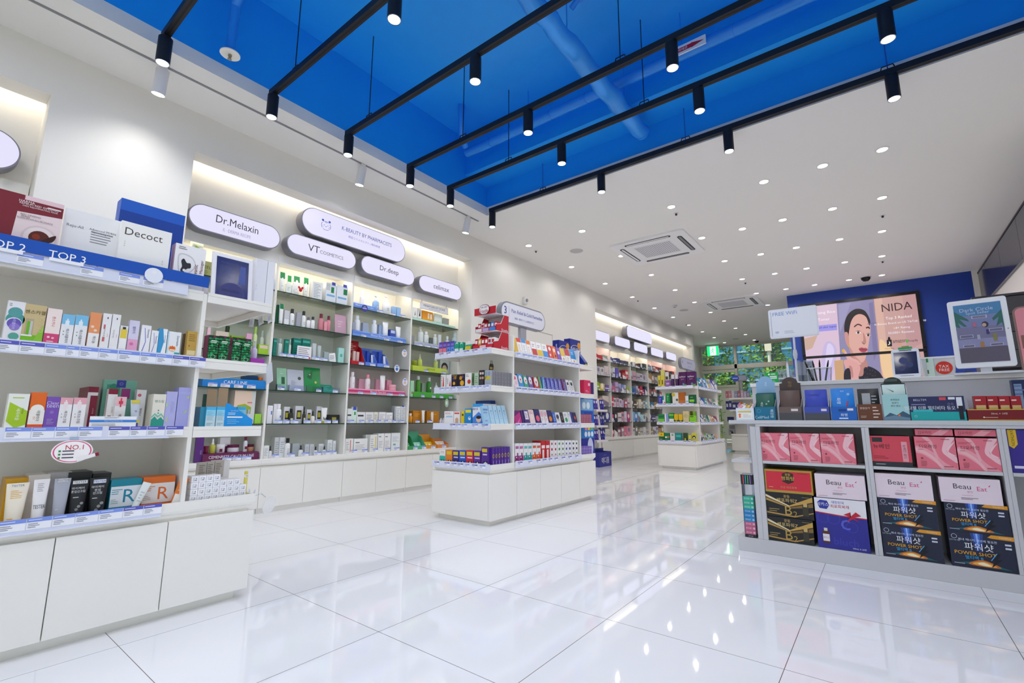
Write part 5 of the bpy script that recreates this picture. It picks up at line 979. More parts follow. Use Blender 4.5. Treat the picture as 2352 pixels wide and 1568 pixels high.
row([('j', 950, 960, 828, '9aa02c a8b034', '', 'olive jar', {'dz': h, 'set': .05}), ('d', 963, 972, 812, 'c4d060 e4e8c8', '', 'lime dropper bottle', {'dz': h, 'set': .03}), ('d', 1000, 1008, 816, 'c4d080 e4e8d0', '', 'lime dropper bottle', {'dz': h, 'set': .03}), ('b', 1010, 1031, 828, 'ccd6d4', 'c .5 .55 .36 2a2422;c .5 .42 .26 d8b8a4 1.2', 'picture card of a dark-haired face', {'set': .1})], W, X=XI, z=1.290, name='skincare_box')
tags([(973, 984, V_), (1013, 1024)], W, X=XI+.014, z=1.292, h=.026)
W = "fourth wall cabinet's fourth glass shelf"
h = base_tray(950, 1041, 1.0, .05, '48a83c', 'green display tray on the fourth glass shelf of the fourth cabinet', d=.14)
row([('b', 942, 950, 874, 'a8dcb4', 'p c8483a .3,.2 .7,.2 .5,.4', 'mint box'), ('t', 959, 968, 863, '5a9a3a e8ece8', '', 'green bottle with a white cap', {'dz': h, 'set': .03}), ('b', 969, 976, 880, '9ab8a0', '', 'pale green box', {'dz': h, 'set': .08}), ('t', 984, 993, 867, '3f8a34 eaeeea', 'r .2 .4 .8 .6 e0ece0', 'dark green bottle with a white cap', {'dz': h, 'set': .03}), ('p', 1001, 1007, 877, 'dfe6e4 e4e8e8', '', 'small clear bottle', {'dz': h, 'set': .03})], W, X=XI, z=1.0, name='skincare_box')
tags([(967, 975), (992, 1000), (1010, 1018), (1031, 1039)], W, X=XI+.014, z=1.002, h=.028)
p = on_x(1026, 925, XB+.012); b = B(); b.prism([(.032*math.cos(i*PI/12), .05*math.sin(i*PI/12)) for i in range(24)], -.001, 0, M('bfe0c0', .3, alpha=.7), 'y'); b.box(-.015, -.0014, -.02, .01, -.0011, .02, M('e8f4e8'))
tag(b.build('wobbler_card', loc=(XB+.013, p.y, p.z), rot=(0, 0, PI/2)), 'clear green hanging card at the fourth wall cabinet', 'card')
W = "fourth wall cabinet's lowest glass shelf"
row([('t', 941, 949, 949, 'e0982a f0e8d8', '', 'amber bottle', {}), ('b', 948, 968, 943, 'cf8416', 'l .2 .5 .8 .8 2 e8b860', 'orange box', {'set': .05}), ('u', 970, 977, 942, 'f2f0ec ece8e0', '', 'slim white tube'), ('b', 980, 1008, 944, 'cf8416', 'l .2 .5 .8 .8 2 e8b860', 'wide orange box', {'set': .05}), ('u', 991, 997, 946, 'f0ece4 e8e0d0', '', 'slim cream tube', {})], W, X=XI, z=.718, name='skincare_box')
tags([(954, 964, V_), (981, 992, V_)], W, X=XI+.02, z=.7195, h=.03)
W = "fourth wall cabinet's ledge"
for px0, px1, pt, cc, pc, nm in ((936, 951, 989, '3aa05a', '8fd0a0', 'green'), (952, 977, 990, '58b890', 'a8e0d0', 'mint'), (978, 1003, 997, 'e0982a', 'e8c830', 'orange'), (1004, 1031, 1007, 'e08a4a', 'e8dcd4', 'pale orange')):
    s, w, mid, h = wedge(px0, px1, pt, .432, XI+.022, cc, f'{nm} mask display carton on the ledge of the fourth wall cabinet', d=.13, front=.04)
    o = item('s', w*.86, .085, pc, 'c .7 .5 .12 f4f4ec;l .1 .3 .5 .7 3 ffffff', 'mask_sachet', .012); tag(o, f'sheet mask sachet leaning in the {nm} display carton of the fourth cabinet', 'sachet'); put(o, mid+Vector((-.035, 0, .003)), PI/2, -.55)
tags([(949, 959), (969, 979), (990, 1000), (1015, 1025)], W, X=XI+.0235, z=.434, h=.03)
# ================================================================ middle island
YE = 2.684+.016; WI = "middle island's top front tray"
row([('b', 1008, 1016, 786, 'e8889a', 'r 0 .45 1 1 5a44a8;r .1 .6 .9 .8 8a78d0', 'pink and violet box'), ('b', 1017, 1025, 785, 'e8889a', 'r 0 .45 1 1 5a44a8;r .1 .6 .9 .8 8a78d0', 'pink and violet box'), ('b', 1026, 1034, 784, '6a9ae0', 'r 0 .5 1 1 5444a8;r .1 .6 .9 .8 8a78d0;c .5 .25 .25 3a6ac0', 'blue and violet box'), ('b', 1035, 1043, 783, '6a9ae0', 'r 0 .5 1 1 5444a8;r .1 .6 .9 .8 8a78d0;c .5 .25 .25 3a6ac0', 'blue and violet box'),
     ('b', 1044, 1054, 786, '16a080', 'r 0 0 .9 .35 d8ece4;c .5 .8 .3 e0f4ec;c .5 .7 .3 16a080', 'green box with an arch'), ('b', 1055, 1064, 786, '16a080', 'r 0 0 .9 .35 d8ece4;c .5 .8 .3 e0f4ec;c .5 .7 .3 16a080', 'green box with an arch'), ('b', 1066, 1081, 789, '2f9a7c', 'r 0 .0 .6 .3 5a9a84', 'green box laid at an angle', {'tilt': -.35}), ('b', 1068, 1080, 795, 'd8cc2a', '', 'yellow packet', {'d': .01, 'set': -.004})],
    WI, Y=YE+.004, z=1.293, name='medicine_box')
# red tiered display
a, c = along(1083, Vector((0, YE, 1.3)), XP).x, IX-.008
w = c-a; d = .19; hz_ = height(722, Vector((c, YE+d, 1.293))); zh = hz_-.02
s = thing('tiered_display', 'red two-tier cardboard display topped by a white oval sign', 'display stand', ((a+c)/2, YE+.012, 1.293))
rd = M('c0182c', .4); wt = M('f0eef0', .4); H1 = hz_*.48
for k, z0 in enumerate((0, H1)):
    B().box(-w/2, .03*k, z0, w/2, d, z0+.003, wt).build('tier_floor', s)
    b = B(); b.box(-w/2, .03*k, z0+.003, w/2, .03*k+.002, z0+.034, rd)
    for i in range(3): b.box(-w/2+.004+i*w/3, .03*k-.0006, z0+.006, -w/2+i*w/3+w/3-.004, .03*k-.0001, z0+.03, M(('e8e6ea', 'b8a8d8', '3a86d8')[i] if k else ('d0283a', 'e8c0c4', 'd0283a')[i]))
    b.build('tier_lip', s)
    for sx in (-1, 1):
        x = sx*w/2; b = B(); y0 = .03*k; pts = [(y0, z0+.003), (d, z0+.003), (d, z0+H1-.004), (y0+.10, z0+H1-.004), (y0+.06, z0+H1*.45), (y0, z0+.05)]
        b.prism(pts, min(x, x-sx*.003), max(x, x-sx*.003), rd, 'x')
        if sx > 0:
            for (p0, p1) in ((pts[3], pts[4]), (pts[4], pts[5])): b.tube([(x+.0006, p0[0], p0[1]), (x+.0006, p1[0], p1[1])], .0016, wt, 5)
            b.text('Eraezle', (x+.0006, d*.74, z0+.016), .02, wt, right=(0, 1, 0), maxw=d*.42)
        b.build('side_panel', s)
B().box(-w/2+.003, d-.003, .0035, w/2-.003, d, 2*H1, wt).build('back_panel', s)
b = B(); b.box(-w/2-.004, .02, 2*H1-.002, w/2+.004, .026, 2*H1+.055, rd); b.box(-w/2, .026, 2*H1-.002, w/2, d, 2*H1, wt); hd_ = b.build('header', s)
b = B(); b.T = Matrix.Translation((0, .012, 2*H1+.036)); b.prism(stadium(w*.5, .08), 0, .006, M('8a1a28', .4), 'y'); b.prism(stadium(w*.46, .07), -.002, .0, wt, 'y'); b.text('Eraezle', (0, -.003, -.012), .03, M('b01828'), maxw=w*.4); b.text('진통 소염제', (0, -.003, .018), .013, M('6a2a34'), maxw=w*.36); b.build('oval_sign', hd_)
sx0 = s.location.x; k0 = 0
for tier, y0, z0, hh, cols in ((0, .012, .0035, .085, ('c01c2e', 'd8a020', 'c01c2e', 'c8283a', 'e4e0e4', 'ecebee')), (1, .045, H1+.0035, .075, ('c01c2e', 'e0dce4', 'c8283a', '2a2a3a', '3a86d8', 'c01c2e'))):
    for i, cc in enumerate(cols):
        o = item('b', w/6.4-.002, hh, cc, 'r .15 .55 .85 .85 ' + ('f4ecec' if cc not in ('e4e0e4', 'ecebee', 'e0dce4') else 'c01c2e') + ';l .2 .1 .8 .4 2 d8d0d4', 'medicine_box', .05)
        tag(o, f'pain relief box, {ORD[i]} from left on the {"lower" if tier == 0 else "upper"} tier of the red display', 'box', 'boxes in the red tiered display'); put(o, Vector((sx0-w/2+w/6.2*(i+.6), YE+.012+y0+.004, 1.293+z0)), 0, -.1)
WI = "middle island's second front tray"
row([('b', 1012, 1023, 860, 'eceaea', 'p d8381c .4,.1 .7,.1 .6,.8 .5,.9;l .1 .1 .3 .9 6 333', 'white box with a red flame'), ('b', 1025, 1036, 860, 'eceaea', 'p d8381c .6,.1 .9,.1 .8,.6;V .3 .5 .3 3a2a2a JOINT', 'white box with dark vertical letters'), ('b', 1037, 1051, 860, '2a2030', 'c .4 .3 .2 e8b030;c .6 .75 .2 a87820;c .3 .7 .14 6a4a8a;r .1 .85 .9 .95 8a6a2a', 'black and gold box'), ('b', 1052, 1067, 859, '2a2030', 'c .6 .3 .3 e8b030;c .4 .7 .22 c89020;c .7 .8 .12 6a4a8a', 'black and gold box'), ('b', 1068, 1083, 856, 'f0eeec', 'c .62 .35 .26 c8402a;l .1 .7 .6 .9 2 777', 'white box with a red fruit'), ('b', 1083, 1088, 857, '5a7a50', 'c .5 .5 .4 3a5a34 3', 'slim box with a leaf'), ('b', 1089, 1099, 856, 'b4ccb0', 'l .2 .2 .8 .8 4 6a8a6a', 'pale green box'), ('b', 1100, 1112, 850, '2a2226', 'c .3 .8 .2 d8c8c0;c .75 .8 .2 d8c8c0;c .3 .5 .2 c8a088;c .75 .5 .2 c8a088;r .15 .1 .85 .35 3a3a40', 'black box with round pictures'), ('b', 1113, 1127, 850, 'a8b0bc', 'r 0 .4 1 .6 d0c030;r .1 .65 .4 .9 8a9ab4;r .55 .65 .9 .9 8a9ab4;p 2a2a20 .1,.4 .3,.6 .2,.6 .0,.4', 'grey box with a yellow hazard band')],
    WI, Y=YE+.004, z=1.010, name='medicine_box')
o = []
row([('b', 1131+6.7*i, 1137+6.7*i, 852+.8*i, '8f8f96', 'l .15 .1 .85 .95 9 5a5a62', 'grey printed carton', {'d': .08}) for i in range(7)], "second front tray's outer side", X=IX-.018, z=1.010, name='medicine_box')
y = along(1128, Vector((IX-.10, 0, 1.14)), YP).y; s = thing('hook_sign', 'black and gold bag-shaped tag standing above the second front tray', 'tag', (IX-.10, y, 1.112), PI/2)
b = B(); b.prism([(-.028, 0), (.022, 0), (.03, .06), (.022, .075), (-.012, .075), (-.02, .06)], 0, .002, M('2a2622', .4), 'y'); art(b, .04, .07, 'r .1 .45 .9 .7 b89a30;r .2 .15 .7 .35 8a4a30'); b.build('plate', s)
b = B(); b.tube([(-.006, .001, .075), (-.004, .001, .098), (.01, .001, .10), (.016, .001, .076)], .002, M('2a2622'), 6); b.build('loop', s)
WI = "middle island's third front tray"
row([('t', 1008, 1013, 960, 'd8d0d8 e0dce0', '', 'tiny clear bottle'), ('t', 1014, 1019, 960, 'd8d0d8 e0dce0', '', 'tiny clear bottle'), ('b', 1020, 1041, 944, 'f0eeee', 'r .2 .5 .9 .62 9ac8e8;l .1 .75 .9 .9 2 c8506a', 'white box with a pale blue bar', {'set': -.0}), ('b', 1042, 1056, 945, 'f0eceb', 'r .1 .8 .9 .92 d8404a;c .5 .3 .28 d8a890;r .2 .0 .8 .14 c8b0a0', 'baby-skin box with a red title'), ('b', 1059, 1066, 944, 'e8cc20', 'c .5 .7 .3 3a3a2a', 'yellow box', {}), ('b', 1067, 1083, 938, '1a8ad0', 'r .1 .72 .9 .92 e8d83a;c .7 .35 .18 f4f4f4;c .66 .4 .05 222;c .76 .4 .05 222', 'bright blue box with a yellow title'), ('b', 1085, 1109, 927, 'e8eaf4', 'r 0 .84 1 1 3aa0e0;p 4a8ae0 0,0 1,0 1,.4 .6,.6 0,.3;c .6 .22 .24 e8c8b4;c .6 .32 .24 2a2a34 .5;t .3 .74 .12 2a3a8a 쿨시트', 'white and blue cooling patch box', {'d': .16}), ('b', 1092, 1128, 920, '1c3f8c', 'r .1 .7 .95 .95 3a5ab0', 'navy box queue behind the patch boxes', {'set': .2, 'd': .05})],
    WI, Y=YE+.004, z=.725, name='medicine_box')
row([('b', 1114+0, 1128, 930, '9cc8e4', 'r .1 .74 .9 .84 6a86c0;l .1 .1 .8 .24 1 8a7ac8;o .5 .45 .3 b8d8f0;r .1 .6 .7 .66 7a98d0', 'pale blue sheet box leaning back', {'d': .02, 'tilt': -.28, 'n': 1})] + [('b', 1129+10*i, 1138+10*i, 929, 'b0d4ea', 'V .5 .5 .4 7aa8d0 COOL;c .5 .7 .1 4a6ab0', 'pale blue box spine leaning back', {'d': .02, 'tilt': -.28}) for i in range(4)], "third front tray's outer side", X=IX-.020, z=.725, name='medicine_box')
WI = "middle island's bottom front tray"
pan = ';c .6 .2 .3 f2f2f2;c .42 .34 .1 1a1a1e;c .78 .34 .1 1a1a1e;c .52 .2 .08 1a1a1e;c .7 .2 .08 1a1a1e'
row([('b', 1009, 1022, 1032, 'f0ecea', 'r 0 0 1 .62 2fb8a4;t .5 .84 .16 c83a2a 펭귄' .replace('펭귄', '키즈') + pan, 'teal and white kids box'), ('b', 1024, 1038, 1033, 'e8842a', 'r .1 .72 .9 .92 d8c020' + pan, 'orange kids box'), ('b', 1039, 1053, 1034, '3a2f84', 'r .1 .72 .9 .92 d8c020;r .2 .55 .9 .62 d8d4ec' + pan, 'navy kids box'), ('b', 1054, 1069, 1034, '2f5cc8', 'r .1 .72 .9 .92 d8c020;r .2 .55 .9 .62 d8d4ec' + pan, 'blue kids box'), ('b', 1070, 1086, 1034, 'd02a44', 'r .1 .72 .9 .92 d8c020;r .2 .55 .9 .62 f0d4dc' + pan, 'red kids box'), ('b', 1087, 1103, 1035, '5f2f98', 'r .1 .72 .9 .92 d8c020;r .2 .55 .9 .62 d8c8ec' + pan, 'purple kids box')],
    WI, Y=YE+.004, z=.395, name='medicine_box')
row([('b', 1105, 1122, 1027, '4f2a8c', 'r .1 .78 .8 .94 d8c020;r .2 .64 .8 .7 d8c8ec' + pan, 'large purple kids box')], "bottom front tray's corner", Y=YE+.004, z=.395, name='medicine_box')
row([('b', 1130+6.9*i, 1136.2+6.9*i, 1029-.7*i, '4f2a8c', 'c .5 .62 .3 e8c838 1.6;c .5 .62 .2 3a2a5a 1.8;r .3 .1 .7 .4 8a6ac8', 'purple box spine', {'d': .1}) for i in range(6)], "bottom front tray's outer side", X=IX-.018, z=.395, name='medicine_box')
# ---- long side of the island
XS_ = IX-.022; tl_ = -.26
def lean(px0, px1, pt, cols, spec, desc, **e): return ('b', px0, px1, pt, cols, spec, desc, dict({'d': .014, 'tilt': tl_}, **e))
WI = "middle island's top long shelf"
row([lean(1183, 1192, 774, 'd8b02a', '', 'yellow packet'), lean(1192, 1202, 774, 'f0eeee', 'r 0 .74 1 1 d8382a;l .2 .1 .8 .6 4 d0a0a0', 'white packet with a red header'), lean(1203, 1213, 776, 'f0eeee', 'r 0 .74 1 1 2a90d8;l .2 .1 .8 .6 4 a0b8d0', 'white packet with a blue header'), lean(1214, 1223, 780, 'f0eeee', 'r 0 .74 1 1 e8782a;l .2 .1 .8 .6 4 d0b0a0', 'white packet with an orange header'), lean(1225, 1236, 782, 'f2f0f0', 'r 0 0 1 .5 c8182a;l .2 .62 .8 .85 2 8a6a8a', 'white packet with a red foot'), lean(1237, 1249, 785, 'f2f0f0', 'r 0 0 1 .5 e0bc20;l .2 .62 .8 .85 2 8a6a8a', 'white packet with a yellow foot'), lean(1250, 1262, 788, 'f2f0f0', 'r 0 0 1 .5 2a8ad8;l .2 .62 .8 .85 2 8a6a8a', 'white packet with a blue foot'), lean(1263, 1272, 791, 'd8302a', 'c .5 .75 .3 f4e8e4;c .4 .3 .2 f0c8c0', 'red packet with white discs'), lean(1273, 1282, 793, 'e8622a', 'c .5 .7 .3 f4d8c8;c .6 .3 .2 3a2a2a', 'orange packet with white discs'), lean(1283, 1291, 796, '7a3ab0', 'c .5 .6 .3 e8e0f4', 'violet packet'), lean(1292, 1301, 798, 'f0eeee', 'r 0 .4 1 1 e0bc30;c .5 .2 .2 c8a0a0', 'yellow and white packet'), lean(1302, 1313, 800, 'f0eeee', 'r 0 .5 1 1 c01c30;l .2 .1 .8 .4 2 aaa', 'red and white packet'), lean(1314, 1326, 800, 'eef0f4', 'r 0 .3 1 1 2a90d8;c .5 .15 .12 e8a030;l .2 .6 .8 .8 2 e0f0fa', 'blue and white packet')],
    WI, X=XS_, z=1.293, name='medicine_box')
row([('b', 1284, 1308, 783, '1f2f8c', 'c .5 .62 .44 e8e4ec .5;c .5 .62 .4 2a2f84 .5;t .5 .62 .13 e8e8f4 THERAFLU;c .85 .8 .16 e09a3a;l .2 .2 .8 .35 1 c8c8e0', 'large navy cold remedy box', {'d': .07, 'set': .10}), ('b', 1310, 1334, 780, '1f2f8c', 'c .5 .62 .44 e8e4ec .5;c .5 .62 .4 2a2f84 .5;t .5 .62 .13 e8e8f4 THERAFLU;c .85 .8 .16 e09a3a;l .2 .2 .8 .35 1 c8c8e0', 'large navy cold remedy box', {'d': .07, 'set': .10})], "the rear of the top long shelf", X=XS_, z=1.293, name='medicine_box')
WI = "middle island's second long shelf"
arch = 'c .5 .62 .34 f2f0f4 1.6;c .5 .6 .14 c83a4a;l .3 .3 .7 .5 2 888'
row([lean(1183, 1193, 860, 'f0d8e0', 'c .3 .8 .3 d83a78;l .2 .2 .8 .5 3 d88aa0', 'pink and white patch packet'), lean(1194, 1205, 857, '2a90d0', arch, 'blue patch packet with a white arch'), lean(1206, 1216, 861, '1a9a80', arch, 'teal patch packet with a white arch'), lean(1217, 1227, 861, '6a4a9a', arch, 'violet patch packet with a white arch'), lean(1229, 1241, 865, 'b8202c', arch, 'red patch packet with a white arch'), lean(1242, 1247, 863, '4a9a60', '', 'green packet edge'), lean(1248, 1258, 864, '2a3aa8', 'p 5ad0e0 .0,.0 .3,.0 .7,1 .5,1;V .6 .4 .3 c8d0f8 PATCH', 'blue glossy patch packet')]
    + [lean(1259+9*i, 1267.4+9*i, 866+i, ('2f34a8', '3438b0', '3a34a4', '4a2a98')[i], 'p 8ab0f0 .0,.0 .2,.0 .6,1 .45,1;V .6 .4 .34 c8d0f8 PATCH', 'blue glossy patch packet') for i in range(4)] + [lean(1296, 1304, 869, '3a2a88', 'r 0 0 .2 1 b82a3a;V .6 .4 .34 d8c8f0 PATCH', 'violet patch packet with a red edge'), lean(1305, 1312, 871, 'e4e4ea', 'c .5 .7 .3 3a3a44;l .2 .2 .8 .5 3 888', 'white and black patch packet'), lean(1313, 1321, 872, 'e4e4ea', 'c .5 .7 .3 3a3a44;l .2 .2 .8 .5 3 888', 'white and black patch packet')],
    WI, X=XS_, z=1.010, name='medicine_box')
WI = "middle island's third long shelf"
row([lean(1184, 1200, 941, 'c02a84', 'p 6a1a6a 0,.5 1,.9 1,1 0,1;p e86ab0 .2,.0 .5,.0 .9,.5', 'magenta packet'), lean(1201, 1206, 941, '3a1a6a', '', 'dark purple spine'), lean(1207, 1218, 940, '4a2a78', 'r .2 .3 .9 .9 ece8f2;l .3 .4 .8 .8 4 6a4a9a', 'purple and white packet'), lean(1219, 1231, 940, 'f0d4d4', 'c .5 .5 .3 f4e4e0;l .2 .7 .8 .9 2 c88a9a', 'pale pink packet'), lean(1232, 1244, 938, '2a2468', 'c .5 .35 .34 e8607a', 'navy packet with a pink disc'), lean(1245, 1253, 940, 'f0eaee', 'c .5 .7 .4 e8b0c0 1.3;l .2 .2 .7 .4 2 c8a0b0', 'white and pink packet'), lean(1254, 1261, 940, 'f0eaee', 'c .5 .7 .4 e8b0c0 1.3;l .2 .2 .7 .4 2 c8a0b0', 'white and pink packet'), lean(1262, 1272, 941, '2a2468', 'c .5 .35 .34 e88a2a', 'navy packet with an orange disc'), lean(1273, 1279, 945, '3a6ac8', 'l .2 .2 .8 .8 4 c8d8f0', 'blue packet'), lean(1280, 1290, 946, 'e8e8ee', 'c .4 .6 .3 3a3a4a;l .2 .2 .8 .4 3 555', 'white and black packet'), lean(1291, 1297, 946, '2a2a30', 'l .2 .3 .8 .7 3 aaa', 'black packet'), lean(1298, 1308, 945, 'eceef0', 'c .5 .3 .3 3a9a6a;l .1 .6 .9 .85 3 5a6a9a', 'white and green packet'), lean(1309, 1319, 945, 'e8eaf2', 'r .5 0 1 1 2a3a8a;l .1 .6 .45 .85 3 5a6a9a', 'white and navy packet'), lean(1320, 1327, 946, '3a2a58', 'c .5 .5 .3 c86a6a', 'dark violet packet')],
    WI, X=XS_, z=.725, name='medicine_box')
WI = "middle island's bottom long shelf"
def pr_(a, b_, c, pt, col, desc, top='c8c0c4'):
    sp = f'r 0 0 1 .46 {col};r .5 .46 .8 .58 {col};r .1 .76 .9 .88 {top};r .3 .36 .5 .42 f4f0f4;l .2 .08 .8 .28 2 f0e8ee'
    return [('b', a, b_, pt, 'f0eef0', sp, desc, {'d': .07}), ('b', b_+.6, c, pt, 'f0eef0', sp, desc, {'d': .07})]
rd_ = 'r .3 .1 .7 .6 f0e4e4;r .1 .66 .9 .8 f4e8e8;c .5 .1 .2 e8b0b0'
tw = lambda col: f'c .5 .84 .2 {col};c .5 .58 .22 {col};r .1 0 .9 .22 {col};c .5 .34 .14 {col}'
row(pr_(1183, 1192, 1202, 1018, '8c1a78', 'white box with a magenta foot', 'b86aa8') + pr_(1203, 1212, 1222, 1018, '1a9a9a', 'white box with a teal foot', '6ab8b8') + pr_(1223, 1232, 1242, 1017, 'd8561c', 'white box with an orange foot', 'd86a4a')
    + [('b', 1243, 1253, 1012, 'c81c24', rd_, 'red and white tonic box', {'d': .09}), ('b', 1253.6, 1263, 1012, 'c81c24', rd_, 'red and white tonic box', {'d': .09})]
    + [('b', a, b_, 1011, 'eeeef0', tw(col), f'slim white box with {nm} symbols', {'d': .07}) for a, b_, col, nm in ((1264, 1272, 'b81c38', 'red'), (1272.6, 1280, 'b81c38', 'red'), (1281, 1289, '1a8a3a', 'green'), (1289.6, 1297, '1a8a3a', 'green'), (1298, 1305, '2a34a0', 'blue'), (1305.6, 1313, '2a34a0', 'blue'), (1314, 1321, '1a1a1e', 'black'), (1321.6, 1328, '1a1a1e', 'black'))],
    WI, X=XS_, z=.395, name='medicine_box')
# ---- far end tray of the island
row([('b', 1342, 1357, 873, 'd82a5c', 'l .2 .1 .8 .3 2 f0b8c8;r .6 .6 .9 .8 f0d0d8', 'crimson box', {'d': .1}), ('b', 1357, 1364, 878, '241f6a', '', 'navy card', {'d': .02})], "the second far tray of the middle island", X=IX-.016, z=1.010, name='medicine_box')
row([('b', 1334+3.6*i, 1337+3.6*i, 951, 'a86078', 'l .2 .1 .8 .9 4 d8a8b4', 'slim mauve box', {'d': .08}) for i in range(7)] , "the third far tray of the middle island", X=IX-.016, z=.725, name='medicine_box')
row([('b', 1334+3.8*i, 1337.2+3.8*i, 1024, '8470c0', 'l .2 .1 .8 .9 3 b0a0dc', 'slim violet box', {'d': .08}) for i in range(7)], "the bottom far tray of the middle island", X=IX-.016, z=.395, name='medicine_box')
def backcard(px0, px1, pt, X, z, cols, spec, lab, set_=.02, name='display_card'):
    base = Vector((X-set_, 0, z)); a, c = along(px0, base, YP), along(px1, base, YP); w = (c-a).length; h = height(pt, (a+c)/2)
    b = B(); carton(b, w, .03, h, cols, spec); tag(b.build(name, loc=tuple((a+c)/2), rot=(0, 0, PI/2)), lab, 'display card')
backcard(1332, 1364, 914, IX, .725, '1a6ac8', 'r .1 .5 .95 .95 8ab8e0;c .3 .7 .12 e0f0fa;c .6 .7 .12 e0f0fa;r .3 .1 .9 .45 1a4ab0', 'bright blue display carton on the third far tray of the middle island', .11)
backcard(1333, 1366, 981, IX, .395, '2a2f98', 'r 0 .62 1 1 2a86d0;r .35 .9 .5 1 e87a8a;r .55 .9 .7 1 e8c030;r .75 .9 .9 1 7ac040;c .4 .76 .09 e8f0fa;c .62 .76 .09 e8f0fa;c .84 .76 .09 e8f0fa;c .7 .3 .2 c8d0ec 1.6', 'dark and light blue display carton on the bottom far tray of the middle island', .11)
base = Vector((IX-.02, 0, 1.293)); 
s = thing('wedge_display', 'navy wedge display at the far top corner of the middle island', 'display carton', tuple(along(1346, base, YP)), PI/2)
b = B(); b.prism([(0, 0), (0, .03), (.10, .16), (.12, .16), (.12, 0)], -.03, .03, M('1c3a9c', .4), 'x'); b.build('body', s)
b = B(); b.box(-.028, -.002, .004, .028, 0, .028, M('2a2a2a')); b.box(-.02, -.003, .006, .02, -.002, .016, M('d8c830')); b.build('front_label', s)
a, c = along(1283, Vector((XS_-.09, 0, 1.46)), YP).y, along(1332, Vector((XS_-.09, 0, 1.46)), YP).y
b = B(); b.prism([(u, v) for u, v in stadium(c-a, .035)], 0, .003, M('d0d6f0', .2, alpha=.6), 'y'); tag(b.build('header_card', loc=(XS_-.12, (a+c)/2, 1.463), rot=(0, 0, PI/2)), 'pale clear header strip above the navy cold remedy boxes', 'header card')
# price tags
tf = lambda z: dict(Y=2.684-.0085, z=z)
tags([(1009, 1019, V_), (1025, 1035, V_), (1045, 1055), (1065, 1078, V_), (1084, 1097, V_), (1108, 1119)], "middle island's top front tray", **tf(1.268), h=.022)
tags([(1009, 1019), (1021, 1031), (1034, 1046), (1050, 1077), (1081, 1093), (1095, 1106), (1110, 1123)], "middle island's second front tray", **tf(.985), h=.022)
tags([(1034, 1046, V_), (1047, 1058), (1060, 1073), (1084, 1098), (1106, 1121)], "middle island's third front tray", **tf(.698), h=.024)
tags([(998, 1009, V_), (1021, 1033, V_), (1037, 1049, V_), (1051, 1064, V_), (1069, 1078), (1084, 1097, V_), (1102, 1115)], "middle island's bottom front tray", **tf(.404), h=.024)
ts = lambda z: dict(X=IX+.0085, z=z)
tags([(1186, 1195), (1200, 1211), (1212, 1222), (1223, 1233), (1237, 1245), (1249, 1257), (1259, 1267), (1272, 1280), (1282, 1290), (1293, 1300), (1303, 1311, V_), (1312, 1319, V_), (1321, 1328, V_)], "middle island's top long shelf", **ts(1.263), h=.022)
tags([(1186, 1197, V_), (1199, 1210, V_), (1213, 1223, V_), (1224, 1234, V_), (1239, 1248, V_), (1249, 1258, V_), (1261, 1270, V_), (1272, 1281, V_), (1283, 1291, V_), (1292, 1299), (1301, 1308), (1311, 1319, V_), (1321, 1329, V_)], "middle island's second long shelf", **ts(.985), h=.022)
tags([(1184, 1194, V_), (1197, 1205), (1210, 1220, V_), (1221, 1231, V_), (1235, 1243), (1245, 1255, V_), (1268, 1276), (1278, 1287, V_), (1288, 1297, V_), (1298, 1306), (1307, 1315, V_), (1317, 1323), (1325, 1331)], "middle island's third long shelf", **ts(.700), h=.022)
tags([(1189, 1200, V_), (1213, 1222), (1232, 1241, V_), (1246, 1255, V_), (1260, 1268, V_), (1273, 1281, V_), (1290, 1298, V_), (1305, 1313, V_), (1321, 1328, V_)], "middle island's bottom long shelf", **ts(.408), h=.024)
# ================================================================ blue floor carton with its rack
s = thing('floor_display', 'blue floor carton with white Korean lettering and a rack of purple packs', 'floor display', (-3.66, 7.26, 0), PI/2)
bl_ = M('2a2f8c', .45); b = B(); wq = .44; zq = .235
b.box(-wq/2, 0, 0, wq/2, .004, zq, bl_); b.box(-wq/2, .146, 0, wq/2, .15, zq+.05, bl_); b.box(-wq/2, .0045, 0, -wq/2+.004, .1455, zq, bl_); b.box(wq/2-.004, .0045, 0, wq/2, .1455, zq, bl_); b.box(-wq/2+.005, .005, .0, wq/2-.005, .145, .004, bl_); b.build('carton', s)
b = B(); b.text('메디폼', (.0, -.001, .10), .10, M('e8e8f2', .5), maxw=.26); b.text('습윤드레싱', (-.02, -.001, .185), .018, M('8a90d0', .5)); b.build('lettering', s)
b = B()
for x in (-.2, .2): b.box(x-.006, .152, 0, x+.006, .164, 1.14, M('c8c8d0', .4))
b.build('rack_frame', s)
for k, z in enumerate((.42, .66, .92)): 
    b = B(); b.box(-.2, .04, z, .2, .15, z+.006, M('e0dfe6', .4)); b.box(-.2, .036, z-.03, .2, .04, z+.006, M('e6e0e8', .4)); b.build('rack_shelf', s)
k = 0
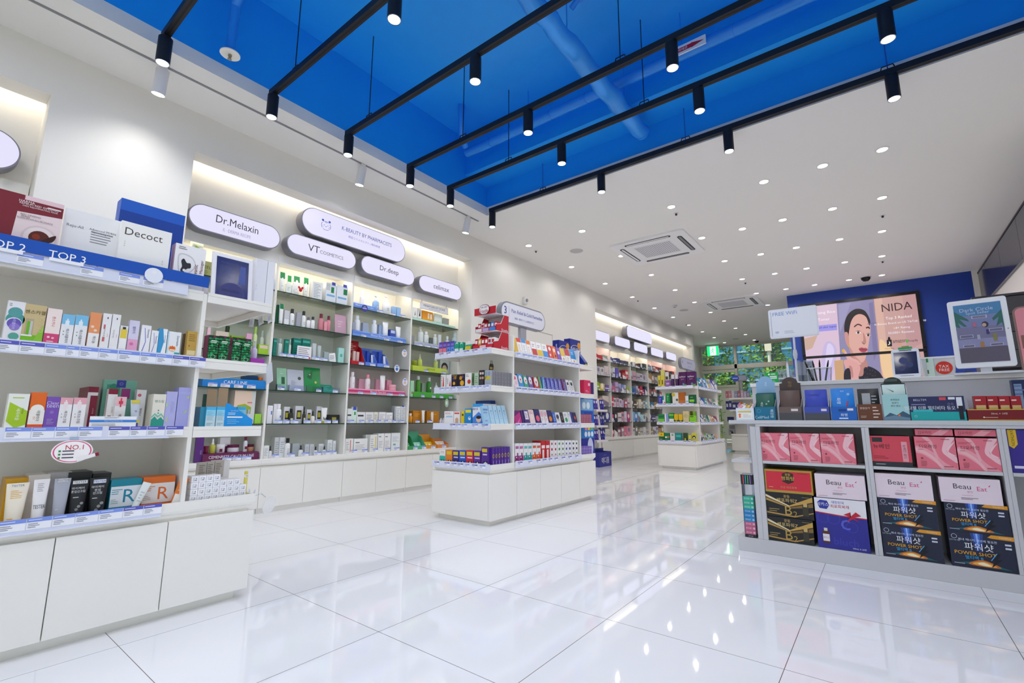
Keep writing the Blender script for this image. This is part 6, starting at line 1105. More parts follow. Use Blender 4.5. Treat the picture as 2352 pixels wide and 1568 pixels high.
for lv, z in enumerate((.006, .427, .667, .927)):
    cols = ['1a7a7a 2f6a5a', '3a3a98', '2a2a7a', '1f6a6a'] if lv == 0 else ['3a2a90', '4a34a0', 'e8e4ec', '342a88', '3a3098']
    for i in range(5):
        cc = cols[i % len(cols)].split()[0]
        o = item('b', .05, .2 if lv == 0 else .17, cc, 'r .1 .6 .9 .85 e0dcf0;c .5 .3 .25 7a6ad0' if cc != 'e8e4ec' else 'l .1 .2 .9 .8 5 6a3a5a', 'dressing_pack', .012)
        tag(o, f'{"pale" if cc == "e8e4ec" else "dressing"} pack, {ORD[i]} from left on the {("carton", "lowest shelf", "middle shelf", "top shelf")[lv]} of the blue floor display', 'pack', 'packs in the blue floor display')
        put(o, Vector((-3.66-.08, 7.26-.16+.075*i, z+(.09 if lv == 0 else 0)*0)), PI/2, -.12)
# ================================================================ far wall cabinets
random.seed(11)
CELL = {  # (cabinet, level from top): box colours, left to right, with relative top heights
 (0, 0): 'b81a24 b81a24 c8303a 9ab0a8', (0, 1): 'd8d4dc b0a8c8 c8c8d8 e0dcd8 dccfd0', (0, 2): 'c83a4a e8a0a8 8ab83a d8c030 7a5ab0', (0, 3): '3a4aa0 b08ac0 d8a070 e0d4cc', (0, 4): '3a3a8a 2a2f90 7ab04a 4a3a9a', (0, 5): '4a3a9a d0c8dc 3a3a8a e0dcd4',
 (1, 0): '5a6aa0 4a4a94 3a3a78 5a5470 4a4460', (1, 1): 'c8ccd8 d8dae0 6a5ac0 3a3040 c04a4a d8505a', (1, 2): 'b0a0d0 d06a8a c8a8d8 a8b0e0 8a90d8 c8c8e0 a8b84a', (1, 3): 'd83a5a e8d8dc e0b8cc d8c8d8 c8b0d0 c04a6a d8c8cc', (1, 4): 'd8408a 2a2430 e8dce0 e0a0b0 e4d8e8 c83a84', (1, 5): 'c81c34 3a2a30 a87880 b88a94 e07a98 e89ab0',
 (2, 0): '4a4e6a a8acb8 8a4a3a 2a2e34 3a3e44', (2, 1): 'a8ccd0 d8a0b0 c8b8c8 d8d4e0 d0c8d8', (2, 2): '1a7a8a 4a5ab0 b8bcd8 d8c8d0 c83a44 c0408a 3a3a5a', (2, 3): '6a5a44 5a4a3a b89a70 e0dcd0 a88a60 c8d0cc 7ab0b8', (2, 4): '8ab8e0 5a8ad0 b8dcec a8dce8 d8ecf0 d0ccc4', (2, 5): 'd8d8d4 8a8478 b0a890 c8c4b8 dcdcd8 c0bcb8',
 (3, 0): '8a9ab0 6a9ac0 b85a4a c83a3a 7a4a4a', (3, 1): 'b88a5a a8784a c8c8cc 4a4a5a', (3, 2): 'b05a6a 3a2a30 c07a7a 2a2428 b8505a', (3, 3): '5a9ab0 4a7a9a b08a5a c8b09a b8b8b4', (3, 4): '4a3a6a 5a4a78 b8b8c8 8a8a98', (3, 5): 'a8841a d8d8e4 c8c8d4 b89070 8a6a20',
 (4, 0): '8a7a3a a83a3a 2a2a2e b83a34', (4, 1): 'c8b04a b0a0a0 d8d4d0'}
LV = (1.860, 1.575, 1.290, 1.000, .718, .432); LN = ('top glass shelf', 'second glass shelf', 'third glass shelf', 'fourth glass shelf', 'lowest glass shelf', 'ledge')
SP = ['l .15 .15 .85 .4 2 {k}', 'r .1 .55 .9 .85 {k};l .15 .15 .85 .4 2 {k}', 'c .5 .65 .28 {k}', 'r 0 .4 1 .55 {k}', 'p {k} 0,0 1,0 1,.4 0,.7']
def cname(h):
    import colorsys
    r, g, b_ = (int(h[i:i+2], 16)/255 for i in (0, 2, 4)); hh, s_, v = colorsys.rgb_to_hsv(r, g, b_)
    if s_ < .12: return 'white' if v > .8 else 'grey' if v > .35 else 'black'
    if v < .22: return 'black'
    if s_ < .3 and v > .75: base = 'pale '
    else: base = 'dark ' if v < .5 else ''
    hh *= 360
    for lim_, n in ((16, 'red'), (42, 'orange' if v > .75 and s_ > .5 else 'tan'), (66, 'yellow'), (160, 'green'), (195, 'teal'), (222, 'blue'), (262, 'blue-violet'), (295, 'violet'), (345, 'pink'), (361, 'red')):
        if hh < lim_: return base+n
for (cab, lv), cols in CELL.items():
    cs = cols.split(); y0 = FBY[cab]+.02; y1 = y0+FW-.04; wt_ = [random.uniform(.8, 1.25) for _ in cs]
    if cab == 0: y0 += .04
    sc = (y1-y0)/sum(wt_); y = y0; hm = (.285 if lv else .2)
    for i, c in enumerate(cs):
        w = wt_[i]*sc; h = random.uniform(.42, .72)*hm; q = 2 if w > .16 else 1
        k = 'f0eef0' if sum(lin(c)[:3]) < 1.3 else '8a7a90'
        n = 0
        o = item('b', w-.012, h, c, random.choice(SP).format(k=k), 'care_box', random.uniform(.08, .14))
        tag(o, f'{cname(c)} box, {ORD[i]} from left on {LN[lv]} of the {ORD[cab]} farthest-niche cabinet', 'box', f'boxes on the {LN[lv]} of the {ORD[cab]} far cabinet'); put(o, Vector((XB-.03-random.uniform(0, .02), y+w/2, LV[lv])), PI/2); y += w
    if cab in (0, 1, 2, 3):
        for i in range(5):
            b = None; key = ('fartag',)
            if key in CACHE: o = CACHE[key].copy(); COL.objects.link(o)
            else: b = B(); b.box(-.025, -.0008, 0, .025, 0, .032, M('e6e6ee', .4)); b.box(-.025, -.0012, .02, .025, -.0009, .032, M('a8b4dc')); o = b.build('price_tag'); CACHE[key] = o
            tag(o, f'small price tag, {ORD[i]} from left on {LN[lv]} of the {ORD[cab]} farthest-niche cabinet', 'price tag', f'price tags in the {ORD[cab]} far cabinet'); put(o, Vector((XB-.007, FBY[cab]+.09+.19*i, LV[lv]+.0005)), PI/2)
# ================================================================ far island
YI = 7.586+.02; W = "far island's top front tray"
row([('b', 1511.5, 1518, 862, 'd8c84a', 'r .3 .2 .6 .6 3a3a2a', 'yellow bottle-print box'), ('b', 1518.6, 1526, 862, 'd8c84a', 'r .3 .2 .6 .6 3a3a2a', 'yellow bottle-print box'), ('b', 1528, 1540, 873, '8a5aa0', 'r .2 .3 .8 .6 c8a8d8', 'small violet box'), ('j', 1541, 1549, 860, '4a2a5a d8d4dc', '', 'dark purple jar with a white lid'), ('j', 1550, 1559, 860, '4a2a5a d8d4dc', '', 'dark purple jar with a white lid'), ('b', 1560, 1577, 854, '4f1a58', 't .5 .64 .16 f0e8f0 xylitor;t .5 .46 .09 d0a8d0 gum;p 5aa03a .3,0 1,0 1,.12;c .6 .12 .14 5a8aa0', 'purple gum carton'), ('b', 1578, 1598, 853, '4f1a58', 't .5 .64 .16 f0e8f0 xylitor;t .5 .46 .09 d0a8d0 gum;p 5aa03a .3,0 1,0 1,.12;c .6 .12 .14 5a8aa0', 'purple gum carton')], W, Y=YI, z=1.293, name='health_box')
row([('b', 1519, 1527, 849, 'd8d47a', 'r .2 .1 .4 .5 3a3a2a;r .6 .1 .8 .5 3a3a2a', 'pale yellow box'), ('b', 1529, 1536, 854, 'e0dce0', 'r .1 .5 .9 .7 555', 'white box')], "far island's raised top back", Y=YI+.12, z=1.293, name='health_box')
row([('b', 1512, 1521.5, 910, '3a40b0', 'l .3 .2 .7 .8 3 c8c8f0', 'blue box'), ('b', 1522, 1529, 909, 'e0e8e4', 'r 0 .5 .5 1 1a8a8a;c .7 .2 .2 c83a2a', 'white and teal box'), ('b', 1530, 1539, 903, '1a8a48', 'l .3 .3 .7 .8 3 b0e0c0', 'green box'), ('b', 1540, 1544, 903, '0f4a30', '', 'dark green box edge'), ('b', 1545, 1559, 901, 'e4e4dc', 'c .2 .8 .3 d8c03a;c .75 .35 .2 5a5a60', 'white box with a yellow flower'), ('b', 1559.5, 1574, 901, 'b8641a', 'r 0 0 1 .3 c8743a', 'brown carton'), ('b', 1574.5, 1582, 909, 'e8eaec', 'r .2 .2 .8 .4 8ac8e0', 'white pill box'), ('b', 1583, 1598, 906, '0f5a34', 'r .05 .2 .8 .45 8ad83a;l .2 .6 .8 .8 1 7ab88a', 'dark green box with a lime bar')], "far island's second front tray", Y=YI, z=1.010, name='health_box')
row([('b', 1512.5, 1526, 951, '1a8a4a', 'r 0 0 1 .4 7ad03a;r .1 .6 .9 .8 0f6a3a', 'green and lime box'), ('b', 1527, 1531, 950, 'dfe4f0', '', 'white box'), ('b', 1531.6, 1536, 950, '8aa0e0', '', 'periwinkle box'), ('b', 1537, 1548, 948, '1f8a3a', 'r 0 .7 1 .85 8ad03a;r 0 0 1 .35 e8ece4', 'green box with a white foot'), ('b', 1549, 1558, 951, 'e0b81a', 'p 1a5a34 0,0 .5,.15 0,.3;p 1a5a34 1,0 .5,.15 1,.3', 'yellow box with a pointed label'), ('b', 1559, 1568.6, 951, 'e0b81a', 'p 1a5a34 0,0 .5,.15 0,.3;p 1a5a34 1,0 .5,.15 1,.3', 'yellow box with a pointed label'), ('b', 1569.5, 1583, 944, 'd8c89a', 'o .5 .55 .3 8a7a4a;l .3 .5 .7 .6 1 5a4a2a', 'beige box with a ring'), ('b', 1584, 1598, 954, '8ad02a', 'r .1 .75 .7 .9 3a5a2a', 'lime carton')], "far island's third front tray", Y=YI, z=.725, name='health_box')
row([('b', 1586, 1599, 944, '6a6a24', 'r .5 0 1 1 8ac83a', 'olive and lime box')], "far island's third tray back", Y=YI+.1, z=.725, name='health_box')
row([('b', 1514, 1526, 993, '0f6a3a', 'r 0 .62 1 1 e0c81a;c .5 .8 .12 d83a2a;l .2 .2 .8 .4 2 b0d8c0', 'green box with a yellow head'), ('b', 1527, 1539, 994, '0f7a4a', 'r .1 .5 .5 .65 e8f0ec;r .6 .5 .9 .7 c87a4a', 'green box with white lettering'), ('b', 1540, 1551, 994, 'e0dce0', 'r .3 .7 .7 .9 6ab08a;r .2 .1 .8 .2 8a2a4a', 'white box with a green square'), ('b', 1552, 1566, 994, '1a8a88', 'r .1 .6 .9 .8 4ab8b4', 'teal box'), ('b', 1570, 1580, 994, '2f4a24', 'r .3 .1 .6 .5 c8c83a', 'dark box with a bottle print'), ('b', 1581.5, 1589, 999, 'd0c83a', 'c .5 .5 .35 e8e8e8;c .5 .5 .2 2a2a2a', 'small yellow box with a dog print'), ('b', 1590, 1600, 994, 'd0c83a', 'c .5 .6 .4 2a2a2a;c .5 .55 .2 e8e4d8', 'yellow box with a dog print')], "far island's bottom front tray", Y=YI, z=.395, name='health_box')
XF = FX-.02
def lean2(px0, px1, pt, cols, spec, desc): return ('b', px0, px1, pt, cols, spec, desc, {'d': .014, 'tilt': -.26})
mix = lambda L, p0, p1, pt: [lean2(p0+(p1-p0)/len(L)*i, p0+(p1-p0)/len(L)*(i+.92), pt+i*.6, c, random.choice(SP).format(k='f0eef0' if sum(lin(c)[:3]) < 1.3 else '5a6a8a'), f'{cname(c)} packet') for i, c in enumerate(L)]
row(mix(['1a8a98', '2a4a9a', 'a8c0d8', '3a7ac0', '5a9ad0', 'd8b870', 'c8ccd8', '4a3a9a', '5a4aa8', '9a9aa0'], 1608, 1650, 866), "far island's top long shelf", X=XF, z=1.293, name='health_box')
row(mix(['e0e4ec', '2a3a8a', '4a5ab0', '6ab0a0', 'c8d4cc', '8a5a5a', 'd8d0d0', 'b0a0a8', '4a8a5a', '8a7a9a'], 1610, 1648, 911), "far island's second long shelf", X=XF, z=1.010, name='health_box')
row(mix(['3a4a9a', 'd8d4c8', '8a8478', 'b0c0a8', '2a6a5a', 'd8dcd4', 'e0a83a', 'c8783a', '8a2a4a', '7a3a5a'], 1611, 1650, 950), "far island's third long shelf", X=XF, z=.725, name='health_box')
row(mix(['2a2a2e', 'd8d4d0', 'b09080', '6aa84a', 'd0d4d0', '8ab85a', '9ab0a0', '0f3a34', 'd8d8e0', 'e8a050'], 1613, 1650, 992), "far island's bottom long shelf", X=XF, z=.395, name='health_box')
row([('b', 1653, 1660, 996, '8a9a2a', '', 'olive box', {'d': .08})], "far island's far bottom tray", X=XF, z=.395, name='health_box')
for nm, z, sp in (('top', 1.268, ((1511, 1519), (1528, 1537), (1544, 1551), (1568, 1577))), ('second', .985, ((1513, 1521), (1523, 1530), (1534, 1542), (1546, 1553), (1562, 1569), (1575, 1583), (1586, 1594))), ('third', .700, ((1515, 1522), (1529, 1536), (1538, 1546), (1548, 1557), (1559, 1568), (1573, 1581), (1586, 1595))), ('bottom', .406, ((1515, 1523), (1527, 1534), (1542, 1549), (1570, 1577), (1579, 1586), (1592, 1599)))):
    tags([(a, b_, V_) for a, b_ in sp], f"far island's {nm} front tray", Y=7.586-.0085, z=z, h=.024, lines=False)
    tags([(1610+5.4*i, 1613.6+5.4*i, V_) for i in range(7)], f"far island's {nm} long shelf", X=FX+.0085, z=z, h=.022, lines=False)
# ================================================================ last shelving unit
YL = LISY+.02
row([('b', 1667+7*i, 1673+7*i, 906-8-(i % 3), c, 'l .2 .2 .8 .6 2 f0e8f0', f'{cname(c)} jar-print box') for i, c in enumerate(('b86a7a', 'c88a94', 'd0c4cc', '8a9ac0', 'a86a78', 'c8b0c0', 'b8b4d0', '9a8ab0'))], "last unit's top tray", Y=YL, z=1.293, name='health_box')
row([('b', a, b_, t_, c, 'r .2 .3 .8 .7 d8d8e8', f'{cname(c)} box') for a, b_, t_, c in ((1668, 1674, 921, '2a2a74'), (1675, 1681, 920, '3a3a84'), (1682, 1692, 924, '2a2f7a'), (1693, 1699, 924, '343a90'), (1700, 1707, 923, 'c8742a'))], "last unit's second tray", Y=YL, z=1.010, name='health_box')
row([('b', 1671, 1685, 957, '2a2f6a', '', 'navy carton')], "last unit's third tray", Y=YL, z=.725, name='health_box')
row([('b', 1674, 1688, 985, '9a9aa0', 'c .6 .4 .2 2a2a2e;r .2 .6 .7 .75 3a3a40', 'grey device carton'), ('b', 1676, 1688, 976, '8a8a90', '', 'grey carton behind', {'set': .1})], "last unit's bottom tray", Y=YL, z=.395, name='health_box')
p = on_y(1701, 868, LISY+.3); s = thing('aisle_sign', 'small grey aisle sign with a round blue badge on the last shelving unit', 'sign', (p.x, LISY+.3, 1.295))
zc = p.z-1.295; T = Matrix.Translation((0, 0, zc))
b = B(); b.T = T; b.prism(stadium(.30, .15), 0, .04, SIGNGREY, 'y', True); b.build('frame', s); b = B(); b.T = T; b.prism(stadium(.27, .12), -.002, .0, M('a4a8c0', .4), 'y'); b.build('panel', s)
B().box(-.03, .005, 0, .03, .03, zc-.07, M('a2a2ab', .4)).build('post', s)
b = B(); b.prism([(-.12+.08*math.cos(i*PI/12), zc+.08*math.sin(i*PI/12)) for i in range(24)], -.012, -.004, M('3a5ad0', .4), 'y'); b.box(-.18, -.014, zc-.01, -.06, -.0125, zc+.012, M('c8d4f4')); b.build('badge', s)
# potted plant beside the last unit
p = on_y(1656, 960, LISY-.5); s = thing('potted_plant', 'leafy green plant in a white pot on a stand near the far windows', 'plant', (p.x, p.y, 0))
B().lathe([(.07, 0), (.1, .3), (.1, .32), (.085, .31), (.08, .28)], M('e0dfda', .4), n=18).build('pot', s)
B().lathe([(0, .29), (.088, .3)], M('4a3a2a', .8), n=16).build('soil', s)
random.seed(3); b = B(); lf = noisy('leaf', '6fae30', .45, 30, 0, .15)
for i in range(46):
    z = .34+1.0*i/46; a = i*2.4; r = .09+.07*random.random(); c_ = Vector((.02*math.cos(a), .02*math.sin(a), z)); d = Vector((math.cos(a), math.sin(a), .35)).normalized(); t_ = d.cross(Vector((0, 0, 1))).normalized()*.035
    b.poly([tuple(c_), tuple(c_+d*r*.5+t_), tuple(c_+d*r), tuple(c_+d*r*.5-t_)], lf)
b.tube([(0, 0, .3), (.01, 0, .9), (-.01, .01, 1.34)], .008, M('5a7a2a', .6), 6); b.build('foliage', s)
# ================================================================ outdoors
g = struct(B().box(-40, YF+.12, -.3, 30, 60, -.02, noisy('pavement', 'b8b4ac', .8, 4, 0, .05)).build('ground_outside'))
random.seed(8)
def tree(x, y, h, r, lab, seed, base=.2, n=900, col='5f8f34'):
    rn = random.Random(seed); s = thing('tree', lab, 'tree', (x, y, -.02))
    b = B(); bark = M('6a5a48', .9); tr = [(0, 0, 0), (.05, 0, h*.3), (0, .05, h*.6), (.03, 0, h*.9)]; b.tube(tr, [.09, .075, .05, .02], bark, 8)
    for k in range(6): a = k*1.1+seed; z = h*(.35+.08*k); b.tube([(.03, 0, z), (r*.6*math.cos(a), r*.6*math.sin(a), z+h*.15)], [.03, .01], bark, 6)
    b.build('trunk', s)
    b = B(); ms = [noisy('foliage%d%d' % (seed, q), c, .5, 20, 0, .2) for q, c in enumerate((col, '7aa63e', '46702a'))]
    for i in range(n):
        u = rn.uniform(-1, 1); a = rn.uniform(0, 2*PI); rr = r*rn.uniform(.35, 1)**.6*math.sqrt(1-u*u); z = h*base+(h*(1-base))*(u*.5+.5)
        c_ = Vector((rr*math.cos(a), rr*math.sin(a), z)); q = rn.uniform(.05, .11); d = Vector((rn.uniform(-1, 1), rn.uniform(-1, 1), rn.uniform(-.6, .6))).normalized(); t_ = d.orthogonal().normalized()*q*.5
        b.poly([tuple(c_-d*q), tuple(c_+t_), tuple(c_+d*q), tuple(c_-t_)], rn.choice(ms))
    b.build('foliage', s); return s
for k, (x, y, h, r, base, n) in enumerate(((-4.9, 18.3, 4.9, 1.0, .3, 1700), (-3.75, 16.4, 2.35, .62, .1, 1000), (-3.1, 18.9, 4.4, .85, .2, 1200), (-7.4, 19.5, 5.2, 1.3, .2, 1400), (-2.5, 17.0, 2.6, .5, .25, 600))):
    tree(x, y, h, r, ('leafy street tree outside the nearest tall window pane', 'low green shrub tree outside the lower window pane', 'leafy street tree outside the middle window mullion', 'dense tree farthest along the wall side outside', 'small tree outside the second window pane')[k], k+2, base, n)
s = thing('glass_building', 'blue glass office building standing across the street outside', 'building', (-2, 24, -.02))
gb = M('3a7a9a', .08, .3); dk_ = M('22343e', .3)
B().box(-9, 0, 0, 9, .3, 14, gb).build('curtain_wall', s)
for i in range(13): B().box(-9+1.45*i, -.08, 0, -9+1.45*i+(.5 if i % 2 else .1), -.001, 14, dk_).build('mullion', s)
for j in range(10): B().box(-9, -.05, 1.2+1.35*j, 9, -.002, 1.28+1.35*j, M('8ab4c4', .3)).build('transom', s)
s = thing('street_lamp', 'white street pole standing outside the second window pane', 'pole', (-2.75, 17.6, -.02))
B().tube([(0, 0, 0), (0, 0, 5)], .05, M('dcdcd4', .5), 10).build('pole', s); B().box(-.1, -.12, 3.05, .1, -.06, 3.3, M('e4dcc8', .5)).build('notice', s)
car = thing('parked_car', 'white car parked across the pavement outside', 'car', (-2.4, 20.5, -.02))
b = B(); b.prism([(-2, .3), (-2, .8), (-1.3, .9), (-.8, 1.4), (.7, 1.4), (1.2, .95), (2, .85), (2, .3)], -.8, .8, M('e8e8ea', .2), 'y'); b.build('body', car)
b = B(); b.prism([(-1.15, .92), (-.75, 1.32), (.62, 1.32), (1.0, .95)], -.81, -.802, M('2a3238', .1), 'y'); b.build('side_glass', car)
for x in (-1.25, 1.25): b = B(); b.T = Matrix.Translation((x, -.72, .32)) @ Matrix.Rotation(PI/2, 4, 'X'); b.lathe([(.32, -.1), (.32, .1)], M('1a1a1c', .7), n=20); b.build('wheel', car)
# ================================================================ checkout ledge
LY = CY+.008
def tray_box(px0, px1, pfront, ppouch, z, col, pcol, lab, plab, fspec='', pspec='', back=None, bspec='', parch=None, d=.085, nb=2):
    """carton with a low front, sloping sides, pouches inside and (back) a round-topped header card"""
    base = Vector((0, LY, z)); a, c = along(px0, base, XP), along(px1, base, XP); w = (c-a).length-.004; mid = (a+c)/2
    hf = height(pfront, mid); s = thing('display_carton', lab, 'display carton', tuple(mid)); m = M(col, .4)
    B().box(-w/2, .001, 0, w/2, d, .002, m).build('floor_panel', s)
    b = B(); b.box(-w/2, 0, .0, w/2, .002, hf, m); art(b, w, hf, fspec); b.build('front_panel', s)
    hs = hf+.045
    for sx in (-1, 1):
        x = sx*w/2; b = B(); b.prism([(.0022, .0022), (d, .0022), (d, hs), (d*.75, hs), (.02, hf+.012), (.0022, hf)], min(x, x-sx*.0016), max(x, x-sx*.0016), m, 'x')
        b.tube([(x-sx*.0008, .0022, hf), (x-sx*.0008, .02, hf+.012), (x-sx*.0008, d*.75, hs)], .0012, M('e4e2de', .5), 5); b.build('side_panel', s)
    if back:
        hb = height(parch, mid+Vector((0, d, 0))); r = w*.36
        b = B(); pts = [(-w/2+.002, .002), (w/2-.002, .002), (w/2-.002, hb-r*.9), (r*1.05, hb-r*.85)]+[(r*math.cos(PI*i/14), hb-r*.85+r*.85*math.sin(PI*i/14)) for i in range(15)]+[(-r*1.05, hb-r*.85), (-w/2+.002, hb-r*.9)]
        b.prism(pts, d-.002, d, M(back, .4), 'y'); art(b, w, hb, bspec, y=d-.002); b.build('header_card', s)
    hp = height(ppouch, mid+Vector((0, .02, 0)))-.004
    for k in range(nb):
        o = item('s', w*.9, hp-.004*k, pcol, pspec if k == 0 else '', 'herbal_pouch', .014)
        tag(o, plab if k == 0 else plab.replace(' pouch', ' pouch behind, hidden partly by the first,', 1) if False else 'second ' + plab, 'pouch'); put(o, mid+Vector((0, .008+.022*k, .0025)), 0, -.10)
    return s
tray_box(1735, 1783, 934, 903, .757, '0d6f92', '0f5c4c', 'teal herbal pouch carton with a round-topped pale blue header', 'dark green pouch standing in the teal carton', 'o .2 .7 .1 6ab0c8;t .32 .22 .2 b8dcea CellMed;v .84 .5 .16 d8ecf4 채강원', 'v .3 .55 .16 e8f0ec 채강원;c .6 .6 .06 8ac0b0;c .75 .7 .06 8ac0b0', '8fb8dc', 'r 0 0 1 .62 0e6a78;o .5 .5 .14 4a9aa4;v .52 .82 .12 e0ecf8 처방', 864)
tray_box(1790, 1844, 934, 895, .757, '6a5a58', '5a4440', 'brown herbal pouch carton with a round-topped header', 'brown pouch standing in the brown carton', 'r 0 0 1 .55 4a4c50;r .55 .68 .85 .85 e0d8d8', 'v .32 .3 .14 b8944a 신수', '4a3a38', 'v .5 .84 .16 a8884a 공진', 866)
tray_box(1849, 1908, 934, 893, .757, '3a4fae', '2f45b8', 'blue and grey herbal pouch carton without a header', 'matte royal blue pouch in the blue and grey carton', 'r 0 0 1 .55 4a4c58;r .68 .68 .9 .85 e8d8e0', 't .4 .82 .06 2a3a9a CellMed;v .3 .2 .14 a8b4ec 목리')
tray_box(1910, 1971, 934, 890, .757, '1464c0', '1a84e0', 'bright blue herbal pouch carton with white lettering', 'bright blue pouch with a white title and red ribbon', 'r .65 .72 .88 .88 f0e0e4;t .5 .4 .22 e4f0fc 화평;r .3 .1 .65 .2 c8e0f8;r .3 .66 .6 .84 0a3f8c', 'v .3 .6 .2 f0f8ff 화평;p c8283a .7,.1 .78,.3 .72,.45 .8,.6 .74,.6 .66,.45 .72,.3 .66,.1;c .8 .8 .08 8ac0f0;t .5 .9 .05 c8e0fc 혈행')
tray_box(1972, 2030, 928, 891, .757, '6a3a24', '232326', 'chestnut brown herbal pouch carton with a text list', 'black pouch with a grey picture in the chestnut carton', 't .3 .76 .13 e8dcd0 종합감기;l .62 .1 .9 .9 4 d8c8bc;l .1 .15 .4 .3 2 c8b4a8', 'r .15 .1 .6 .85 a4a8ae;p e8e8ea .15,.1 .6,.1 .55,.4 .25,.45;l .66 .3 .95 .8 5 a8a8b0')
tray_box(2031, 2093, 906, 881, .757, 'a4d2d4', 'cfe6e2', 'pale aqua herbal pouch carton with a mountain picture', 'white and aqua pouch with a branch drawing', 'p 3a5a74 0,.12 .25,.3 .5,.2 .75,.36 1,.22 1,0 0,0;p 6a8aa0 0,0 0,.12 .4,.2 1,.1 1,0;c .6 .2 .05 d8743a;t .5 .8 .07 5a6a6a 천연원료;t .5 .68 .07 5a6a6a 발효다;t .5 .56 .07 5a6a6a 목이 좋은', 'p 3a4a4a .1,.9 .5,.8 .48,.78;p 9ad8c8 0,.3 1,.5 1,0 0,0;v .72 .62 .16 2a3a3a 보생', '24302e', 'r .2 .9 .7 .96 4a5a58', 866, d=.07)
# candy tray at the left end
base = Vector((0, LY, .757)); a, c = along(1692, base, XP), along(1733, base, XP); w = (c-a).length; mid = (a+c)/2
s = thing('candy_tray', 'small pale blue and white paper tray at the ledge end, full of sweets', 'tray', tuple(mid)); hf = height(937, mid)
b = B(); b.box(-w/2, 0, 0, w/2, .002, hf, M('dfeaf4', .5)); art(b, w, hf, 'r .1 .1 .9 .6 f6f4ee;r .1 .64 .85 .76 e8c850;c .2 .45 .07 e8783a;c .2 .28 .06 e87a3a;l .4 .2 .85 .5 3 c8c8d0'); b.build('front_panel', s)
b = B(); b.box(-w/2, .002, 0, w/2, .09, .003, M('dfeaf4', .5)); b.box(-w/2, .002, .003, -w/2+.002, .09, hf+.004, M('cfe0f0', .5)); b.box(w/2-.002, .002, .003, w/2, .09, hf+.004, M('cfe0f0', .5)); b.box(-w/2+.002, .088, .003, w/2-.002, .09, hf+.012, M('cfe0f0', .5)); b.build('tray_body', s)
random.seed(5)
for i in range(12):
    cc = ('e8a0b4', 'f4f0ee', 'e8c860', 'f0d8dc')[i % 4]; b = B(); x, y = -w/2+.016+(i % 4)*(w-.03)/3, .022+.024*(i//4)
    b.lathe([(0, -.011), (.007, -.007), (.0105, 0), (.007, .007), (0, .011)], M(cc, .35), n=10); b.poly([(0, 0, .01), (-.007, .001, .024), (.007, -.001, .025)], M(cc, .35)); b.poly([(0, 0, .01), (.001, -.007, .022), (-.001, .007, .024)], M(cc, .35))
    o = b.build('wrapped_candy', loc=(mid.x+x, mid.y+y, .757+hf-.002+.006*(i//4)), rot=(random.uniform(-.5, .5), random.uniform(-.5, .5), random.uniform(0, 3)))
    tag(o, f'wrapped sweet in the candy tray, {ORD[i % 4]} from left in its {("front", "middle", "back")[i//4]} row', 'sweet', 'wrapped sweets in the candy tray')
WL = "checkout ledge"
row([('b', 2094, 2222, 910, '242a5c 2a3068', 'r 0 0 1 .36 18a8a8;r 0 .2 .2 .36 18a8a8;t .2 .86 .08 c8ccd8 BELLTIM;l .03 .62 .5 .72 1 8a90b0;t .36 .52 .17 e8ecf4 벨더웰 이뮨 멀티비타 듀오;r .05 .36 .42 .46 3ab8c0;r .56 .84 .68 .96 d84a5a;r .72 .86 .84 .96 e4e6ee;o .72 .68 .02 c8ccd8;o .78 .68 .02 c8ccd8;r .86 .5 .96 .95 e4e6ee;r .88 .05 .96 .6 15182a;o .09 .18 .025 e0f4f4', 'long navy and teal vitamin box', {'d': .13, 'name': 'vitamin_box'})], WL, Y=LY, z=.757)
rg = 'r 0 .6 1 1 a81c28;r .1 .08 .9 .58 d8b878;c .5 .32 .18 b89a50;c .5 .32 .12 d8c088;l .1 .72 .9 .9 1 f0d8d0;r 0 0 1 .06 8a1420'
base = Vector((0, LY+.0, .757)); a, c = along(2225, base, XP), along(2420, base, XP); w = (c-a).length; mid = (a+c)/2; hf = height(939, mid)
s = thing('display_tray', 'low dark red tray with gold edges holding small tonic boxes', 'display tray', tuple(mid))
b = B(); b.box(-w/2, 0, 0, w/2, .003, hf, M('7a1420', .35)); b.box(-w/2, -.0008, hf-.004, w/2, .0, hf, M('d8b04a', .3, .6)); b.box(-w/2, -.0008, 0, w/2, 0, .005, M('d8b04a', .3, .6)); b.text('30mL × 10병', (-.03, -.0012, hf*.62), .0095, M('e8d8c8')); art(b, w, hf, 'l .2 .2 .5 .36 1 d0a8a0;c .2 .3 .012 e8d8c8'); b.build('front_panel', s)
b = B(); b.box(-w/2, .0035, 0, w/2, .12, .012, M('7a1420', .35)); b.box(-w/2, .0035, .0125, -w/2+.003, .12, hf, M('7a1420', .35)); b.build('tray_body', s)
row([('b', a_, c_, 909, 'a81c28 b82430', rg, 'small red and gold tonic box', {'set': .012, 'dz': .0125, 'd': .05}) for a_, c_ in ((2243, 2272), (2273, 2299), (2300, 2326), (2327, 2353))], "red tray on the ledge", Y=LY, z=.757, name='tonic_box')
row([('b', 2230, 2262, 911, 'd0ccd2', '', 'plain pale box leaning behind the red tray', {'set': .135, 'd': .03})], 'the ledge rear', Y=LY, z=.757, name='carton')
row([('b', 2338, 2375, 872, '1f2f5c', 'r .1 .1 .6 .9 8aa8c8;l .1 .6 .9 .9 3 6a7ab0', 'dark blue strip pack', {'set': .2, 'd': .05})], 'the ledge by the frame edge', Y=LY, z=.757, name='strip_pack')
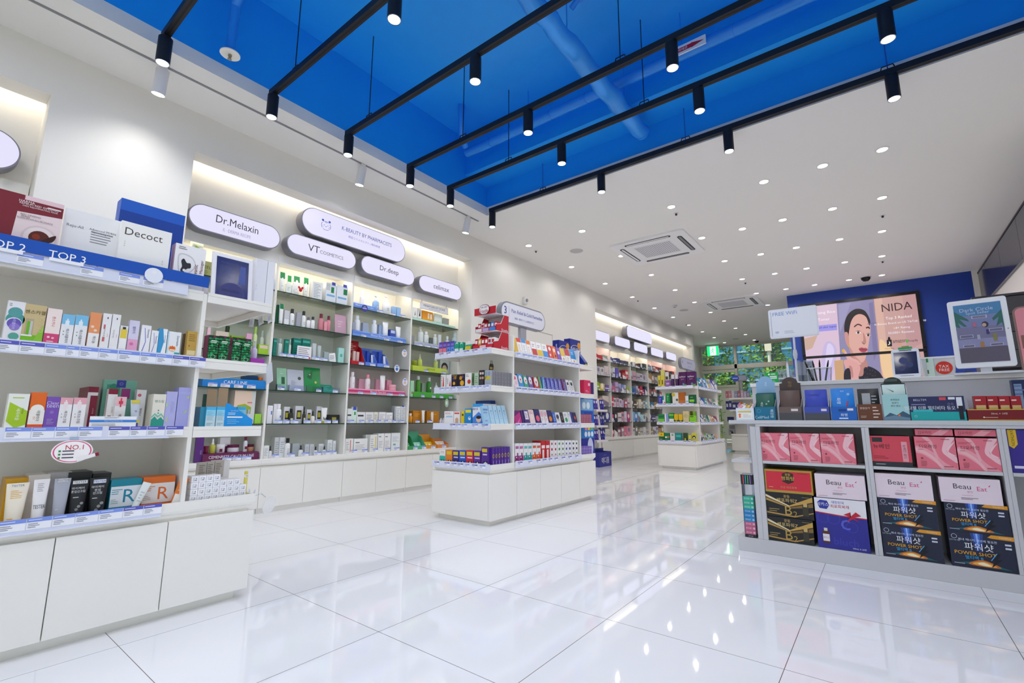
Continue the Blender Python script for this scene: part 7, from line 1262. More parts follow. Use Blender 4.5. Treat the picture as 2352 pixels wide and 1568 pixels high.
# ---- boxes in the cubbies
wave = 'r 0 0 1 1 e8788a;s f0a0ac 0,.5 .2,.42 .5,.16 .7,0 .99,0 .7,.2 .45,.5 .2,.66 0,.7;s f4b8c0 0,.66 .25,.54 .5,.3 .66,.02 .6,0 .4,.3 .2,.46 0,.56;s f6c4cc .99,.38 .8,.5 .78,.6 .9,.8 .99,.99 .8,.99 .7,.76 .66,.56 .74,.42 .99,.2;s f8d0d6 .99,.42 .84,.52 .83,.6 .99,.86 .86,.74 .78,.58 .84,.46;s f2acb6 .2,.99 .36,.8 .44,.55 .5,.3 .56,.34 .5,.6 .44,.84 .34,.99;t .32 .70 .11 4a1a24 디오라인;l .04 .8 .4 .87 2 c04a5c;c .14 .32 .03 8a3a44;l .1 .06 .26 .24 4 a04a5a;l .66 .05 .94 .12 1 a84a5a;l .66 .9 .95 .95 1 a84a5a;l .06 .58 .3 .62 1 b85a6a'
CB = CY+.012
row([('b', 1747, 1816, 994, 'e06a7c e88a98', wave, 'pink wave-patterned diet box', {'d': .2}), ('b', 1817, 1888, 995, 'e06a7c e88a98', wave, 'pink wave-patterned diet box', {'d': .2}), ('b', 1889, 1968, 996, 'e06a7c e88a98', wave, 'pink wave-patterned diet box', {'d': .2})], "upper cubby nearest the counter end", Y=CB, z=.5225, name='supplement_box')
row([('b', 2004, 2098, 1001, 'd8485a 2a2a30', 'r 0 0 1 .16 2a2c34;r .06 .8 .32 .95 2a2c34;t .28 .66 .15 2a1a20 뉴베인;r .78 .18 .92 .82 e8a0ac;v .85 .5 .08 6a2a38 뉴베인 골드;l .06 .24 .5 .36 2 a02a3a;l .1 .05 .4 .1 1 c8c8d0', 'coral red box with a black foot', {'d': .2}), ('b', 2108, 2203, 1003, 'e06a7c e88a98', wave, 'large pink wave-patterned box', {'d': .2}), ('b', 2205, 2303, 1006, 'e06a7c e88a98', wave, 'large pink wave-patterned box', {'d': .2})], "upper middle cubby", Y=CB, z=.5225, name='supplement_box')
hh = height(1002, Vector((0, CB, .5225))+XP*.1)
for k, (px0, px1) in enumerate(((2102, 2190), (2193, 2289))):
    base = Vector((0, CB+.01, .5225)); zt = on_y(2150, 1002, CB).z+.004
    base = Vector((0, CB+.008, zt)); a, c = along(px0, base, XP), along(px1, base, XP)
    o = item('b', (c-a).length-.002, .718-zt-.004, 'e06a7c e88a98', 'r 0 0 1 1 e47486;p f2a4b0 .4,0 .7,1 .95,1 .7,0;t .26 .5 .42 4a1a24 디오라인;l .06 .1 .2 .3 2 a04a5a;l .7 .75 .95 .9 1 a84a5a', 'supplement_box', .19)
    tag(o, f'pink wave-patterned box lying on the row, {ORD[k]} from left in the upper middle cubby', 'box', 'pink boxes lying on top'); put(o, (a+c)/2, 0)
row([('b', 2321, 2440, 987, '3a2a8c', 'p e0b82a .06,.62 .06,1 .24,1 .24,.66 .15,.56;v .15 .82 .07 4a3a2a EVATHION;r .1 .1 .4 .16 d8d4ec', 'purple and yellow box cut by the frame edge', {'d': .2})], "upper cubby farthest right", Y=CB, z=.5225, name='supplement_box')
b2 = 'r 0 0 1 1 1c1c1e;p e8d8b0 0,.9 .5,.5 .5,.46 0,.8;p b8924a 0,.76 .5,.44 .5,.42 0,.66;p c8a050 1,.9 .5,.5 .5,.45 1,.7;p 8a6a34 1,.66 .5,.42 .5,.38 1,.5;p b8924a 0,.2 .6,.1 1,.3 1,.26 .6,.05 0,.14;t .46 .86 .12 d0b068 광동;t .46 .70 .16 dcc078 쌘포파워Z;t .48 .3 .36 b8964a B;t .62 .18 .22 b8964a 2;r .78 .14 .9 .6 3a3428;r .8 .5 .88 .66 c8a868;l .06 .2 .36 .36 2 a8925a;l .78 .84 .95 .9 1 8a7a50'
zb = .0785
row([('b', 1764, 1872, 1188, '1c1c1e', b2, 'black and gold drink box at the bottom', {'d': .2})], "lower end cubby", Y=CB, z=zb, name='drink_box')
zt = zb+height(1188, Vector((-.5, CB, zb)))+.001
row([('b', 1762, 1871, 1132, '1c1c1e', b2, 'black and gold drink box halfway up its stack', {'d': .2})], "lower end cubby", Y=CB, z=zt, name='drink_box')
zt2 = zt+height(1132, Vector((-.5, CB, zt)))+.001
row([('b', 1759, 1869, 1079, 'b8963c a88838', 'r .03 .08 .97 .92 d42a40;r .03 .08 .97 .12 b8963c;p 3a2418 .5,.92 .62,.84 .62,.5 .5,.4 .38,.5 .38,.84;t .5 .8 .11 d8b458 광동;t .5 .64 .17 e0bc5c 쌍화탕;t .5 .26 .1 c8a060 건강 피로회복;l .7 .84 .94 .9 1 8a2a2a;l .08 .2 .22 .28 1 e8a060', 'red and gold herbal tonic box on top of the stack', {'d': .2})], "lower end cubby", Y=CB, z=zt2, name='drink_box')
be = 'r 0 0 1 1 ecdce6;t .38 .66 .2 2a2230 Beau;t .70 .60 .17 d84a80 Eat;p d84a80 .8,.7 .84,.78 .83,.7;t .5 .46 .09 d87a9a 뷰잇;l .36 .3 .68 .34 1 d8a0b8;l .34 .14 .66 .24 2 5a4a58;l .04 .05 .26 .1 1 b890a8'
letters = 'r 0 0 1 1 2f2f94;t .56 .16 .14 3d40aa bluch;o .7 .46 .12 3a3ea8;o .36 .6 .13 3a3ea8;o .15 .6 .12 3a3ea8;t .58 .5 .2 5560d0 c;p eceaf0 0,.7 .5,.66 1,.64 1,1 0,1;p c82038 0,.7 .5,.66 1,.64 1,.66 .5,.68 0,.72;' + 'p 2f3aa0 .05,.9 .12,.96 .26,.95 .3,.86 .24,.78 .1,.79;t .17 .875 .07 f0f0f8 박카스;t .47 .93 .055 3a4ac0 대한민국;t .5 .85 .065 c8283c 피로회복제;p c82038 .56,.7 .7,.76 .68,.66 .8,.77 .9,.7 .74,.66 .86,.58 .74,.63 .6,.56 .7,.66;r .11 .1 .25 .34 5a3018;r .115 .14 .245 .28 e4e4ec;t .18 .21 .035 c82038 박카스;r .145 .34 .215 .4 d8d4d0;t .8 .06 .035 e4e4f4 100mL X 20병'
row([('b', 1880, 2001, 1146, '2f2f94', letters, 'tall blue and white drink box with a red ribbon print', {'d': .2})], "lower end cubby", Y=CB, z=zb, name='drink_box')
zt = zb+height(1146, Vector((-.2, CB, zb)))+.001
row([('b', 1875, 1992, 1090, 'e4d4de', be, 'pale pink diet drink box on the tall blue box', {'d': .2})], "lower end cubby", Y=CB, z=zt, name='drink_box')
ps = 'r 0 0 1 1 20263e;p e09a2a .6,.92 .66,1 1,1 1,.88 .66,.9;t .86 .945 .05 f4e0c0 Kwangdong;p 2a4690 .34,1 .54,1 .5,.5 .4,.5;p 4a78d8 .39,1 .49,1 .47,.6 .42,.6;p 9ac0f8 .425,1 .455,1 .45,.72 .435,.72;o .09 .87 .045 d8dcec;t .09 .76 .04 c8ccdc 건강기능식품;t .44 .80 .07 d8e0f8 체내 에너지 생성에 필요한;t .45 .62 .21 f4f6fc 파워샷;t .38 .42 .1 f0b030 POWER SHOT;t .36 .3 .1 3ab0f0 멀티맥 B;p 14606a .1,.13 .5,.25 .9,.06 .5,.08;s c8702a .26,.12 .44,.26 .6,.22 .74,.1 .5,.08;s f0b050 .32,.14 .46,.22 .56,.2 .68,.11 .5,.1;s fcf0c8 .4,.15 .48,.2 .56,.16 .6,.12 .5,.11;p 0e1120 .70,.5 .60,.28 .66,.3 .60,.08 .78,.34 .70,.32 .76,.48;p 5ab0f0 .70,.5 .60,.28 .615,.28 .71,.49;r .84 .74 .93 .79 d4d8e8;r .84 .64 .93 .69 d4d8e8;l .04 .08 .3 .14 1 a8aec0'
row([('b', 2031, 2171, 1213, '1a1f34', ps, 'dark energy drink box at the left stack bottom', {'d': .2}), ('b', 2187, 2345, 1226, '1a1f34', ps, 'dark energy drink box at the right stack bottom', {'d': .2})], "lower middle cubby", Y=CB, z=zb, name='drink_box')
za, zc = [zb+height(py, Vector((x, CB, zb)))+.001 for py, x in ((1213, .05), (1226, .3))]
row([('b', 2023, 2159, 1146, '1a1f34', ps, 'dark energy drink box halfway up the left stack', {'d': .2})], "lower middle cubby", Y=CB, z=za, name='drink_box')
row([('b', 2176, 2326, 1157, '1a1f34', ps, 'dark energy drink box halfway up the right stack', {'d': .2})], "lower middle cubby", Y=CB, z=zc, name='drink_box')
za2, zc2 = za+height(1146, Vector((.05, CB, za)))+.001, zc+height(1157, Vector((.3, CB, zc)))+.001
row([('b', 2014, 2146, 1089, 'e4d4de', be, 'pale pink diet drink box topping the left stack', {'d': .2})], "lower middle cubby", Y=CB, z=za2, name='drink_box')
row([('b', 2162, 2306, 1098, 'e4d4de', be, 'pale pink diet drink box topping the right stack', {'d': .2})], "lower middle cubby", Y=CB, z=zc2, name='drink_box')
# ---- slim dispenser tower on the end shelf
base = Vector((0, CY+.004, .0785)); a, c = along(1709, base, XP), along(1746, base, XP); w = min((c-a).length, .062); mx = -.672
zp = lambda py: on_y(1725, py, CY).z
s = thing('dispenser_tower', 'slim clear dispenser tower with a black header on the counter end', 'display stand', (mx, CY+.006, .0785))
z1, z2, z3 = zp(1228)-.0785, zp(1113)-.0785, zp(1091)-.0785
b = B(); b.box(-w/2, 0, 0, w/2, .09, z1, M('1c1c20', .35)); b.text('총각산꿀', (0, -.0006, z1*.5), z1*.4, M('d8d8dc')); b.build('base', s)
b = B(); b.box(-w/2, 0.086, z1, w/2, .09, z2, ACRYL); b.box(-w/2, .0, z1+.0005, -w/2+.0015, .0855, z2-.0005, ACRYL); b.build('clear_tower', s)
b = B(); b.box(-w/2-.002, -.001, z2, w/2+.002, .09, z3, M('1c1c20', .35)); b.box(-w/2-.002, -.001, z3+.0004, w/2+.002, .09, z3+.002, M('c8c8d0', .3)); 
for k, cc in enumerate(('e85a6a', '2aa8c8', '3ac870', 'a06ae0')): b.box(-w*.3+w*.2*k-.002, -.0016, z2+.003, -w*.3+w*.2*k+.002, -.001, z3-.004, M(cc, .3))
b.build('header', s)
hb = (zp(1141)-.0785-z1)/9
for k in range(9):
    cc, nm = (('c4688c', 'pink') if k < 3 else ('2a88c4', 'blue') if k < 6 else ('3ab49a', 'mint'))
    o = item('b', w-.006, hb-.001, cc, 't .35 .5 .3 f0f0f4 총각산꿀;c .86 .5 .09 f0f0f4;c .86 .5 .05 ' + cc, 'honey_stick_box', .075); tag(o, f'{nm} honey stick box in the dispenser tower, {ORD[k]} from the bottom', 'box', 'boxes stacked in the dispenser tower'); put(o, Vector((mx, CY+.008, .0785+z1+.0008+hb*k)), 0)
# ================================================================ on the counter top
def at(px, Y, z=UZ): return along(px, Vector((0, Y, z)), XP)
p0, p1 = on_y(1766, 740, 3.55), on_y(1879, 740, 3.55); zt, zb_ = on_y(1820, 706, 3.55).z, on_y(1820, 774, 3.55).z
cx = (p0.x+p1.x)/2; w = p1.x-p0.x; h = zt-zb_
s = thing('wifi_sign', 'white FREE WiFi sign on a slim stand at the counter end', 'sign', (at(1832, 3.55).x, 3.55, UZ), 0)
dx = cx-s.location.x; T = Matrix.Translation((dx, 0, (zt+zb_)/2-UZ))
b = B(); b.T = T; b.prism(stadium(w, h, 5, .012), 0, .012, M('eceef6', .3), 'y'); b.build('frame', s)
b = B(); b.T = T @ Matrix.Translation((0, -.0012, -h/2+.008)); b.box(-w/2+.008, 0, 0, w/2-.008, .0012, h-.016, M('f2f3fa', .3)); art(b, w-.016, h-.016, 't .34 .86 .13 7a9ad8 FREE WiFi;r .02 .04 .03 .96 a8b0c8;l .3 .1 .6 .22 2 c0c8dc'); 
for k, r in enumerate((.006, .011, .016)):
    for q in range(6): a0, a1 = PI*.25+PI*.5*q/6, PI*.25+PI*.5*(q+1)/6; c0 = (-w*.34, h*.10); b.poly([(c0[0]+rr*math.cos(aa), -.0006, c0[1]+rr*math.sin(aa)) for rr, aa in ((r, a0), (r, a1), (r+.0025, a1), (r+.0025, a0))][::-1], M('8a9ac8'))
b.build('card', s)
b = B(); b.T = Matrix.Translation((dx*.3, .006, 0)); b.tube([(-dx*.3, 0, 0), (0, 0, zb_-UZ-.01), (0, 0, zb_-UZ+.004)], .0065, M('dcdde4', .35), 8); b.build('post', s)
B().lathe([(.05, 0), (.05, .004), (.01, .008)], M('e4e4ea', .3), n=20).build('foot', s)
b = B(); b.T = Matrix.Translation((dx*.2, .006, (zb_-UZ)*.62)); b.lathe([(.01, -.03), (.014, 0), (.01, .03)], M('d0d2da', .4), n=8); b.build('clamp', s)
row([('b', 1759, 1789, 855, '12a84c', 'c .3 .84 .08 e8f8ee;r .45 .8 .8 .9 bfe8cc;r .35 .6 .9 .7 e0f4e8;r .4 .46 .9 .56 e0f4e8;l .4 .1 .9 .4 3 8ad8a8', 'small green payment card sign', {'d': .006})], 'the counter top', Y=3.62, z=UZ, name='card_sign')
s = thing('lipstick_rack', 'clear acrylic rack of small tubes behind the counter sign', 'rack', tuple(at(1812, 3.72))); 
b = B(); b.box(-.07, 0, 0, .07, .003, .11, ACRYL); b.box(-.07, .057, 0, .07, .06, .11, ACRYL); b.box(-.07, .003, 0, .07, .057, .003, ACRYL); b.build('box', s)
b = B(); b.box(-.07, -.002, .04, .07, .0, .05, M('e8e8ee', .4)); b.build('band', s)
for k in range(5):
    o = item('t', .02, .085, 'e4dce0 c8c0c4', '', 'small_tube_bottle'); tag(o, f'small white tube in the clear rack, {ORD[k]} from left', 'tube', 'tubes in the clear rack'); put(o, at(1812, 3.72)+Vector((-.052+.026*k, .02, .0035)), 0)
s = thing('brochure_holder', 'clear standing holder with pale brochures beside the pen cup', 'brochure holder', tuple(at(1852, 3.7)))
b = B(); b.box(-.05, 0, 0, .05, .003, .16, ACRYL); b.box(-.05, .03, 0, .05, .033, .16, ACRYL); b.box(-.05, .003, 0, .05, .03, .003, ACRYL); b.build('holder', s)
b = B(); b.box(-.045, .006, .0035, .045, .02, .15, M('d8d0d8', .5)); art(b, .09, .15, 'r 0 .0 .6 .4 4a4a6a;p 8a6a6a .5,.3 .8,.9 .6,.9', y=.006); b.build('brochures', s)
pc = at(1885, 3.56); s = thing('pen_cup', 'clear plastic tub holding pens on the counter', 'cup', tuple(pc)); m = ACRYL
b = B(); b.prism(rrect(.11, .07, .012), 0, .003, M('d8dce0', .2), 'z'); loft(b, [(rrect(.11, .07, .012), .003), (rrect(.125, .08, .014), .085)], ACRYL, cap=False); b.build('tub', s)
b = B(); b.tube([(x, y, .086) for x, y in [(u, v) for u, v in rrect(.127, .082, .014)]+[(.0635, -.03)]], .003, M('e4e8ec', .2), 6); b.build('rim', s)
for k, (x, y, tx, ty, cc) in enumerate(((-.04, 0, -.25, .1, '16161a'), (-.02, .01, -.1, .0, '1a1a20'), (0, -.01, .05, .1, '222228'), (.025, .01, .2, 0, '15151a'), (-.03, -.01, -.35, -.1, '2a2a30'))):
    b = B(); b.tube([(0, 0, 0), (0, 0, .11), (0, 0, .135)], [.005, .005, .002], M(cc, .3), 8); o = b.build('pen', loc=(pc.x+x, pc.y+y, UZ+.004), rot=(ty, tx, 0)); tag(o, f'black pen in the clear tub, {ORD[k]} from left', 'pen', 'pens in the clear tub')
b = B(); b.prism([(-.006, 0), (.006, 0), (.007, .12), (0, .15), (-.007, .12)], 0, .002, M('e8eaf0', .3), 'y'); o = b.build('white_marker', loc=tuple(at(1812, 3.6)), rot=(0, 0, 0)); tag(o, 'white pointed card standing between the wifi post and the green card', 'card')
# payment terminal
tp = at(2084, 3.47); s = thing('payment_terminal', 'white payment tablet with a dark screen leaning on the counter', 'terminal', tuple(tp), -.12); w, h = .125, .175
T = Matrix.Rotation(-.28, 4, 'X'); wm = M('ecedf2', .25)
b = B(); b.T = T; b.prism([(u, v+h/2) for u, v in stadium(w, h, 5, .016)], 0, .03, wm, 'y'); hs_ = b.build('housing', s, bevel=.003)
b = B(); b.T = T @ Matrix.Translation((0, -.0008, .022)); b.box(-w/2+.011, 0, 0, w/2-.011, .0008, h-.042, M('262c52', .1)); art(b, w-.022, h-.042, 'c .4 .6 .2 3a4678;c .65 .4 .16 333e70;c .3 .25 .15 3a4274'); b.build('screen', hs_)
b = B(); b.T = T; b.box(-.03, -.001, .009, .03, -.0002, .012, M('8a8c94', .4)); b.box(-.025, -.001, h-.012, .03, -.0002, h-.008, M('2a2a30')); b.build('slot', hs_)
b = B(); b.T = T; b.prism([(.012, 0), (.03, 0), (.07, -h*.06), (.09, .0)], -w/2+.01, w/2-.01, wm, 'x') if False else None
b = B(); b.prism([(.03, .0), (.115, 0), (.085, .10), (.065, .12)], -w*.38, w*.38, wm, 'x'); b.build('stand', s)
b = B(); b.T = T; b.box(-.028, -.004, h-.002, .034, .008, h+.009, M('1aa850', .4)); b.box(-.012, -.003, h+.009, .02, .006, h+.016, M('a87a4a', .4)); b.build('clip', s)
row([('b', 2132, 2149, 823, 'cfe4d8', 'r 0 .8 .3 1 2a8a4a;r 0 .2 .2 .4 2a6a4a', 'green-edged card stand', {'d': .012})], 'the counter top', Y=3.55, z=UZ, name='card_sign')
bp_ = at(2158, 3.62); s = thing('plastic_bin', 'translucent white bin with a red TAX FREE disc', 'bin', tuple(bp_), -.03); wb = .155
b = B(); loft(b, [(rrect(.13, .10, .015), 0), (rrect(wb, .115, .016), .105)], M('e0e4e8', .25), cap=True); b.build('body', s)
b = B(); b.prism(rrect(wb+.012, .127, .018), .1055, .117, M('eceef2', .25), 'z'); b.build('lid', s)
b = B(); b.T = Matrix.Translation((.022, -.060, .052)) @ Matrix.Rotation(.07, 4, 'X'); b.prism([(.036*math.cos(i*PI/16), .036*math.sin(i*PI/16)) for i in range(32)], -.001, 0, M('d8301c', .4), 'y'); b.text('TAX', (0, -.0015, .008), .015, M('f8f0ee')); b.text('FREE', (0, -.0015, -.012), .015, M('f8f0ee')); b.build('round_label', s)
# self-service monitor
mp = at(2268, 3.50); s = thing('kiosk_monitor', 'large white tablet monitor showing a beach advert, on a white stand', 'monitor', tuple(mp), -.10)
zl, zh = on_y(2270, 842, 3.5).z-UZ, on_y(2240, 684, 3.5).z-UZ; H_ = (zh-zl)*1.0; w = on_y(2326, 760, 3.5).x-on_y(2186, 760, 3.5).x
T = Matrix.Translation((0, 0, zl)) @ Matrix.Rotation(-.07, 4, 'X') @ Matrix.Rotation(0, 4, 'Y')
b = B(); b.T = T; b.prism([(u, v+H_/2) for u, v in stadium(w, H_, 5, .012)], 0, .022, M('f0f1f4', .25), 'y'); hs_ = b.build('housing', s, bevel=.002)
b = B(); b.T = T @ Matrix.Translation((0, -.0012, .026)); sw, sh = w-.046, H_-.052
b.box(-sw/2, 0, 0, sw/2, .001, sh, M('6a6c8c', .08, emit=.42))
E_ = lambda c: M(c, .1, emit=.49)
def sart(spec):
    n0 = len(b.f); art(b, sw, sh, spec)
    for i in range(n0, len(b.f)):
        m = b.mats[b.m[i]]; 
ART = 'r 0 .8 1 1 4a86b4;r 0 .6 1 .8 7a84b0;r 0 .4 1 .6 7a789a;r 0 .0 1 .25 5e5668;p 2a6a60 0,.9 .28,.74 .3,.7 .1,.76 .24,.62 .18,.62 .06,.7 .1,.6 .02,.62 0,.64;p 2a6a60 1,.86 .78,.72 .8,.68 .92,.74 .84,.58 .96,.64 1,.5;t .48 .90 .06 c8d0ec Dark Circle;t .5 .835 .06 c8d0ec Spot Seller;r .36 .74 .68 .79 d0d0e4;r .38 .745 .66 .785 7a7a98;c .62 .63 .07 2c2638 1.2;c .6 .62 .045 c8a498 1.2;r .36 .6 .44 .68 b06a88;r .62 .46 .68 .54 3a2a6a;r .68 .5 .96 .55 d8d8ea;r .69 .505 .95 .545 6a6a88;r .06 .42 .34 .47 d8d8ea;r .07 .425 .33 .465 6a6a88;r .74 .34 .82 .46 8a8448;r .42 .38 .48 .46 b0b0c4;r .1 .26 .34 .3 d0d0e4;r .11 .265 .33 .295 6a6278;r .66 .26 .92 .3 d0d0e4;r .67 .265 .91 .295 6a6278;r .46 .24 .54 .34 a87a4a'
for part_ in ART.split(';'):
    t_ = part_.split(); 
art(b, sw, sh, ART); b.build('screen', hs_)
b = B(); b.box(-.022, .015, .012, .022, .03, zl+.06, M('d8dade', .3)); b.build('neck', s)
b = B(); b.prism(rrect(.26, .15, .02), 0, .011, M('e8e9ee', .25), 'z'); b.T = None; b.build('foot', s, bevel=.002)
b = B(); b.T = T; b.lathe([(0, 0), (.003, 0)], M('222'), n=8) if False else b.box(w/2-.013, -.0006, H_*.52, w/2-.009, 0, H_*.52+.004, M('2a2a30')); b.build('camera_dot', hs_)
random.seed(6)
for k in range(4):
    x0, x1 = at(2196+14*k, 3.74).x, at(2300-10*k, 3.66).x; pts = [(x0+(x1-x0)*t_/12, 3.66+.05*k*.3+.03*math.sin(t_*.8+k), UZ+.006+.028*abs(math.sin(t_*.5+k*.7))) for t_ in range(13)]
    b = B(); b.tube(pts, .0028, M('1a1a1e', .5), 6); tag(b.build('cable'), f'black cable curling behind the monitor foot, {ORD[k]} from the back', 'cable', 'cables behind the monitor')
s = thing('router', 'black device among the cables at the counter edge', 'device', tuple(at(2312, 3.70))); B().box(-.06, 0, 0, .06, .05, .045, M('202024', .4)).build('body', s); b = B(); b.T = Matrix.Translation((-.03, -.0005, .022)) @ Matrix.Rotation(PI/2, 4, 'X'); b.lathe([(0, .0), (.009, 0), (.007, .002), (0, .002)], M('c8c8d0', .3), n=12); b.build('dial', s)
# pink sign at the frame edge
pk = on_y(2332, 790, 3.5); zt, zb2 = on_y(2345, 703, 3.5).z, UZ
s = thing('poster_stand', 'pink and brown framed poster cut off by the frame edge', 'poster', (pk.x+.155, 3.46, UZ), -.12, None, -.08)
w = .30; h = zt-UZ; b = B(); b.prism([(u, v+h/2) for u, v in stadium(w, h, 6, .03)], 0, .01, M('8a6a62', .4), 'y'); b.build('frame', s)
b = B(); b.prism([(u, v+h/2) for u, v in stadium(w-.016, h-.016, 6, .024)], -.0015, -.0002, M('e08a94', .35), 'y'); art(b, w-.03, h, 'r 0 .1 1 .36 d88a98;r 0 .36 1 .56 8a5a4c;p d84a68 .12,.62 .5,.66 .5,.9 .16,.84 .1,.74;p f0e4e4 .1,.74 .16,.6 .3,.5 .26,.6;t .4 .93 .05 2a1a1c 두피;r .06 .56 .14 .66 4a2a2a', y=-.0015); b.build('picture', s)
# ================================================================ the video wall
TY = 9.79
tp0, tp1 = on_y(1833, 703, TY), on_y(2110, 668, TY); X0, X1_, ZT, ZB2, ZM = tp0.x, tp1.x, 2.81, .86, on_y(2000, 812, TY).z
tv = thing('video_wall', 'two stacked black-framed screens showing a skincare advert with a woman', 'screen', ((X0+X1_)/2, 9.799, ZB2))
bz = M('14141a', .35); wv = X1_-X0
for z0, z1 in ((ZM+.001, ZT), (ZB2, ZM-.001)):
    b = B(); q = .045; b.box(-wv/2, -.012, z0-ZB2, wv/2, 0, z1-ZB2, bz); 
    b.box(-wv/2, -.046, z0-ZB2, wv/2, -.0125, z0-ZB2+(q if z0 < 1 else .02), bz); b.box(-wv/2, -.046, z1-ZB2-(q if z1 > 2 else .02), wv/2, -.0125, z1-ZB2, bz); b.box(-wv/2, -.046, z0-ZB2+.0455, -wv/2+q, -.0125, z1-ZB2-q, bz); b.box(wv/2-q, -.046, z0-ZB2+.0455, wv/2, -.0125, z1-ZB2-q, bz); b.build('display_frame', tv)
EM = lambda c: M(c, .3, emit=.78)
pic = B(); LX = tv.location
def tvp(cx, cy, L=0):
    p = on_y(1660+cx/3.399, 640+cy/3.399, TY-.0265-.0006*L); return p
lay = [0]
def tpoly(pts, c):
    lay[0] += 1; vs = []
    for cx, cy in pts:
        p = on_y(1660+cx/3.399, 640+cy/3.399, 9.775)
        vs.append((min(max(p.x, X0+.045), X1_-.045)-LX.x, 9.785-LX.y-.00025*lay[0], min(max(p.z, ZB2+.045), ZT-.045)-ZB2))
    pic.poly(vs, EM(c))
def ttext(t_, cx, cy, hpx, c, mw=None):
    lay[0] += 1; p = on_y(1660+cx/3.399, 640+cy/3.399, 9.775); k = hpx/3.399/on_scale
    pic.text(t_, (p.x-LX.x, 9.785-LX.y-.00025*lay[0], p.z-ZB2), k, EM(c), maxw=mw and mw/3.399/on_scale)
on_scale = 100/(on_y(2000, 700, 9.775)-on_y(2000, 800, 9.775)).length
def sm(pts, n=4):
    """closed smooth outline through pts"""
    out = []; N = len(pts)
    for i in range(N):
        p0, p1, p2, p3 = [Vector(pts[(i+k-1) % N]) for k in range(4)]
        for j in range(n):
            t_ = j/n; q = .5*((2*p1)+(p2-p0)*t_+(2*p0-5*p1+4*p2-p3)*t_*t_+(3*p1-p0-3*p2+p3)*t_**3); out.append((q.x, q.y))
    return out
tpoly([(560, 180), (885, 140), (960, 1100), (640, 1100)], 'd6bcd0'); tpoly([(885, 160), (1172, 130), (1275, 1100), (955, 1100)], '8c86ac'); tpoly([(1172, 120), (1560, 80), (1660, 1100), (1275, 1100)], 'c49c98')
tpoly([(1180, 140), (1240, 140), (1330, 1000), (1275, 1000)], 'd4aca0'); tpoly([(1400, 110), (1530, 95), (1570, 500), (1440, 560)], 'bc9294')
tpoly(sm([(1225, 480), (1290, 520), (1400, 640), (1380, 760), (1290, 800), (1240, 700)]), 'e8c49a')
tpoly([(620, 470), (740, 440), (700, 540), (650, 560)], 'c8a896'); tpoly(sm([(800, 500), (860, 500), (890, 580), (840, 800), (780, 800), (770, 640)]), 'c4b4dc'); tpoly(sm([(815, 520), (850, 515), (870, 580), (830, 700), (800, 690)]), 'd8ccec'); tpoly([(870, 640), (940, 630), (950, 800), (880, 800)], 'c8a078'); tpoly([(742, 365), (890, 350), (893, 400), (746, 412)], '9a94e4')
tpoly([(1140, 190), (1172, 180), (1210, 560), (1180, 640)], '7c76a0'); tpoly([(900, 200), (1000, 185), (960, 300), (915, 420)], '9c98bc')
# woman
hair, skin, shade, lip = '2a2226', 'd8a69c', 'b8837c', 'a8485a'
tpoly(sm([(950, 800), (960, 720), (1000, 700), (1120, 680), (1200, 710), (1245, 760), (1250, 800), (1250, 900), (950, 900)]), '2c2834')
tpoly(sm([(1000, 560), (1090, 600), (1130, 660), (1120, 740), (1050, 760), (1000, 700)]), shade)
tpoly(sm([(1050, 235), (1110, 250), (1145, 320), (1152, 400), (1145, 470), (1130, 560), (1110, 630), (1085, 655), (1050, 630), (1010, 590), (985, 520), (970, 460), (955, 380), (970, 300), (1000, 255)]), skin)
tpoly(sm([(1050, 233), (1110, 250), (1150, 320), (1145, 365), (1120, 300), (1075, 275), (1030, 290), (1000, 340), (985, 420), (980, 455), (955, 430), (948, 370), (965, 300), (1000, 255)]), hair)
tpoly(sm([(952, 420), (975, 420), (985, 470), (985, 520), (968, 515), (955, 470)]), 'c89088'); tpoly(sm([(975, 515), (988, 512), (988, 530), (978, 533)], 2), 'c8a040')
tpoly(sm([(1025, 370), (1055, 350), (1085, 362), (1082, 370), (1055, 360), (1030, 378)], 3), '4a3230'); tpoly(sm([(1118, 378), (1140, 372), (1150, 385), (1146, 392), (1134, 384), (1120, 388)], 3), '4a3230')
for ex, ey, r in ((1058, 418, 22), (1136, 438, 16)):
    tpoly(sm([(ex-r, ey+2), (ex-r*.3, ey-11), (ex+r*.6, ey-8), (ex+r, ey+4), (ex+r*.2, ey+11), (ex-r*.6, ey+9)], 3), 'e8dcdc'); tpoly([(ex+10*math.cos(a*PI/6), ey+1+10*math.sin(a*PI/6)) for a in range(12)], '4a2e28'); tpoly(sm([(ex-r-3, ey+2), (ex-r*.3, ey-14), (ex+r*.6, ey-11), (ex+r+3, ey+4), (ex+r*.6, ey-7), (ex-r*.3, ey-10)], 3), '2a1c1e')
tpoly(sm([(1095, 420), (1108, 440), (1120, 490), (1112, 508), (1090, 505), (1084, 492), (1098, 480)], 3), shade); tpoly(sm([(1090, 500), (1104, 504), (1112, 508), (1100, 512)], 2), '8a5a56')
tpoly(sm([(1062, 545), (1085, 536), (1100, 540), (1118, 540), (1132, 552), (1112, 572), (1090, 574), (1070, 562)], 3), lip); tpoly(sm([(1062, 547), (1098, 552), (1132, 553), (1098, 557)], 2), '6a2a38')
tpoly(sm([(1000, 540), (1030, 600), (1070, 640), (1050, 640), (1010, 600), (985, 540)], 3), 'c48c84')
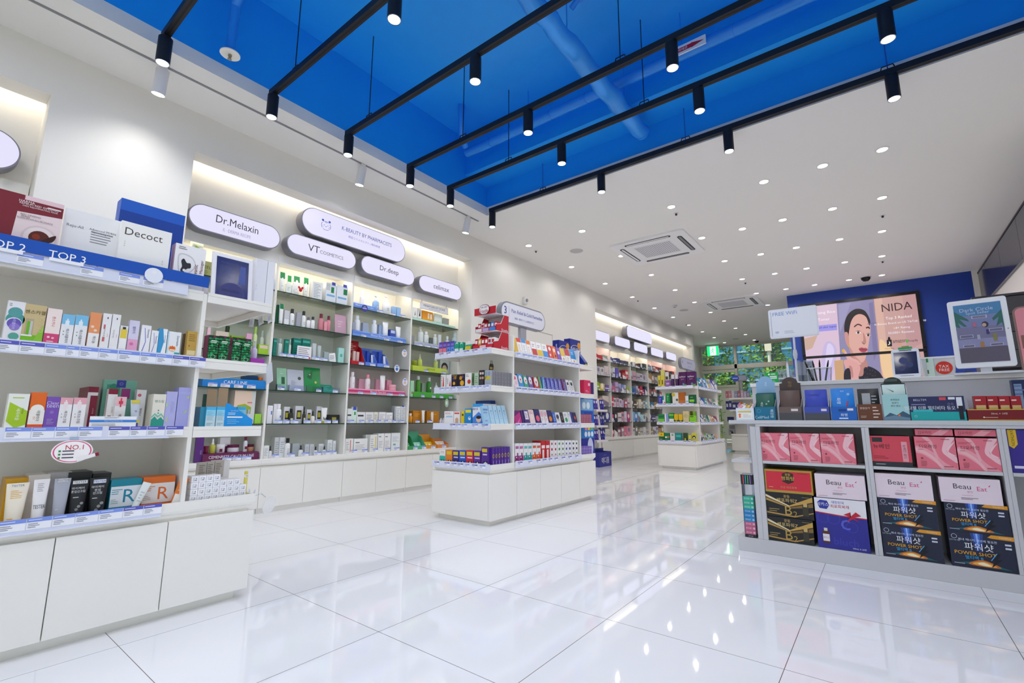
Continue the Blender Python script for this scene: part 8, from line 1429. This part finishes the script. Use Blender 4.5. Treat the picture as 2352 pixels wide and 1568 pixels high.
# hand under the chin
for f in ([(940, 560), (955, 555), (1000, 640), (985, 650)], [(960, 600), (975, 590), (1030, 640), (1015, 655)], [(975, 625), (990, 612), (1060, 640), (1050, 660)], [(985, 650), (1000, 640), (1075, 655), (1070, 672)]): tpoly(sm(f, 3), 'dca8a4')
tpoly(sm([(945, 640), (985, 630), (1050, 655), (1075, 700), (1060, 760), (1070, 830), (1000, 830), (985, 760), (960, 700)]), 'd8a09c'); tpoly(sm([(985, 680), (1010, 690), (1020, 760), (1010, 770), (995, 720)], 3), 'b8807e')
tpoly(sm([(930, 552), (948, 552), (950, 575), (934, 575)], 2), 'd8a83a'); tpoly(sm([(950, 720), (990, 700), (1000, 800), (950, 800)], 3), '241f2c'); tpoly(sm([(1110, 690), (1200, 710), (1245, 760), (1250, 800), (1090, 800), (1100, 740)], 3), '231f2a')
for a in range(14): q = (1110+10*(a % 5)*2, 700+14*(a//2)); tpoly([(q[0]+5*math.cos(k*PI/3), q[1]+5*math.sin(k*PI/3)) for k in range(6)], '4a4058')
tpoly([(1130, 350), (1200, 342), (1201, 348), (1131, 356)], '6a6688')
ttext('Boosting Rice', 775, 268, 30, 'f4f0fa', 230); ttext('Milky Toner', 745, 325, 30, 'f4f0fa', 180); ttext('for all skin types', 800, 380, 22, '3a3070', 150)
ttext('NIDA', 1357, 218, 58, '3a2228', 178); ttext('Top 3 Ranked', 1372, 303, 26, 'f4eef0', 152); ttext('K-Beauty Brand on US TikTok Shop', 1382, 342, 20, 'f0e8ec', 300); ttext('4.8+ Rating', 1395, 382, 20, 'f0e8ec', 110); ttext('50,000+ Reviews', 1392, 418, 20, 'e8e4f4', 150)
tpoly([(1333+6*math.cos(k*PI/3), 385+6*math.sin(k*PI/3)) for k in range(6)], 'e8a030')
tpoly([(1280, 478), (1318, 474), (1322, 526), (1284, 530)], '181418'); tpoly(sm([(1290, 476), (1292, 456), (1304, 456), (1308, 474)], 3), '181418'); ttext('♪', 1300, 502, 30, 'f4f4f4'); ttext('TikTok Shop', 1303, 546, 10, '3a2a30', 60)
ttext('amazon', 1380, 488, 20, '2a2024', 78); tpoly(sm([(1358, 502), (1380, 510), (1402, 500), (1380, 516)], 3), 'e88a2a'); ttext('shopify', 1482, 484, 20, '2a2024', 62); tpoly([(1430, 476), (1446, 472), (1450, 498), (1432, 500)], '5aa84a')
tpoly([(1320, 600), (1360, 596), (1372, 720), (1334, 724)], '9a9ae0')
pic.build('screen_picture', tv)
